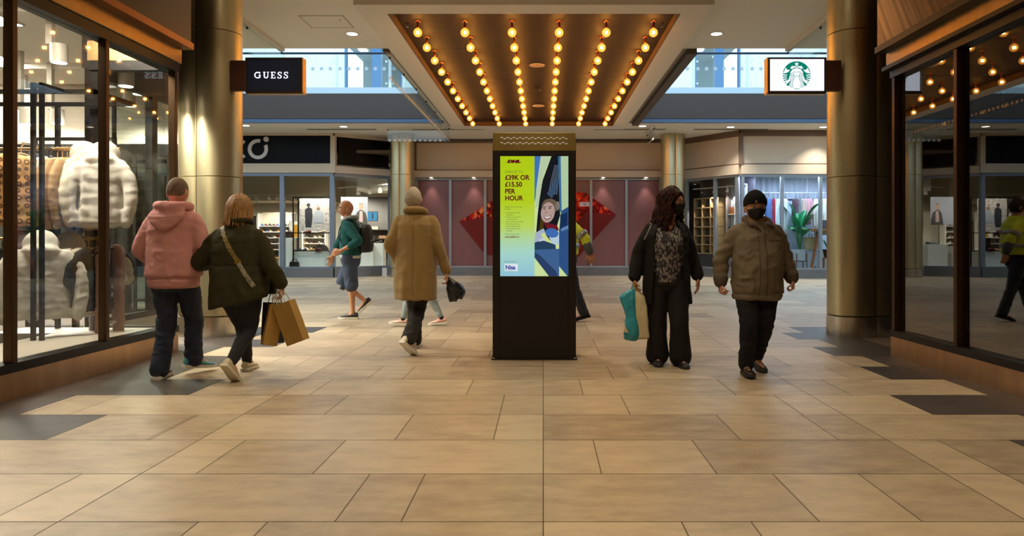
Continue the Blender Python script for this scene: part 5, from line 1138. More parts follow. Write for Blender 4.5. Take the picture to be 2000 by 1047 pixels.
# ------------------------------------------------------------------ advertising kiosk
def kiosk():
    YK = 6.87; cx = -.09; S_ = YK / FPX
    t = thing('advertising_kiosk', 'tall black digital advertising kiosk standing in the middle of the walkway', 'kiosk', (cx, YK, 0))
    def lx(px): return (px - 1061) * S_ - cx
    def lz(py): return 1.2 - (py - 470) * S_
    mk = mat('kiosk_black', '1d1917', .45, .2, bump=.03, bscale=300)
    hw = .42
    MB().box(-hw - .012, hw + .012, -.02, .4, 0, .014).build('base_plate', M_dark, t, 0)
    for x in (-.405, .405): MB().cyl((x, -.008), .011, .014, .026, 8).build('bolt', M_chrome, t)
    sx0, sx1, sz0, sz1 = lx(977), lx(1110), lz(539.5), lz(305)
    b = MB(); zt = 2.1
    b.box(-hw, hw, .03, .38, .014, zt); b.box(-hw, sx0, 0, .03, .014, zt).box(sx1, hw, 0, .03, .014, zt).box(sx0, sx1, 0, .03, .014, sz0).box(sx0, sx1, 0, .03, sz1, zt)
    b.build('body', mk, t, 0, .003)
    c = MB(); c.add([(-hw - .003, -.006, zt + .004), (hw + .003, -.006, zt + .004), (hw - .004, .022, 2.29), (-hw + .004, .022, 2.29), (-hw - .003, .386, zt + .004), (hw + .003, .386, zt + .004), (hw - .004, .37, 2.29), (-hw + .004, .37, 2.29)], [(0, 1, 2, 3), (5, 4, 7, 6), (4, 0, 3, 7), (1, 5, 6, 2), (3, 2, 6, 7), (4, 5, 1, 0)])
    cap = c.build('cap', mat('kiosk_cap_gold', '8b7742', .32, .9, noise=.06, nscale=2), t, 0, .004)
    ms = mat('vent_pale', 'd9d6cf', .4, emit=.25)
    v = MB()
    for row, z in enumerate((2.24, 2.228, 2.188, 2.176)):
        for k in range(11): x = -.33 + k * .062 + (.031 if row % 2 else 0); y = -.006 + .028 * (z - zt) / .19 - .0015; v.prism([(x - .014, z - .004), (x + .012, z - .004), (x + .016, z + .004), (x - .01, z + .004)], y, y + .0012)
    v.build('vent_slots', ms, cap, 0)
    # the screen: one glowing panel with its picture in thin layers
    def grad(name, stops, h0, h1, st):
        m = bpy.data.materials.new(name); m.use_nodes = True; nt = m.node_tree; nt.nodes.clear(); o = nt.nodes.new('ShaderNodeOutputMaterial'); e = nt.nodes.new('ShaderNodeEmission'); tc = nt.nodes.new('ShaderNodeTexCoord'); sp = nt.nodes.new('ShaderNodeSeparateXYZ'); mr = nt.nodes.new('ShaderNodeMapRange'); rp = nt.nodes.new('ShaderNodeValToRGB')
        nt.links.new(tc.outputs['Object'], sp.inputs[0]); nt.links.new(sp.outputs[2], mr.inputs[0]); mr.inputs[1].default_value = h0; mr.inputs[2].default_value = h1; nt.links.new(mr.outputs[0], rp.inputs[0])
        el = rp.color_ramp.elements; el[0].position = stops[0][0]; el[0].color = lin(stops[0][1]); el[1].position = stops[-1][0]; el[1].color = lin(stops[-1][1])
        for p, col in stops[1:-1]: el.new(p).color = lin(col)
        nt.links.new(rp.outputs[0], e.inputs[0]); e.inputs[1].default_value = st; nt.links.new(e.outputs[0], o.inputs[0]); return m
    m_sc = grad('screen_green', [(0, '8fc4d8'), (.2, 'a6d6c9'), (.42, 'b9d659'), (.62, 'b4cf1e'), (1, 'b0cc14')], sz0, sz1, 1.0)
    sc = MB().box(sx0, sx1, .006, .03, sz0, sz1).build('screen', m_sc, t, 0)
    def Lr(i): return .0055 - .0005 * i, .0057 - .0005 * i
    PX0 = 1044.
    def poly(pts, col, lay, name='picture', st=.95):
        MB().prism([(min(max(lx(a), sx0), sx1), min(max(lz(b), sz0), sz1)) for a, b in pts][::-1], *Lr(lay)).build(name, emis('scr_' + col, col, st), sc, 0)
    def ell(cx_, cy_, rx, ry, col, lay, a=0, st=.95):
        poly([(cx_ + rx*math.cos(2*PI*i/28)*math.cos(a) - ry*math.sin(2*PI*i/28)*math.sin(a), cy_ + rx*math.cos(2*PI*i/28)*math.sin(a) + ry*math.sin(2*PI*i/28)*math.cos(a)) for i in range(28)], col, lay, 'picture', st)
    poly([(PX0, 305), (1110, 305), (1110, 539.5), (PX0, 539.5)], 'cfe3a0', 0)
    poly([(PX0, 305), (1067, 305), (1053, 345), (1045, 392), (PX0, 396)], '3f77bd', 1); poly([(1056, 305), (1076, 305), (1062, 340), (1052, 400), (1045, 410), (1047, 372)], 'bcd0ab', 2)
    poly([(1077, 305), (1092, 305), (1094, 330), (1094, 420), (1080, 470), (1045, 480), (1050, 420), (1057, 360)], '14181f', 2)
    for k in range(5): poly([(1070 + k*4, 380), (1083 + k*2.2, 322), (1084 + k*2.2, 322), (1072 + k*4, 380)], '5d6d80', 3)
    poly([(1068, 378), (1086, 350), (1093, 352), (1078, 388)], '39506e', 4)
    poly([(1092, 305), (1110, 305), (1110, 404), (1095, 412)], 'b4cfa8', 3); poly([(1090, 305), (1095, 305), (1097, 412), (1093, 415)], '3d6d98', 4)
    poly([(1062, 392), (1066, 388), (1058, 480), (1048, 476)], '4a3812', 3)
    # the smiling driver
    ell(1074, 403, 16, 15, '6b5a4a', 5); ell(1070, 415, 13.5, 20, 'b79a92', 6, .15); ell(1089, 402, 4, 9, '7d766e', 6); ell(1063, 408, 2.2, 1, '2c3040', 8); ell(1074, 407, 2.4, 1, '2c3040', 8)
    poly([(1060, 404), (1066, 403), (1066, 405), (1060, 406)], '5c524c', 8); poly([(1071, 403), (1078, 402.5), (1078, 404.5), (1071, 405)], '5c524c', 8); poly([(1066, 409), (1069, 417), (1064, 417)], 'a58478', 7)
    poly([(1062, 421), (1068, 424), (1077, 420), (1074, 427), (1068, 429), (1064, 427)], '7a3c40', 8); poly([(1063.5, 422), (1068, 424.6), (1075.5, 421.5), (1073, 425.5), (1068, 427), (1065, 425.5)], 'e8ecf0', 9)
    poly([(1062, 434), (1088, 440), (1092, 450), (1082, 452), (1066, 444)], '6e1a24', 6); poly([(1045, 455), (1062, 446), (1068, 462), (1050, 472), (1044, 474)], 'a8b4c8', 6)
    ell(1078, 455, 13, 9, '3f6fb5', 7, .2); poly([(1056, 458), (1062, 454), (1078, 474), (1070, 476)], 'cfe08a', 7); poly([(1072, 462), (1092, 452), (1093, 478), (1078, 476)], 'b8cfe0', 6); poly([(1050, 468), (1060, 462), (1070, 474), (1056, 476)], 'c8d4e4', 6)
    poly([(1096, 412), (1110, 404), (1110, 539.5), (1108, 539.5), (1092, 520), (1092, 450)], '2d5287', 8); poly([(1094, 420), (1108, 415), (1108, 440), (1094, 448)], '17305a', 9); poly([(1096, 446), (1110, 440), (1110, 447), (1096, 452)], '5f86b8', 9)
    poly([(1044, 474), (1062, 470), (1085, 478), (1086, 490), (1044, 490)], '26415f', 9); poly([(1044, 488), (1092, 486), (1092, 539.5), (1083, 539.5), (1044, 500)], '3f6392', 10); poly([(1044, 492), (1056, 500), (1086, 530), (1090, 539.5), (1072, 539.5), (1044, 503)], '2a3f66', 11)
    # wording
    mr_ = emis('txt_maroon', '6a1420', .8); mo_ = emis('txt_olive', '7f8a28', .9); md_ = emis('txt_dark', '3f4f26', .8); mn_ = emis('txt_navy', '1a3f9c', .9)
    Yt = .0042
    def tx(s, px, py, cap, m, bold=0., name='text', sx=1., sp=1.): text(name, s, cap * S_ / .729, m, sc, (lx(px), Yt, lz(py)), bold, .0002, 'LEFT', sx, sp)
    MB().prism([(lx(988), lz(317)), (lx(1015), lz(317)), (lx(1015), lz(316.4)), (lx(988), lz(316.4))], Yt - .0004, Yt).build('logo_stripe', mr_, sc, 0)
    o = text('logo_text', 'DHL', 5.2 * S_ / .729, mr_, sc, (0, 0, 0), .004, .0002, 'LEFT', 1.75); sh = Matrix.Identity(4); sh[0][2] = .35; o.data.transform(Matrix.Translation((lx(991), Yt, lz(317.6))) @ sh)
    tx('EARN UP TO', 986, 338, 5.4, mo_, 0, 'text', .82)
    for s, py in (('£39K OR', 351), ('£15.50', 364.4), ('PER', 377.8), ('HOUR', 391.2)): tx(s, 986, py, 9.4, mr_, .0022, 'headline', .95)
    for s, px, py in (('Multiple LGV, rent contracts', 985.5, 405), ('and shifts:', 985.5, 409.3), ('•  Full-cool and part-time', 985.5, 416.5), ('permanent', 989.5, 420.6), ('•  Trunkers, trampers and', 985.5, 425), ('multi-drop roles', 989.5, 429.2), ('•  Class 1 & Class 2 (C+E & C)', 985.5, 434), ('•  Full training induction', 985.5, 438.5), ('•  Other benefits included', 985.5, 443), ('•  Newly-qualified drivers', 985.5, 447.6), ('welcome', 989.5, 452), ('To find out more email', 985.5, 458.6), ('In partnership with:', 985.5, 512)): tx(s, px, py, 2.5, md_, 0, 'text', .88)
    tx('nisajobs@dhl.com', 985.5, 464, 3.1, mr_, .0006, 'text', .92)
    poly([(985.5, 515.5), (1011, 515.5), (1011, 529.5), (985.5, 529.5)], 'e6eef4', 1, 'logo_panel'); tx('Nisa', 987.2, 526, 8.2, mn_, .0022, 'logo_text', .95); tx('Making a difference locally', 987, 528.6, 1.3, mn_, 0, 'text', .9)
    MB().box(sx0, sx1, -.0012, 0, sz0, sz1).build('cover_glass', glass('kiosk_glass', 'ffffff', .5, .0), sc, 0)
    for x in (-.35, -.12): pass
kiosk()

# ------------------------------------------------------------------ clothes shop interior (left)
def clothes_shop():
    # hanging cylinder lamps
    ml = mat('lamp_grey', 'bdb6aa', .5); me_ = emis('lamp_disc', 'fff4e6', 12)
    spots = [(115, 92, 7.6), (185, 118, 9.3), (246, 140, 8.0), (272, 160, 9.4), (252, 185, 10.4), (53, 218, 9.0), (112, 218, 9.6), (60, 168, 10.3)]
    for k, (px, py, Y) in enumerate(spots):
        x = X(px, Y); z = min(Z(py, Y), 3.45)
        t = thing('cylinder_lamp', 'grey cylinder lamp on the left shop ceiling, %s counting left to right across the glass' % ORD[sorted(range(len(spots)), key=lambda i: spots[i][0]).index(k)], 'ceiling light', (x, Y, z), group='cylinder lamps in the left shop')
        MB().cyl((0, 0), .085, -.17, .03, 24).build('shade', ml, t); MB().cyl((0, 0), .075, -.176, -.171, 24).build('disc', me_, t); MB().box(-.13, -.06, -.03, .03, .03, 3.7 - z).build('stem', ml, t, 0)
        ld = bpy.data.lights.new('beam', 'SPOT'); ld.energy = 55 * SHOP; ld.color = (1, .93, .82); ld.spot_size = R(150); ld.spot_blend = .6; ld.shadow_soft_size = .08
        l = bpy.data.objects.new('beam', ld); COL.objects.link(l); l.parent = t; l.location = (0, 0, -.2)
    for k, (x, y) in enumerate(((-5.0, 6.2), (-6.3, 7.6), (-7.6, 9.4), (-4.55, 6.4), (-8.8, 10.2))):  # glowing panels added to brighten the clothes in the left window
        t = thing('shop_fill_panel', 'added flat fill panel on the left shop ceiling, %s from the window' % ['second', 'third', 'fourth', 'first', 'fifth'][k], 'ceiling light', (x, y, 3.7), group='added fill panels in the left shop')
        MB().box(-.3, .3, -.3, .3, -.02, 0).build('frame', M_white, t, 0); MB().box(-.28, .28, -.28, .28, -.024, -.02).build('diffuser', emis('fill_panel_glow', 'fff0dc', 15 * SHOP), t, 0)
    # black rail structure in the window
    YB = 7.0
    t = thing('clothes_rail', 'black two-level clothes rail standing in the left shop window', 'clothes rail', (-5.0, YB, .02)); H2 = 2.62
    f = MB()
    for x in (-1.35, -.2): f.box(x - .02, x + .02, -.33, -.29, 0, H2).box(x - .02, x + .02, .29, .33, 0, H2)
    f.build('upright', M_black, t, 0)
    for x in (.22, .30): MB().box(x - .016, x + .016, -.62, -.585, 0, H2 + .04).box(x - .016, x + .016, -.62, -.31, H2, H2 + .04).box(x - .016, x + .016, -.62, -.31, .12, .15).build('front_post', M_black, t, 0)
    MB().box(-1.37, .62, -.33, -.29, H2, H2 + .04).box(-1.37, .62, .29, .33, H2, H2 + .04).box(-1.37, -1.33, -.33, .33, H2, H2 + .04).box(.58, .62, -.33, .33, H2, H2 + .04).build('top_frame', M_black, t, 0)
    for x, z in ((-.02, 2.12), (-.06, 1.2), (.16, 1.2)): MB().tube([(x, 0, z), (x, -.42, z)], .01, 8, 1).build('face_out_arm', M_chrome, t)
    MB().tube([(-1.35, 0, 2.12), (.65, 0, 2.12)], .016, 8, 1).build('upper_bar', mat('gold_bar', 'b4905a', .35, .8), t); MB().tube([(-1.35, 0, 1.2), (.5, 0, 1.2)], .016, 8, 1).build('lower_bar', mat('gold_bar', 'b4905a', .35, .8), t)
    for x in (-1.35, .6): MB().box(x - .015, x + .015, -.015, .015, 2.12, H2).build('drop_rod', M_black, t, 0)
    MB().box(-1.35, .62, -.31, .31, .12, .15).build('lower_shelf', M_black, t, 0)
    # garment meshes
    def torso(w, L, d, waist=.92, hem=1.0, n=22, seed=1):
        rr = random.Random(seed); rs = []
        for z, k, dd in ((0, .3, .5), (-.015, .55, .7), (-.05, .95, .85), (-.14, 1.0, 1), (-.3*L - .1, waist, 1.05), (-.65*L, (waist + hem)/2, 1.1), (-L + .02, hem, 1.1), (-L, hem*.97, .95)):
            ph = rr.random() * 6
            rs.append([(w*k*math.cos(2*PI*i/n), d*dd*math.sin(2*PI*i/n)*(1 + .18*math.sin(i*1.9 + ph*.2)), z) for i in range(n)])
        return rs
    def garment(name, w, L, d, sl, srad, puff=0, hood=False):
        mb = MB().rings(torso(w, L, d))
        for s in (-1, 1):
            if sl > .35: pts = [(s*w*.8, 0, -.06), (s*(w+.05), -.02, -.2), (s*(w+.08), -.04, -.45*sl/.6), (s*(w+.05), -.05, -.1-sl)]; rd = [srad*1.1, srad*1.05, srad*.95, srad*.75]
            else: pts = [(s*w*.8, 0, -.06), (s*(w+.06), 0, -.14), (s*(w+.1), 0, -.1-sl)]; rd = [srad*1.05, srad, srad]
            mb.tube(pts, rd, 14, 4, True, (0, 1, 0), .72 if puff else .55)
        if hood: mb.sphere((0, d*.6, .05), .15, 14, 10, (1, .7, 1)); mb.sphere((0, -.02, .0), .13, 14, 8, (1.2, .7, .5))
        return mb
    mh = MB().tube([(-.2, 0, -.06), (-.1, 0, -.01), (0, 0, .02), (.1, 0, -.01), (.2, 0, -.06)], .012, 8, 2).tube([(0, 0, .02), (0, 0, .08), (.02, 0, .115), (.0, 0, .135), (-.02, 0, .12)], .005, 6, 3)
    hang_me = mh.mesh('hanger', mat('hanger_wood', 'b08850', .5)); hang_dk = mh.mesh('hanger', M_black)
    meshes = {
        'jacket': remesh_mb(garment('jacket', .22, .68, .075, .58, .062), .014, 'jacket_fabric', None, wr=.008),
        'puffer': remesh_mb(garment('puffer', .2, .66, .11, .52, .066, 1, True), .016, 'puffer_fabric', None, wr=.006, smooth=5, ws=(8, 8, 9), fold=lambda V: .005*np.abs(np.sin(V[:, 2]*PI/.12 + .4*np.sin(V[:, 0]*14))) * (V[:, 2] < -.06)),
        'tshirt': remesh_mb(garment('tshirt', .21, .62, .042, .2, .085), .013, 'tshirt_fabric', None, wr=.006),
        'hoodie': remesh_mb(garment('hoodie', .24, .66, .085, .55, .07, 0, True), .014, 'hoodie_fabric', None, wr=.006),
        'trousers': remesh_mb(MB().tube([(-.09, 0, -.03), (-.1, 0, -.45), (-.11, 0, -.88)], [.09, .075, .065], 12, 4, flat=.55).tube([(.09, 0, -.03), (.1, 0, -.45), (.11, 0, -.88)], [.09, .075, .065], 12, 4, flat=.55), .014, 'trousers_fabric', None, wr=.008)}
    def patterned():
        m = bpy.data.materials.new('monogram_tan'); m.use_nodes = True; nt = m.node_tree; b = nt.nodes['Principled BSDF']; tc = nt.nodes.new('ShaderNodeTexCoord'); v = nt.nodes.new('ShaderNodeTexVoronoi'); v.inputs['Scale'].default_value = 14; v.inputs['Randomness'].default_value = .25
        mp = nt.nodes.new('ShaderNodeMapping'); mp.inputs['Scale'].default_value = (1, .02, 1); nt.links.new(tc.outputs['Object'], mp.inputs[0]); nt.links.new(mp.outputs[0], v.inputs['Vector'])
        rp = nt.nodes.new('ShaderNodeValToRGB'); e = rp.color_ramp.elements; e[0].position = .16; e[0].color = lin('cf9f66'); e[1].position = .40; e[1].color = lin('cf9f66'); k = e.new(.24); k.color = lin('5a371f'); k = e.new(.33); k.color = lin('5a371f')
        nt.links.new(v.outputs['Distance'], rp.inputs[0]); nt.links.new(rp.outputs[0], b.inputs['Base Color']); b.inputs['Roughness'].default_value = .8; return m
    F = lambda n, c: mat('fab_' + n, c, .85, bump=.15, bscale=90)
    # x, y, z, rz, mesh, name, material, label
    U = .02 + 2.12 - .115; Lw = .02 + 1.2 - .115; D = R(82)
    items = [(-5.08, -.36, U, R(66), 'jacket', 'jacket', patterned(), 'tan monogram patterned jacket facing out at the left end of the upper rail', 0),
        (-5.12, 0, U, D, 'trousers', 'trousers', F('denim_dark', '20263c'), 'dark navy trousers hung just right of the tan patterned jacket', 1),
        (-5.07, 0, U, D, 'jacket', 'jacket', F('stud_navy', '2a3048'), 'navy studded jacket seen edge-on on the upper rail', 1),
        (-4.98, 0, U, D, 'tshirt', 'tshirt', F('white_tee', 'e4e2de'), 'white t-shirt hung edge-on on the upper rail', 0),
        (-5.025, 0, U, D, 'jacket', 'jacket', F('denim_blue', '33456a'), 'blue denim jacket on the upper rail', 1),
        (-4.93, 0, U, D, 'jacket', 'jacket', F('camel_a', 'a98660'), 'first camel jacket, next to the blue denim on the upper rail', 0),
        (-4.88, 0, U, D, 'jacket', 'jacket', F('camel_b', 'b08c64'), 'second camel jacket in the run on the upper rail', 0),
        (-4.84, 0, U, D, 'jacket', 'jacket', F('camel_c', '8e6a48'), 'third, browner camel jacket on the upper rail', 0),
        (-4.80, 0, U, D, 'jacket', 'jacket', F('camel_d', 'b8966e'), 'last camel jacket, beside the white puffers on the upper rail', 0),
        (-4.70, .06, U + .01, R(65), 'puffer', 'puffer_jacket', F('cream_puff', 'e2d9c2'), 'cream hooded puffer jacket behind the other puffers', 0),
        (-4.45, -.12, U - .01, R(12), 'puffer', 'puffer_jacket', F('white_puff', 'f4efe4'), 'bright white puffer jacket facing the window behind the window bar', 0),
        (-4.58, .0, U - .03, R(50), 'puffer', 'puffer_jacket', F('cream_puff2', 'ece4cf'), 'pale cream puffer jacket between the camel jackets and the white puffer', 0),
        (-5.06, -.4, Lw, R(30), 'hoodie', 'hoodie', F('wash_black', '33343a'), 'washed black hoodie at the left end of the lower rail', 1),
        (-4.84, -.42, Lw, R(38), 'hoodie', 'hoodie', F('white_hood', 'd9d6cc'), 'white hoodie facing out on the lower rail', 0),
        (-4.80, -.1, Lw - .02, R(35), 'hoodie', 'hoodie', F('white_hood2', 'e6e3da'), 'second white hoodie overlapping the first on the lower rail', 0),
        (-4.76, 0, Lw, R(70), 'tshirt', 'tshirt', F('grey_tee', '4a4a4e'), 'dark grey t-shirt on the lower rail', 1),
        (-4.71, 0, Lw, R(66), 'tshirt', 'tshirt', F('black_tee', '17171a'), 'black t-shirt on the lower rail', 1),
        (-4.63, -.05, Lw, R(55), 'tshirt', 'tshirt', F('cream_tee', 'd8d2c4'), 'cream t-shirt on the lower rail', 0),
        (-4.57, -.02, Lw, R(62), 'tshirt', 'tshirt', F('olive_tee', 'b9b3a0'), 'beige t-shirt on the lower rail', 0),
        (-4.53, 0, Lw, R(70), 'tshirt', 'tshirt', F('black_tee', '17171a'), 'black t-shirt at the right end of the lower rail', 1),
        (-4.46, .02, Lw, R(75), 'trousers', 'trousers', F('pink_trim', 'a9826e'), 'dusty pink trousers at the right end of the lower rail', 1),
        (-4.62, .2, Lw - .05, R(20), 'trousers', 'trousers', F('pale_grey', '8c8a90'), 'pale grey trousers behind the cream t-shirt', 1)]
    for x, dy, z, rz, k, name, m, lab, dk in items:
        t = thing(name, lab, name.replace('_', ' '), (x, YB + dy, z), rz, 'clothes on the %s rail' % ('upper' if z > 1.6 else 'lower'))
        o = bpy.data.objects.new('fabric', meshes[k]); COL.objects.link(o); o.parent = t; recolor(o, m)
        h = bpy.data.objects.new('hanger', hang_dk if dk else hang_me); COL.objects.link(h); h.parent = t
    # extra black frames and side mirror panel deeper inside
    for k, (x, y) in enumerate(((-5.9, 8.6), (-6.6, 9.4), (-5.6, 10.2))):
        t = thing('garment_stand', 'tall black steel display frame inside the left shop, %s one back' % ORD[k], 'display stand', (x, y, .0), 0, 'steel frames in the left shop')
        f = MB()
        for a in (-.5, .5): f.box(a - .02, a + .02, -.02, .02, 0, 2.5)
        f.box(-.5, .5, -.02, .02, 2.46, 2.5).box(-.5, .5, -.02, .02, 1.2, 1.23); f.build('frame', M_black, t, 0); MB().box(-.48, .48, -.1, .1, .3, .33).build('shelf', M_black, t, 0)
    t = thing('display_table', 'low white table deeper inside the left shop', 'table', (-6.6, 8.4, 0)); MB().box(-.7, .7, -.4, .4, .7, .75).build('top', M_white, t, 0, .005)
    for a in (-.62, .62):
        for b in (-.33, .33): MB().box(a - .03, a + .03, b - .03, b + .03, 0, .7).build('leg', M_black, t, 0)
    S('floor_left_shop', MB().box(-11, -5.0, 1.2, 10.9, .002, .02).box(-5.0, -4.14, 1.3, 7.4, .002, .018), mat('shop_floor', '5d554d', .45), 'grey floor inside the left clothes shop', 'floor', smooth=0)
clothes_shop()
# ------------------------------------------------------------------ people
def rotm(yaw=0, pitch=0, roll=0): return Matrix.Rotation(R(yaw), 3, 'Z') @ Matrix.Rotation(R(pitch), 3, 'X') @ Matrix.Rotation(R(roll), 3, 'Y')
DN = (0, .15, -1)
def hd(d=DN, pn=None, th=(0, 1, 0), curl=.5, side=1): return (d, pn or (-side, 0, 0), th, curl)

def face_mask(Mh, t, m, s):
    rs = []; n = 21; mm = 15
    outer = []; inner = []
    for j in range(mm + 1):
        v = j / mm; row = []; row2 = []
        for i in range(n + 1):
            u = -1 + 2*i/n; az = u * R(64); el = R(-8 - 48*v) + R(10)*(1 - abs(u))*(v < .2)*(1 - v*5); 
            dx, dy, dz = math.sin(az)*math.cos(el), math.cos(az)*math.cos(el), math.sin(el)
            k = (1 - .30*max(0, -dz)**1.6); p = Vector((-.0785*dx*k, .1*dy + .017*math.exp(-(u/.32)**2)*math.exp(-((v - .25)/.45)**2) + .004, .118*dz)); row.append(Mh @ (p * 1.05)); row2.append(Mh @ (p * .98))
        outer.append(row); inner.append(row2)
    mb = MB(); w = n + 1; vs = [p for r in outer for p in r] + [p for r in inner for p in r]; o = w*(mm+1); fs = []
    for j in range(mm):
        for i in range(n): a = j*w + i; fs += [(a, a+1, a+w+1, a+w), (o+a+w, o+a+w+1, o+a+1, o+a)]
    for i in range(n): fs += [(i+1, i, o+i, o+i+1), (mm*w+i, mm*w+i+1, o+mm*w+i+1, o+mm*w+i)]
    for j in range(mm): fs += [(j*w, (j+1)*w, o+(j+1)*w, o+j*w), ((j+1)*w+n, j*w+n, o+j*w+n, o+(j+1)*w+n)]
    mb.add(vs, fs); mo = mb.build('face_mask', m, t, 180)
    l = MB()
    for sx in (-1, 1):
        for z0, z1 in ((-.02, .01), (-.075, -.03)): l.tube([(sx*.07, .045, z0), (sx*.077, .01, (z0+z1)/2), (sx*.079, -.02, z1)], .0022, 6, 3)
    l.xf(Mh).build('ear_loop', m, mo)
    for q in (.3, .5, .7):
        pl = MB(); pl.tube([outer[int(q*mm)][i] for i in range(2, n, 2)], .0016, 6, 1); pl.build('pleat', m, mo)
def eyes(Mh, t, iris='3a2a1c', brow=None):
    for sx in (-1, 1):
        o = MB().sphere((0, 0, 0), .0112, 14, 10).xf(Mh @ Matrix.Translation((sx*.031, .0785, .006))).build('eye', mat('eye_white', 'd8d2c8', .3), t)
        MB().sphere((0, 0, 0), .0058, 12, 8, (1, .45, 1)).xf(Mh @ Matrix.Translation((sx*.030, .0885, .005))).build('iris', mat('iris_' + iris, iris, .2), o)
        MB().tube([(sx*.018, .0865, .0105), (sx*.031, .0915, .0135), (sx*.045, .0825, .009)], .0032, 6, 3).xf(Mh).build('eyelid', M_skin2, o, 180)
        if brow: MB().tube([(sx*.014, .094, .022), (sx*.031, .0955, .03), (sx*.05, .082, .024)], [.003, .0042, .0022], 6, 3).xf(Mh).build('eyebrow', brow, t, 180)

def man_hoodie():
    t = thing('person', 'person seen from behind in a pink hoodie and dark jeans beside the left shop', 'person', (-3.245, 6.0, 0))
    J = dict(pelvis=(0, 0, .92), neck=(.0, .02, 1.49), head=(.005, .05, 1.63), hrot=rotm(0, -4), hipl=(-.095, 0, .9), hipr=(.095, 0, .9), kneel=(-.075, .02, .48), kneer=(.085, .17, .5),
             ankl=(-.095, -.06, .088), ankr=(.085, .17, .14), footl=(-.12, 1, 0), footr=(.55, .8, -.12), shl=(-.19, .0, 1.41), shr=(.19, 0, 1.41), ell=(-.285, -.02, 1.12), elr=(.285, -.02, 1.12),
             wrl=(-.215, .17, .97), wrr=(.215, .2, 1.0), handl=hd((.45, .85, -.15), (0, 0, -1), (.8, -.3, .3), .5), handr=hd((-.5, .85, -.1), (0, 0, -1), (-.8, -.3, .3), .5))
    me, Mh = body_mesh(J, 1.0, M_skin); link_mesh(me, 'body', t)
    hc = lambda az, el: np.where((el > R(-22)), 1, 0) * .008 * sstep(-.2, .15, el + .75*(np.cos(az + PI)) * .55 + .1 - .55*np.clip(np.cos(az), 0, 1)) - .006
    hair_cap(Mh, hc, mat('cropped_hair', '75604a', .8, noise=.3, nscale=60, bump=.5, bscale=300), t)
    # hoodie
    rg = [(.79, .19, .14, 0, .0), (.80, .212, .158, 0, 0), (.86, .214, .16, 0, 0), (.9, .235, .18, 0, 0), (1.0, .232, .172, 0, 0), (1.15, .222, .16, 0, 0), (1.3, .222, .152, 0, 0), (1.4, .21, .135, 0, .0), (1.45, .16, .115, 0, .01), (1.485, .1, .095, 0, .02), (1.5, .075, .08, 0, .02)]
    mb = tops(J, 1, rg, [.09, .086, .08, .074, .058], slv_end=.93)
    h = MB()
    hm = remesh_mb(mb, .0095, 'hoodie', None, wr=.0075, ws=(8, 8, 11), smooth=5, seed=4, fold=lambda V: -.012*np.exp(-((V[:, 2] - .873)/.012)**2) * (np.abs(V[:, 0]) < .26))
    pink = cloth('pink_jersey', 'cb918d', .2, 220, .06); hm.materials.clear(); hm.materials.append(pink); o = link_mesh(hm, 'hoodie', t)
    # hood lying on the back: a rolled collar with a drooping pouch
    hb = MB().tube([(-.085, .1, 1.49), (-.125, .0, 1.505), (-.085, -.085, 1.50), (0, -.115, 1.49), (.085, -.085, 1.50), (.125, 0, 1.505), (.085, .1, 1.49)], [.035, .042, .046, .048, .046, .042, .035], 12, 4)
    hb.rings([[(w*math.cos(2*PI*i/20), yy + dd*math.sin(2*PI*i/20), z) for i in range(20)] for z, w, dd, yy in ((1.29, .02, .012, -.165), (1.31, .07, .028, -.16), (1.35, .12, .04, -.15), (1.41, .155, .05, -.125), (1.46, .15, .055, -.095), (1.5, .12, .05, -.07))])
    link_mesh(remesh_mb(hb, .008, 'hood', pink, wr=.008, ws=(5, 5, 22), smooth=4, seed=8), 'hood', t)
    for k, s_ in (('l', -1), ('r', 1)):
        el, w = Vector(J['el' + k]), Vector(J['wr' + k]); MB().tube([el.lerp(w, .84), el.lerp(w, .97)], [.052, .046], 16, 2).build('cuff', pink, o, 180)
    mb = pants(J, 1, None, [(.76, .12, .1), (.8, .172, .135), (.9, .188, .148), (.97, .175, .135), (.99, .165, .13)], [.1, .094, .078, .074, .078], end=1.02)
    jm = remesh_mb(mb, .0095, 'jeans', None, wr=.009, ws=(6, 6, 15), smooth=4, seed=3); jm.materials.clear(); jm.materials.append(mat('dark_denim', '252c40', .85, noise=.3, nscale=6, bump=.3, bscale=260)); link_mesh(jm, 'jeans', t)
    so = mat('pale_sole', 'd6d2c4', .6)
    shoe(t, J, 'l', 1.03, mat('trainer_dark', '34363c', .7), so, mat('lace_grey', '9a9a9a', .8)); shoe(t, J, 'r', 1.03, mat('trainer_blue', '3d7fb0', .6, col2='4c9a72', nscale=18), so, mat('lace_grey', '9a9a9a', .8))
man_hoodie()

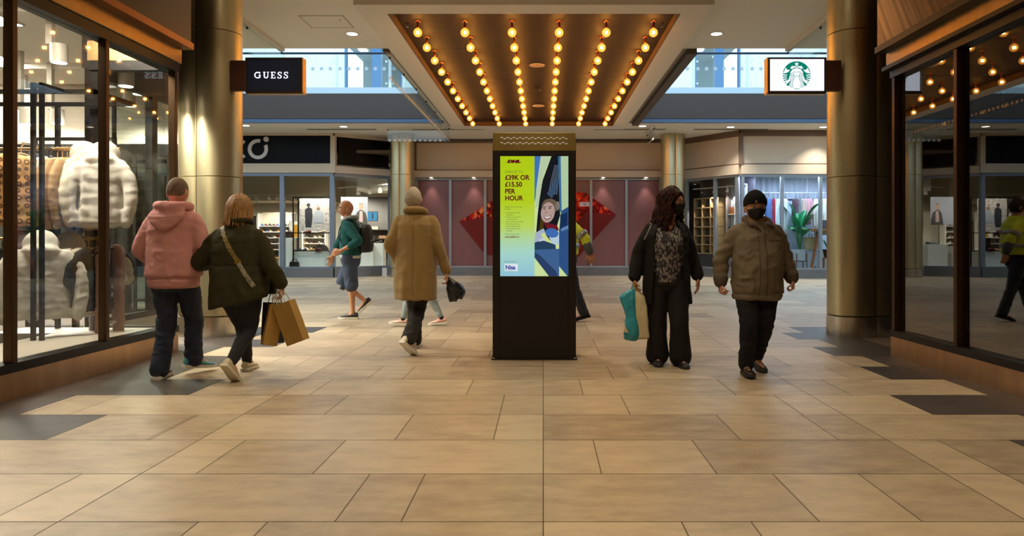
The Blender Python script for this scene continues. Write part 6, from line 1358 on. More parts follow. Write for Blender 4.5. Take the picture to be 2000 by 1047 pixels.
def woman_olive():
    t = thing('person', 'person seen from behind in an olive jacket with blonde bobbed hair beside the pink hoodie', 'person', (-2.66, 5.95, 0))
    s = .94
    J = dict(pelvis=(.02, 0, .83), neck=(-.005, .02, 1.34), head=(-.01, .05, 1.462), hrot=rotm(-8, -6), hipl=(-.085, 0, .8), hipr=(.09, 0, .8), kneel=(-.055, .22, .45), kneer=(.055, .08, .42),
             ankl=(-.075, .36, .085), ankr=(.03, -.2, .17), footl=(-.02, 1, 0), footr=(.1, .72, -.68), shl=(-.18, 0, 1.265), shr=(.18, 0, 1.265), ell=(-.335, .0, 1.01), elr=(.285, -.03, 1.0),
             wrl=(-.33, .22, 1.0), wrr=(.352, .06, .815), handl=hd((-.1, .95, -.1), (0, 0, -1), (.9, .1, .2), .6), handr=((.05, .08, -1), (-1, .1, 0), (0, 1, .1), .95))
    me, Mh = body_mesh(J, s, M_skin); link_mesh(me, 'body', t)
    hm_ = mat('blonde_hair', 'b98a4c', .5, 0, .5, col2='6f4a26', nscale=26, stretch=(4, 4, .5), noise=.1)
    ho = hair_cap(Mh, lambda az, el: .016 * sstep(-.35, .1, el + .95 - 1.25*np.clip(np.cos(az), 0, 1)) - .006, hm_, t)
    strands(Vector(J['head']), J['hrot'], s, 190, .30, 0, hm_, ho, 'hair_locks', 5, gap=.85, wave=.004, flare=.28, thick=.0085, lift=1.12, back=-.1)
    MB().tube([(-.075, .02, .075), (-.03, -.0, .135), (.03, .0, .135), (.075, .02, .075)], .006, 8, 4).xf(Matrix.Translation((-.01, .05, 1.462))).build('sunglasses_frame', M_black, ho)
    rg = [(.655, .238, .2, .0, 0), (.72, .24, .198, .01, 0), (.82, .24, .2, .01, 0), (.92, .23, .185, .0, 0), (1.0, .222, .172, 0, 0), (1.12, .225, .168, 0, 0), (1.22, .22, .145, 0, 0), (1.29, .17, .12, 0, .01), (1.33, .11, .095, 0, .01), (1.375, .078, .082, 0, .02), (1.385, .07, .07, 0, .02)]
    mb = tops(J, s, rg, [.092, .088, .082, .075, .058], slv_end=.95)
    slope = lambda V: -.008*np.exp(-((V[:, 2] - .985)/.010)**2) * (np.abs(V[:, 0]) < .25)
    hm = remesh_mb(mb, .0095, 'jacket', None, wr=.009, ws=(9, 9, 8), smooth=4, seed=6, fold=slope); V = np.empty(len(hm.vertices)*3); hm.vertices.foreach_get('co', V); V = V.reshape(-1, 3)
    k = sstep(.95, .66, V[:, 2]) * (np.abs(V[:, 0]) < .27); V[:, 2] += k * V[:, 0] * .22; hm.vertices.foreach_set('co', V.ravel())
    ol = cloth('olive_cotton', '37341f', .25, 160, .15); hm.materials.clear(); hm.materials.append(ol); jo = link_mesh(hm, 'jacket', t)
    MB().tube([(-.09, .07, 1.36), (-.1, .0, 1.375), (-.06, -.07, 1.375), (0, -.09, 1.37), (.06, -.07, 1.375), (.1, 0, 1.375), (.09, .07, 1.36)], .022, 10, 4).build('collar', ol, jo, 180)
    ribbon(hm, [((x, -.6, 1.195 - .25*x*x), (0, 1, 0)) for x in np.linspace(-.19, .19, 13)], .008, .0015, 'yoke_seam', mat('olive_seam', '2e2c1a', .9), jo); ribbon(hm, [((x, -.6, .985), (0, 1, 0)) for x in np.linspace(-.2, .2, 13)], .01, .0015, 'waist_seam', mat('olive_seam', '2e2c1a', .9), jo)
    mb = pants(J, s, None, [(.64, .12, .1), (.7, .175, .15), (.8, .2, .17), (.88, .19, .16), (.9, .18, .15)], [.115, .106, .075, .06, .044], end=.97)
    jm = remesh_mb(mb, .009, 'leggings', None, wr=.004, ws=(6, 6, 16), smooth=4, seed=5); jm.materials.clear(); jm.materials.append(mat('black_leggings', '1d2026', .85, bump=.2, bscale=200)); link_mesh(jm, 'leggings', t)
    cr = mat('cream_trainer', 'cfc5aa', .6); shoe(t, J, 'l', .93, cr, mat('cream_sole', 'd9d0ba', .6), mat('gold_lace', 'a58a4e', .6)); shoe(t, J, 'r', .93, cr, mat('cream_sole', 'd9d0ba', .6), mat('gold_lace', 'a58a4e', .6))
    # crossbody bag, worn but a thing of its own
    b = thing('crossbody_bag', 'small bag on a gold chain-print strap slung across the olive jacket', 'bag', (-2.66, 5.95, 0))
    gold = mat('gold_print_strap', 'a8924a', .6, col2='2a2618', nscale=46, stretch=(1, 1, 2)); blk = mat('black_print_strap', '2a2824', .7, col2='b8b09a', nscale=40)
    pt = lambda u: ((-.115 + .31*u, -.6, 1.33 - .52*u), (0, 1, 0))
    ribbon(hm, [((-.118, -.1 + .05*q, 2), (0, 0, -1)) for q in range(4, 0, -1)] + [pt(u) for u in np.linspace(.04, .6, 14)], .036, .004, 'strap', gold, b); ribbon(hm, [pt(u) for u in np.linspace(.6, 1.0, 10)], .036, .004, 'strap', blk, b)
    c = Vector((-.115 + .31*.6, -.2, 1.33 - .52*.6)); ribbon(hm, [pt(u) for u in np.linspace(.575, .615, 3)], .055, .007, 'buckle', mat('brass', 'c8a04a', .3, 1.), b)
    MB().box(.15, .27, .14, .2, .72, .9).build('pouch', mat('black_leather', '191817', .4), b, 0, .012)
    # shopping bags hanging from the right hand
    hx, hy, hz = -2.66 + .352, 5.95 + .07, .735
    def paper(name, label, top, rot, w, h, d, m):
        g = thing(name, label, 'bag', top); g.rotation_euler = rot
        mb = MB(); mb.rings([[(-w, -d, -h), (w, -d, -h), (w, d, -h), (-w, d, -h)], [(-w*1.02, -d*1.05, -h*.5), (w*1.02, -d*1.05, -h*.5), (w*1.02, d*1.05, -h*.5), (-w*1.02, d*1.05, -h*.5)], [(-w, -d, 0), (w, -d, 0), (w, d, 0), (-w, d, 0)], [(-w*.97, -d*.94, -.002), (w*.97, -d*.94, -.002), (w*.97, d*.94, -.002), (-w*.97, d*.94, -.002)], [(-w*.95, -d*.92, -h*.6), (w*.95, -d*.92, -h*.6), (w*.95, d*.92, -h*.6), (-w*.95, d*.92, -h*.6)]])
        o = mb.build('body', m, g, 30)
        for y in (-d*.9, d*.9): MB().tube([(-w*.45, y, -.03), (-w*.4, y*.8, .05), (0, y*.2, .115), (w*.4, y*.8, .05), (w*.45, y, -.03)], .0045, 6, 4).build('handle', mat('pale_twist', 'cfc8b8', .7), g)
        MB().box(-.002, .002, -d - .001, -d, -h, -.01).build('crease', mat('kraft_edge', '8a6a30', .8), o, 0)
    kraft = mat('kraft_paper', 'a6813f', .75, noise=.12, nscale=5, bump=.15, bscale=12)
    paper('paper_bag', 'larger brown paper bag tilted outward in the right hand of the olive jacket', (hx + .03, hy - .03, hz - .08), (R(4), R(-20), R(-12)), .085, .37, .05, kraft)
    paper('paper_bag', 'narrower brown paper bag seen end-on beside the larger tilted one', (hx - .055, hy + .02, hz - .1), (R(0), R(10), R(35)), .06, .36, .045, kraft)
    paper('carrier_bag', 'dark carrier bag hanging behind the brown paper bags', (hx - .1, hy + .1, hz - .09), (R(-3), R(6), R(60)), .1, .36, .03, mat('black_carrier', '1b1b1e', .5))
woman_olive()

def man_coat():
    t = thing('person', 'grey-haired person seen from behind in a camel overcoat left of the kiosk', 'person', (-1.364, 7.3, 0))
    J = dict(pelvis=(0, 0, .93), neck=(-.01, .02, 1.51), head=(-.033, .045, 1.648), hrot=rotm(10, -5), hipl=(-.09, 0, .91), hipr=(.09, 0, .91), kneel=(-.05, .2, .5), kneer=(.02, .08, .47),
             ankl=(-.075, .34, .088), ankr=(-.03, -.24, .175), footl=(.05, 1, 0), footr=(.35, .68, -.6), shl=(-.185, 0, 1.43), shr=(.185, 0, 1.43), ell=(-.27, -.06, 1.15), elr=(.255, -.05, 1.13),
             wrl=(-.215, .12, .98), wrr=(.325, .03, .875), handl=hd((.4, .8, -.5), (.3, 0, -1), (.6, -.3, .5), .5), handr=((.12, .05, -1), (-1, .1, 0), (0, 1, .1), .9))
    me, Mh = body_mesh(J, 1.0, M_skin); link_mesh(me, 'body', t)
    hair_cap(Mh, lambda az, el: .009 * sstep(-.25, .12, el + .62 - 1.0*np.clip(np.cos(az), 0, 1)) - .006, mat('grey_hair', 'b9ad98', .7, noise=.25, nscale=70, stretch=(2, 2, .6), bump=.6, bscale=160), t)
    rg = [(.572, .226, .194, 0, 0), (.75, .224, .19, 0, 0), (.95, .218, .178, 0, 0), (1.1, .205, .165, 0, 0), (1.25, .212, .16, 0, 0), (1.37, .214, .142, 0, 0), (1.44, .17, .115, 0, .01), (1.48, .11, .095, 0, .02), (1.5, .085, .085, 0, .02)]
    mb = tops(J, 1, rg, [.094, .08, .066, .06, .054], slv_end=.98)
    camel = cloth('camel_wool', '9c8152', .2, 240, .08, .95, .25)
    fold = lambda V: -.006*np.exp(-(V[:, 0]/.004)**2) * (V[:, 1] < 0) * (V[:, 2] < 1.42) + .006*np.sin(V[:, 0]*46)*sstep(1.1, .6, V[:, 2])*(np.abs(V[:, 0]) < .23)
    hm = remesh_mb(mb, .0095, 'overcoat', camel, wr=.006, ws=(9, 9, 6), smooth=4, seed=11, fold=fold); co = link_mesh(hm, 'overcoat', t)
    cb = MB().tube([(-.07, .12, 1.46), (-.105, .03, 1.5), (-.085, -.05, 1.525), (0, -.08, 1.53), (.085, -.05, 1.525), (.105, .03, 1.5), (.07, .12, 1.46)], [.02, .026, .034, .038, .034, .026, .02], 12, 4)
    link_mesh(remesh_mb(cb, .007, 'collar', camel, wr=.002, smooth=3), 'collar', t)
    ribbon(hm, [((0.004, -.6, z), (0, 1, 0)) for z in np.linspace(1.44, .6, 30)], .006, .001, 'back_seam', mat('camel_seam', '7a5a30', .95), co)
    mb = pants(J, 1, None, [(.76, .12, .1), (.82, .17, .13), (.92, .18, .14), (.98, .17, .13)], [.098, .09, .076, .074, .076], end=.98)
    jm = remesh_mb(mb, .0095, 'trousers', mat('charcoal_trousers', '26241f', .9, bump=.2, bscale=220), wr=.009, ws=(6, 6, 14), smooth=4, seed=14); link_mesh(jm, 'trousers', t)
    wt = mat('white_trainer', 'd6cdb6', .55); shoe(t, J, 'l', 1.0, wt, mat('white_sole', 'ded8c8', .6), wt); shoe(t, J, 'r', 1.0, wt, mat('white_sole', 'ded8c8', .6), wt)
    b = thing('drawstring_bag', 'crumpled black bag dangling from the right hand of the camel coat', 'bag', (-1.364 + .342, 7.3 + .035, .79)); b.rotation_euler = (0, R(-20), R(10))
    mb = MB().rings([[(w*math.cos(2*PI*i/20) + ox, d*math.sin(2*PI*i/20), z) for i in range(20)] for z, w, d, ox in ((.01, .015, .02, 0), (-.02, .03, .035, .005), (-.07, .06, .05, .02), (-.13, .085, .055, .03), (-.19, .095, .05, .03), (-.235, .085, .04, .025), (-.25, .05, .02, .02))])
    link_mesh(remesh_mb(mb, .006, 'body', mat('black_nylon', '20242c', .35), wr=.013, ws=(18, 18, 9), smooth=1, seed=4), 'body', b)
    MB().tube([(0, 0, .0), (.01, 0, .05), (0, .02, .07), (-.01, .03, .03), (0, .01, 0)], .006, 6, 4).build('handle', mat('black_nylon', '20242c', .35), b)
man_coat()

def walker_hidden():
    t = thing('person', 'person in pale blue jeans and white trainers mostly hidden behind the camel coat', 'person', (-1.70, 9.62, 0), R(90)); s = .9
    J = dict(pelvis=(0, 0, .83), neck=(0, .0, 1.33), head=(0, .02, 1.46), hrot=rotm(0, -4), hipl=(-.085, 0, .81), hipr=(.085, 0, .81), kneel=(-.08, .17, .45), kneer=(.06, -.08, .45), ankl=(-.07, .26, .1), ankr=(.05, -.26, .1),
             footl=(0, 1, .08), footr=(0, 1, -.1), shl=(-.16, 0, 1.27), shr=(.16, 0, 1.27), ell=(-.2, -.06, 1.03), elr=(.2, -.03, 1.03), wrl=(-.19, -.04, .84), wrr=(.19, .05, .84), handl=hd(side=-1), handr=hd())
    me, Mh = body_mesh(J, s, M_skin, .008); link_mesh(me, 'body', t); hair_cap(Mh, lambda az, el: .015*sstep(-.3, .1, el + .8 - 1.2*np.clip(np.cos(az), 0, 1)) - .006, mat('brown_hair', '4a3626', .7), t)
    rg = [(.78, .15, .12, 0, 0), (.8, .18, .14, 0, 0), (1.0, .17, .13, 0, 0), (1.2, .18, .13, 0, 0), (1.28, .13, .1, 0, 0), (1.33, .07, .07, 0, 0)]
    link_mesh(remesh_mb(tops(J, s, rg, [.07, .065, .058, .054, .045]), .011, 'jacket', cloth('beige_jacket', '8d7350', .2), wr=.006), 'jacket', t)
    link_mesh(remesh_mb(pants(J, s, None, [(.7, .14, .11), (.8, .165, .13), (.86, .155, .12)], [.085, .076, .06, .054, .042], end=.9), .01, 'jeans', mat('pale_denim', '8d9a9c', .85, noise=.12, nscale=8, bump=.2, bscale=200), wr=.005, ws=(6, 6, 16)), 'jeans', t)
    pk = mat('pink_white_trainer', 'e0d8d0', .6, col2='d8937a', nscale=12)
    for k in 'lr': shoe(t, J, k, .92, pk, mat('white_sole', 'ded8c8', .6)); MB().tube([Vector(J['ank'+k]) + V3(0, 0, .0), Vector(J['ank'+k]) + (Vector(J['knee'+k]) - Vector(J['ank'+k])).normalized()*.06], .037, 12, 1).build('sock', M_black, t)
walker_hidden()

def man_shorts():
    t = thing('person', 'bald person in a teal jacket and navy shorts walking past the shoe shop', 'person', (-2.96, 10.5, 0), R(90)); s = 1.02
    J = dict(pelvis=(0, 0, .96), neck=(0, .035, 1.55), head=(0, .075, 1.69), hrot=rotm(28, -4), hipl=(-.09, 0, .94), hipr=(.09, 0, .94), kneel=(-.07, -.03, .52), kneer=(.08, .15, .54), ankl=(-.06, -.05, .09), ankr=(.08, -.2, .27),
             footl=(0, 1, 0), footr=(0, .72, -.65), shl=(-.19, .0, 1.47), shr=(.19, .02, 1.47), ell=(-.26, -.19, 1.19), elr=(.27, .25, 1.2), wrl=(-.26, .07, 1.05), wrr=(.27, .36, .97), handl=((0, .9, -.4), (1, 0, 0), (0, .4, 1), .6), handr=((0, .35, -1), (-1, 0, 0), (0, 1, .3), .35))
    me, Mh = body_mesh(J, s, M_skin2, .0075); link_mesh(me, 'body', t)
    eyes(Mh, t, '3a2a1c', mat('grey_brow', '7d6a58', .8))
    rg = [(.97, .16, .12, 0, 0), (.985, .195, .15, 0, 0), (1.1, .2, .155, 0, 0), (1.25, .205, .155, 0, .0), (1.38, .21, .145, 0, .01), (1.46, .17, .12, 0, .02), (1.51, .11, .09, 0, .03), (1.535, .08, .08, 0, .035)]
    teal = cloth('teal_fleece', '1f5557', .25, 160, .1)
    link_mesh(remesh_mb(tops(J, s, rg, [.088, .084, .074, .07, .06], slv_end=.42), .0105, 'jacket', teal, wr=.009, ws=(7, 7, 10), seed=3), 'jacket', t)
    MB().tube([(-.07, .11, 1.5), (-.1, .03, 1.54), (-.07, -.05, 1.555), (0, -.075, 1.555), (.07, -.05, 1.555), (.1, .03, 1.54), (.07, .11, 1.5)], [.025, .03, .036, .04, .036, .03, .025], 12, 4).build('hood_lining', mat('grey_lining', '8d9a9c', .9), t, 180)
    MB().rings([[(rx*math.cos(2*PI*i/24), ry*math.sin(2*PI*i/24), z) for i in range(24)] for z, rx, ry in ((.93, .19, .15), (.985, .187, .147))]).build('shirt_hem', mat('white_cotton', 'cfc8c0', .9), t, 180)
    link_mesh(remesh_mb(pants(J, s, None, [(.8, .13, .11), (.86, .175, .14), (.95, .182, .145), (.98, .175, .135)], [.11, .108, .1, .1, .1], end=.02), .0105, 'shorts', mat('navy_shorts', '39445c', .85, noise=.12, nscale=8, bump=.2, bscale=200), wr=.008, ws=(7, 7, 10), seed=9), 'shorts', t)
    bk = mat('black_canvas', '1b1a1a', .6); 
    for k in 'lr': shoe(t, J, k, 1.02, bk, mat('pale_sole', 'd6d2c4', .6), bk)
    b = thing('backpack', 'black backpack on the back of the teal jacket', 'bag', (-2.96, 10.5, 0), R(90))
    mb = MB().rings([[(w*math.cos(2*PI*i/20), -.235 + d*math.sin(2*PI*i/20), z) for i in range(20)] for z, w, d in ((1.02, .1, .06), (1.04, .145, .095), (1.15, .155, .11), (1.3, .15, .1), (1.4, .125, .08), (1.45, .07, .05))])
    link_mesh(remesh_mb(mb, .011, 'body', bk, wr=.006, ws=(8, 8, 8)), 'body', b)
    for sx in (-1, 1): MB().tube([(sx*.09, -.17, 1.43), (sx*.11, -.03, 1.52), (sx*.12, .12, 1.42), (sx*.15, .14, 1.25), (sx*.19, .02, 1.1), (sx*.14, -.16, 1.08)], .018, 8, 4, flat=.35).build('strap', bk, b, 180)
    MB().tube([(-.1, -.34, 1.2), (0, -.352, 1.22), (.1, -.34, 1.2)], .006, 6, 3).build('zip', M_alu, b)
man_shorts()

def hivis():
    t = thing('person', 'person in a yellow high-visibility jacket half hidden behind the kiosk', 'person', (.36, 10.2, 0), R(90)); s = 1.03
    J = dict(pelvis=(0, 0, .97), neck=(0, .0, 1.56), head=(0, .03, 1.70), hrot=rotm(0, -4), hipl=(-.09, 0, .95), hipr=(.09, 0, .95), kneel=(-.08, -.1, .52), kneer=(.08, .16, .54), ankl=(-.07, -.24, .13), ankr=(.08, .3, .09),
             footl=(0, .95, -.25), footr=(0, 1, .05), shl=(-.2, -.02, 1.48), shr=(.2, .02, 1.48), ell=(-.26, -.24, 1.25), elr=(.26, .16, 1.22), wrl=(-.26, -.32, 1.03), wrr=(.26, .3, 1.05), handl=((0, -.2, -1), (1, 0, 0), (0, 1, -.2), .5), handr=hd())
    me, Mh = body_mesh(J, s, M_skin2, .0075); link_mesh(me, 'body', t); hair_cap(Mh, lambda az, el: .012*sstep(-.25, .1, el + .6 - 1.0*np.clip(np.cos(az), 0, 1)) - .006, mat('dark_hair', '241a15', .7), t)
    rg = [(.99, .17, .13, 0, 0), (1.0, .215, .165, 0, 0), (1.15, .22, .17, 0, 0), (1.3, .22, .17, 0, 0), (1.42, .215, .155, 0, 0), (1.49, .17, .125, 0, 0), (1.53, .11, .1, 0, 0), (1.57, .085, .085, 0, 0)]
    mb = tops(J, s, rg, [.095, .09, .082, .076, .06], slv_end=.6)
    hv = mat('hivis_yellow', 'c9d42a', .7, emit=.0, noise=.08, bump=.15, bscale=120)
    hm = remesh_mb(mb, .0105, 'jacket', hv, wr=.007, ws=(8, 8, 9), seed=2); jo = link_mesh(hm, 'jacket', t)
    slv = mat('grey_sleeve', '4c4d52', .8); rf = mat('reflective_band', '8f9096', .35, .4)
    for k in 'lr': el, w = Vector(J['el'+k]), Vector(J['wr'+k]); MB().tube([el.lerp(w, .5), el.lerp(w, .95)], [.07, .055], 16, 2).build('cuff', slv, t, 180)
    for k in 'lr': sh, el = Vector(J['sh'+k]), Vector(J['el'+k]); MB().tube([sh.lerp(el, .75), sh.lerp(el, .95)], [.0925, .09], 18, 1, False).build('reflective_band', rf, jo, 180)
    for z in (1.1, 1.3): MB().rings([[(.232*math.cos(2*PI*i/30), .183*math.copysign(abs(math.sin(2*PI*i/30))**.85, math.sin(2*PI*i/30)), z + q) for i in range(30)] for q in (0, .055)]).build('reflective_band', rf, jo, 180)
    link_mesh(remesh_mb(pants(J, s, None, [(.8, .13, .11), (.88, .18, .14), (.97, .185, .145), (1.02, .175, .135)], [.1, .094, .078, .072, .072], end=1.0), .0105, 'trousers', mat('dark_work_trousers', '1e1f26', .9, bump=.2, bscale=200), wr=.007, ws=(6, 6, 14)), 'trousers', t)
    for k in 'lr': shoe(t, J, k, 1.03, mat('black_boot', '1a1512', .6), M_black)
hivis()

def woman_cardigan():
    t = thing('person', 'person with wavy dark hair and black face mask in a long black cardigan', 'person', (1.195, 6.6, 0), PI); s = .98
    J = dict(pelvis=(0, 0, .88), neck=(-.015, 0, 1.40), head=(-.05, .03, 1.565), hrot=rotm(50, -4), hipl=(-.095, 0, .86), hipr=(.095, 0, .86), kneel=(-.1, .08, .46), kneer=(.09, .0, .46), ankl=(-.12, .06, .085), ankr=(.085, -.04, .085),
             footl=(-.1, 1, -.02), footr=(.1, 1, 0), shl=(-.175, 0, 1.335), shr=(.185, 0, 1.335), ell=(-.245, -.06, 1.07), elr=(.275, -.03, 1.06), wrl=(-.30, -.02, .86), wrr=(.318, .04, .85), handl=((-.05, .1, -1), (1, 0, 0), (0, 1, 0), .35), handr=((.02, .05, -1), (-1, 0, 0), (0, 1, 0), .95))
    sk = M_skin2; me, Mh = body_mesh(J, s, sk, .006, girth=1.05); link_mesh(me, 'body', t)
    hm_ = mat('dark_auburn_hair', '3d1c13', .6, 0, .2, col2='170c0a', nscale=30, noise=.1)
    ho = hair_cap(Mh, lambda az, el: .024 * sstep(-.1, .25, el + .74 - 1.3*np.clip(np.cos(az), 0, 1)) - .006, hm_, t)
    strands(Vector(J['head']), J['hrot'], s, 210, .43, 0, hm_, ho, 'hair_locks', 7, gap=1.14, wave=.021, flare=.36, thick=.0105, lift=1.16, back=-.08)
    eyes(Mh, t, '2a1a12', mat('dark_brow', '2a1a14', .8)); face_mask(Mh, t, mat('black_mask', '0d0d0f', .8), s)
    # blouse
    rg = [(.79, .12, .1, 0, .0), (.80, .168, .14, 0, 0), (.9, .17, .145, 0, 0), (1.0, .165, .145, 0, .01), (1.12, .175, .165, 0, .015), (1.2, .178, .165, 0, .015), (1.29, .172, .135, 0, .0), (1.34, .14, .1, 0, 0), (1.365, .1, .07, 0, -.01)]
    def leafprint():
        m = bpy.data.materials.new('leaf_print'); m.use_nodes = True; nt = m.node_tree; b = nt.nodes['Principled BSDF']; tc = nt.nodes.new('ShaderNodeTexCoord'); mp = nt.nodes.new('ShaderNodeMapping'); mp.inputs['Rotation'].default_value = (0, R(-35), 0); mp.inputs['Scale'].default_value = (1.5, .6, .8); v = nt.nodes.new('ShaderNodeTexVoronoi'); v.inputs['Scale'].default_value = 32
        nt.links.new(tc.outputs['Object'], mp.inputs[0]); nt.links.new(mp.outputs[0], v.inputs['Vector']); rp = nt.nodes.new('ShaderNodeValToRGB'); e = rp.color_ramp.elements; e[0].position = .3; e[0].color = lin('8a857f'); e[1].position = .58; e[1].color = lin('26222c')
        nt.links.new(v.outputs['Distance'], rp.inputs[0]); nt.links.new(rp.outputs[0], b.inputs['Base Color']); b.inputs['Roughness'].default_value = .8; return m
    mb = MB(); n = 32; mb.rings([[(cx + rx*math.cos(2*PI*i/n), cy + ry*math.sin(2*PI*i/n) - .0, z - (.10*max(0, 1 - abs(math.cos(2*PI*i/n))/.45) if (z > 1.33 and math.sin(2*PI*i/n) > 0) else 0)) for i in range(n)] for z, rx, ry, cx, cy in rg])
    bl = remesh_mb(mb, .0085, 'blouse', leafprint(), wr=.006, ws=(10, 10, 6), smooth=3, seed=5); link_mesh(bl, 'blouse', t)
    # V neckline skin shows between the blouse edges
    vp = [(-.015, 1.405), (-.05, 1.39), (-.03, 1.345), (-.008, 1.30), (.014, 1.345), (.034, 1.39), (.0, 1.405)]; yv = lambda z: .150 - .5 * max(0, z - 1.30)
    MB().add([(x, yv(z), z) for x, z in vp] + [(x, yv(z) - .02, z) for x, z in vp], [tuple(range(7)), tuple(range(13, 6, -1))] + [(i, i + 7, (i + 1) % 7 + 7, (i + 1) % 7) for i in range(7)]).build('neckline', sk, t, 180)
    # cardigan: open at the front
    def cring(z, rx, ry, gap, cx=0, cy=0, th=.014, n=34):
        out = []; 
        for q, dr in ((0, 0), (1, -th)):
            r = [(cx + (rx + dr)*math.cos(R(90 + gap + (360 - 2*gap)*i/n)), cy + (ry + dr)*math.sin(R(90 + gap + (360 - 2*gap)*i/n)), z) for i in range(n + 1)]; out += r if q == 0 else r[::-1]
        return out
    mb = MB().rings([cring(*a) for a in ((.595, .235, .17, 46, -.01, -.02), (.7, .235, .18, 44, 0, -.01), (.85, .225, .18, 43, 0, -.005), (1.0, .21, .175, 42), (1.12, .208, .185, 42), (1.24, .21, .178, 40), (1.31, .185, .142, 38), (1.36, .135, .112, 40), (1.395, .1, .09, 52, -.01, -.01), (1.405, .085, .08, 60, -.01, -.01))])
    for k in 'lr':
        sh, el, w = Vector(J['sh'+k]), Vector(J['el'+k]), Vector(J['wr'+k]); sh = Vector((sh.x*.88, sh.y, sh.z - .03)); mb.tube([sh, sh.lerp(el, .25), sh.lerp(el, .6), el, el.lerp(w, .5), w.lerp(el, .04)], [.062, .067, .068, .066, .062, .058], 16, 3)
    bk = mat('black_knit', '1a1817', .9, 0, .3, noise=.2, nscale=8, bump=.3, bscale=150)
    cm = remesh_mb(mb, .0085, 'cardigan', bk, wr=.007, ws=(9, 9, 7), smooth=3, seed=12); link_mesh(cm, 'cardigan', t)
    mb = pants(J, s, None, [(.72, .13, .11), (.78, .175, .14), (.86, .185, .145), (.93, .17, .135)], [.105, .104, .09, .092, .108], end=.98)
    tm = remesh_mb(mb, .0095, 'trousers', mat('black_flared', '1e1b1c', .85, 0, .3, noise=.2, nscale=7, bump=.2, bscale=160), wr=.007, ws=(10, 10, 4), smooth=3, seed=15); link_mesh(tm, 'trousers', t)
    for k in 'lr': shoe(t, J, k, .95, mat('black_trainer', '191818', .6), mat('dark_sole', '2a2a2a', .7), M_black)
    wx, wy = 1.195 - .32, 6.6 - .05
    b = thing('shopping_bag', 'turquoise bag-for-life pinched in the middle, hanging left of the cream bag', 'bag', (wx - .035, wy - .02, .735))
    tq = mat('turquoise_plastic', '2f9ab0', .45, noise=.1, nscale=6)
    mb = MB().rings([[(ox + w*math.copysign(abs(math.cos(2*PI*i/24))**.6, math.cos(2*PI*i/24)), d*math.copysign(abs(math.sin(2*PI*i/24))**.6, math.sin(2*PI*i/24)), z) for i in range(24)] for z, w, d, ox in ((-.0, .02, .012, .02), (-.04, .055, .03, -.02), (-.08, .075, .04, -.035), (-.17, .06, .05, -.02), (-.26, .045, .06, .0), (-.34, .06, .07, .005), (-.42, .07, .07, .005), (-.475, .066, .06, .005), (-.49, .04, .03, .0))])
    bo = link_mesh(remesh_mb(mb, .007, 'body', tq, wr=.008, ws=(14, 14, 6), smooth=2, seed=3), 'body', b)
    MB().prism([(-.068, -.33), (-.03, -.41), (-.075, -.40)], -.074, -.05).build('panel', mat('cream_plastic', 'cfc6a0', .5), bo, 0); MB().tube([(-.01, 0, -.03), (.02, .02, .03), (.035, .02, .065), (.05, .03, .02)], .008, 6, 4).build('handle', tq, b)
    b = thing('shopping_bag', 'cream plastic carrier bag in the right hand of the black cardigan', 'bag', (wx + .005, wy - .0, .76))
    cr = mat('cream_plastic', 'cfc6a0', .5, noise=.06)
    mb = MB().rings([[(ox + w*math.copysign(abs(math.cos(2*PI*i/24))**.6, math.cos(2*PI*i/24)), d*math.copysign(abs(math.sin(2*PI*i/24))**.6, math.sin(2*PI*i/24)), z) for i in range(24)] for z, w, d, ox in ((-.0, .012, .015, .0), (-.05, .03, .03, .02), (-.1, .055, .05, .035), (-.18, .068, .06, .045), (-.3, .066, .065, .055), (-.42, .064, .065, .065), (-.485, .064, .06, .07), (-.5, .045, .035, .07))])
    bo = link_mesh(remesh_mb(mb, .007, 'body', cr, wr=.006, ws=(14, 14, 5), smooth=2, seed=6), 'body', b)
    for dx in (-.012, .02): MB().tube([(dx*1.6 + .01, -.02, -.07), (dx + .0, -.01, .0), (.005, .01, .045), (dx*.5 + .01, .03, -.01), (dx*1.6 + .02, .03, -.07)], .008, 8, 4).build('handle', cr, b)
    MB().box(.112, .114, -.03, .01, -.31, -.25).build('print_mark', M_black, bo, 0)
    b = thing('shoulder_bag', 'grey strap of a shoulder bag over the right shoulder of the black cardigan', 'bag', (1.195, 6.6, 0), PI)
    ribbon(cm, [((.155, y, 1.7), (0, 0, -1)) for y in (-.08, -.04, 0, .04)] + [((.155 + .012*q, .7, 1.36 - .025*q), (0, -1, 0)) for q in range(7)], .016, .004, 'strap', mat('grey_strap', '6f7478', .6), b)
    MB().box(.13, .3, -.3, -.2, .85, 1.08).build('pouch', mat('black_leather', '191817', .4), b, 0, .015)
woman_cardigan()

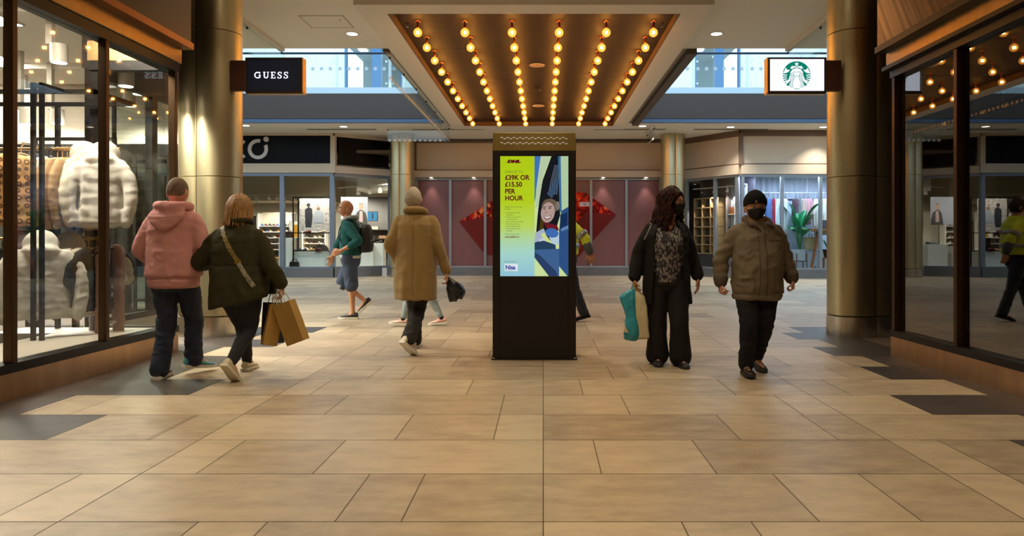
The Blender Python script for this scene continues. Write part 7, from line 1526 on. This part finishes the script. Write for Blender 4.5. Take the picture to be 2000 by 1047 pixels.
def man_beanie():
    t = thing('person', 'person in a black beanie, black face mask and brown padded jacket walking toward the camera', 'person', (1.924, 6.15, 0), PI); s = .97
    J = dict(hs=1.17, pelvis=(0, 0, .87), neck=(.015, .02, 1.37), head=(.034, .06, 1.498), hrot=rotm(-4, -6), hipl=(-.09, 0, .84), hipr=(.095, 0, .84), kneel=(-.055, .04, .45), kneer=(.105, .12, .46), ankl=(-.06, -.2, .12), ankr=(.115, .06, .09),
             footl=(-.12, .95, -.25), footr=(.05, 1, .06), shl=(-.178, 0, 1.305), shr=(.182, 0, 1.305), ell=(-.258, -.05, 1.07), elr=(.305, -.06, 1.05), wrl=(-.315, .0, .865), wrr=(.318, -.03, .83), handl=((-.08, .2, -1), (1, .1, 0), (.2, 1, .1), 1.45), handr=((0, .05, -1), (-1, 0, 0), (0, 1, 0), 1.4))
    me, Mh = body_mesh(J, s, M_skin, .006, girth=1.12); link_mesh(me, 'body', t)
    eyes(Mh, t, '3c3a38', mat('grey_brow', '7d6a58', .8)); face_mask(Mh, t, mat('black_mask', '0d0d0f', .8), s)
    # beanie: knitted shell with folded rim
    bm_ = mat('black_wool', '121214', .95, 0, .2, bump=.6, bscale=200, bstretch=(3, 3, .4))
    rs = []
    for k in range(22):
        u = k / 21; az = np.array([2*PI*i/48 for i in range(48)]); e2 = R(88) * (1 - u) + (R(3) + R(15)*np.cos(az)) * u
        x, y, z = head_surf(az, e2); g = 1.10 + .16*np.sin(np.clip(e2, 0, None))*np.cos(e2)*2 + (.03 if k >= 15 else 0); rs.append([tuple(Mh @ Vector((-a*q, b*q, c*1.15 + .003))) for a, b, c, q in zip(x, y, z, g)])
    rs.append([tuple(Vector(p).lerp(Vector(J['head']), .12)) for p in rs[-1]])
    be = MB().rings(rs).build('beanie', bm_, t, 180)
    MB().sphere((0, 0, 0), .006, 8, 6, (1.5, .5, 1)).xf(Mh @ Matrix.Translation((.02, .118, .05))).build('badge', mat('badge_gold', 'a89a60', .4, .6), be)
    # neck warmer
    sc = MB()
    for z, r_ in ((1.365, .086), (1.39, .083), (1.335, .094)): sc.tube([(.02 + r_*math.sin(2*PI*i/14), .03 + r_*.95*math.cos(2*PI*i/14), z + .008*math.sin(i*1.3)) for i in range(15)], .021, 10, 2)
    link_mesh(remesh_mb(sc, .007, 'neck_warmer', cloth('tan_fleece', '7c5c40', .3, 140), wr=.003, smooth=3), 'neck_warmer', t)
    rg = [(.675, .2, .18, 0, .01), (.685, .215, .195, .0, .01), (.72, .218, .2, 0, .01), (.82, .222, .21, 0, .015), (.95, .224, .215, .0, .02), (1.08, .22, .2, 0, .015), (1.2, .215, .175, 0, .005), (1.29, .2, .145, 0, .0), (1.335, .165, .12, .005, .01), (1.36, .12, .11, .015, .02), (1.385, .105, .1, .015, .025)]
    mb = tops(J, s, rg, [.094, .088, .078, .07, .056], slv_end=.97)
    br = mat('brown_jacket', '6a5e4b', .7, 0, .35, noise=.1, nscale=8, bump=.2, bscale=140)
    fold = lambda V: -.009*np.exp(-((V[:, 2] - .727)/.008)**2)*(np.abs(V[:, 0]) < .25) + .004*np.sin(V[:, 2]*70 + V[:, 0]*16)*(np.abs(V[:, 0]) > .25)
    hm = remesh_mb(mb, .0095, 'jacket', br, wr=.011, ws=(7, 7, 10), smooth=2, seed=21, fold=fold); jo = link_mesh(hm, 'jacket', t)
    dk = mat('brown_jacket_dark', '51463a', .7)
    F_ = lambda x, z: ((x, .8, z), (0, -1, 0))
    ribbon(hm, [F_(.012, z) for z in np.linspace(1.335, .705, 26)], .05, .004, 'placket', br, jo); ribbon(hm, [F_(.041, z) for z in np.linspace(1.335, .705, 26)], .006, .003, 'zip_line', dk, jo); ribbon(hm, [F_(-.018, z) for z in np.linspace(1.32, .705, 24)], .004, .0045, 'placket_seam', dk, jo)
    for sx in (-1, 1):
        ribbon(hm, [F_(sx*x, .865 - .02*(x - .06)) for x in np.linspace(.085, .185, 7)], .006, .003, 'pocket_flap', dk, jo); ribbon(hm, [F_(sx*.085, z) for z in np.linspace(.86, .75, 6)], .004, .002, 'pocket_seam', dk, jo); ribbon(hm, [F_(sx*x, .75) for x in np.linspace(.085, .18, 6)], .004, .002, 'pocket_seam', dk, jo)
        ribbon(hm, [F_(sx*x, 1.2 + .05*(x - .05)) for x in np.linspace(.05, .19, 8)], .004, .002, 'chest_seam', dk, jo)
    for k in 'lr': el, w = Vector(J['el'+k]), Vector(J['wr'+k]); MB().tube([el.lerp(w, .9), el.lerp(w, .99)], [.068, .062], 16, 1).build('cuff', dk, jo, 180)
    cb = MB().tube([(.085, .115, 1.33), (.115, .05, 1.375), (.085, -.06, 1.40), (.015, -.09, 1.405), (-.06, -.06, 1.40), (-.09, .05, 1.375), (-.075, .12, 1.33)], [.02, .026, .03, .032, .03, .026, .022], 12, 4); cb.tube([(-.06, .13, 1.345), (-.1, .135, 1.325), (-.12, .12, 1.31)], [.02, .017, .012], 10, 3, flat=.4); cb.tube([(.07, .13, 1.34), (.03, .155, 1.305), (.01, .165, 1.28)], [.02, .018, .012], 10, 3, flat=.4)
    link_mesh(remesh_mb(cb, .007, 'collar', mat('collar_dark', '4a3a2c', .8), wr=.003, smooth=2), 'collar', t)
    MB().sphere((-.115, .142, 1.305), .005, 8, 6).build('collar_stud', M_chrome, jo)
    mb = pants(J, s, None, [(.68, .13, .12), (.74, .18, .16), (.84, .2, .175), (.9, .19, .165)], [.108, .1, .08, .07, .064], end=.98)
    tm = remesh_mb(mb, .0095, 'trousers', mat('black_trousers', '17171a', .85, 0, .3, bump=.2, bscale=180), wr=.008, ws=(6, 6, 13), smooth=4, seed=18); link_mesh(tm, 'trousers', t)
    for k in 'lr': shoe(t, J, k, .98, mat('dark_brown_shoe', '2c1e16', .5), mat('dark_sole', '2a2a2a', .7), M_black)
man_beanie()
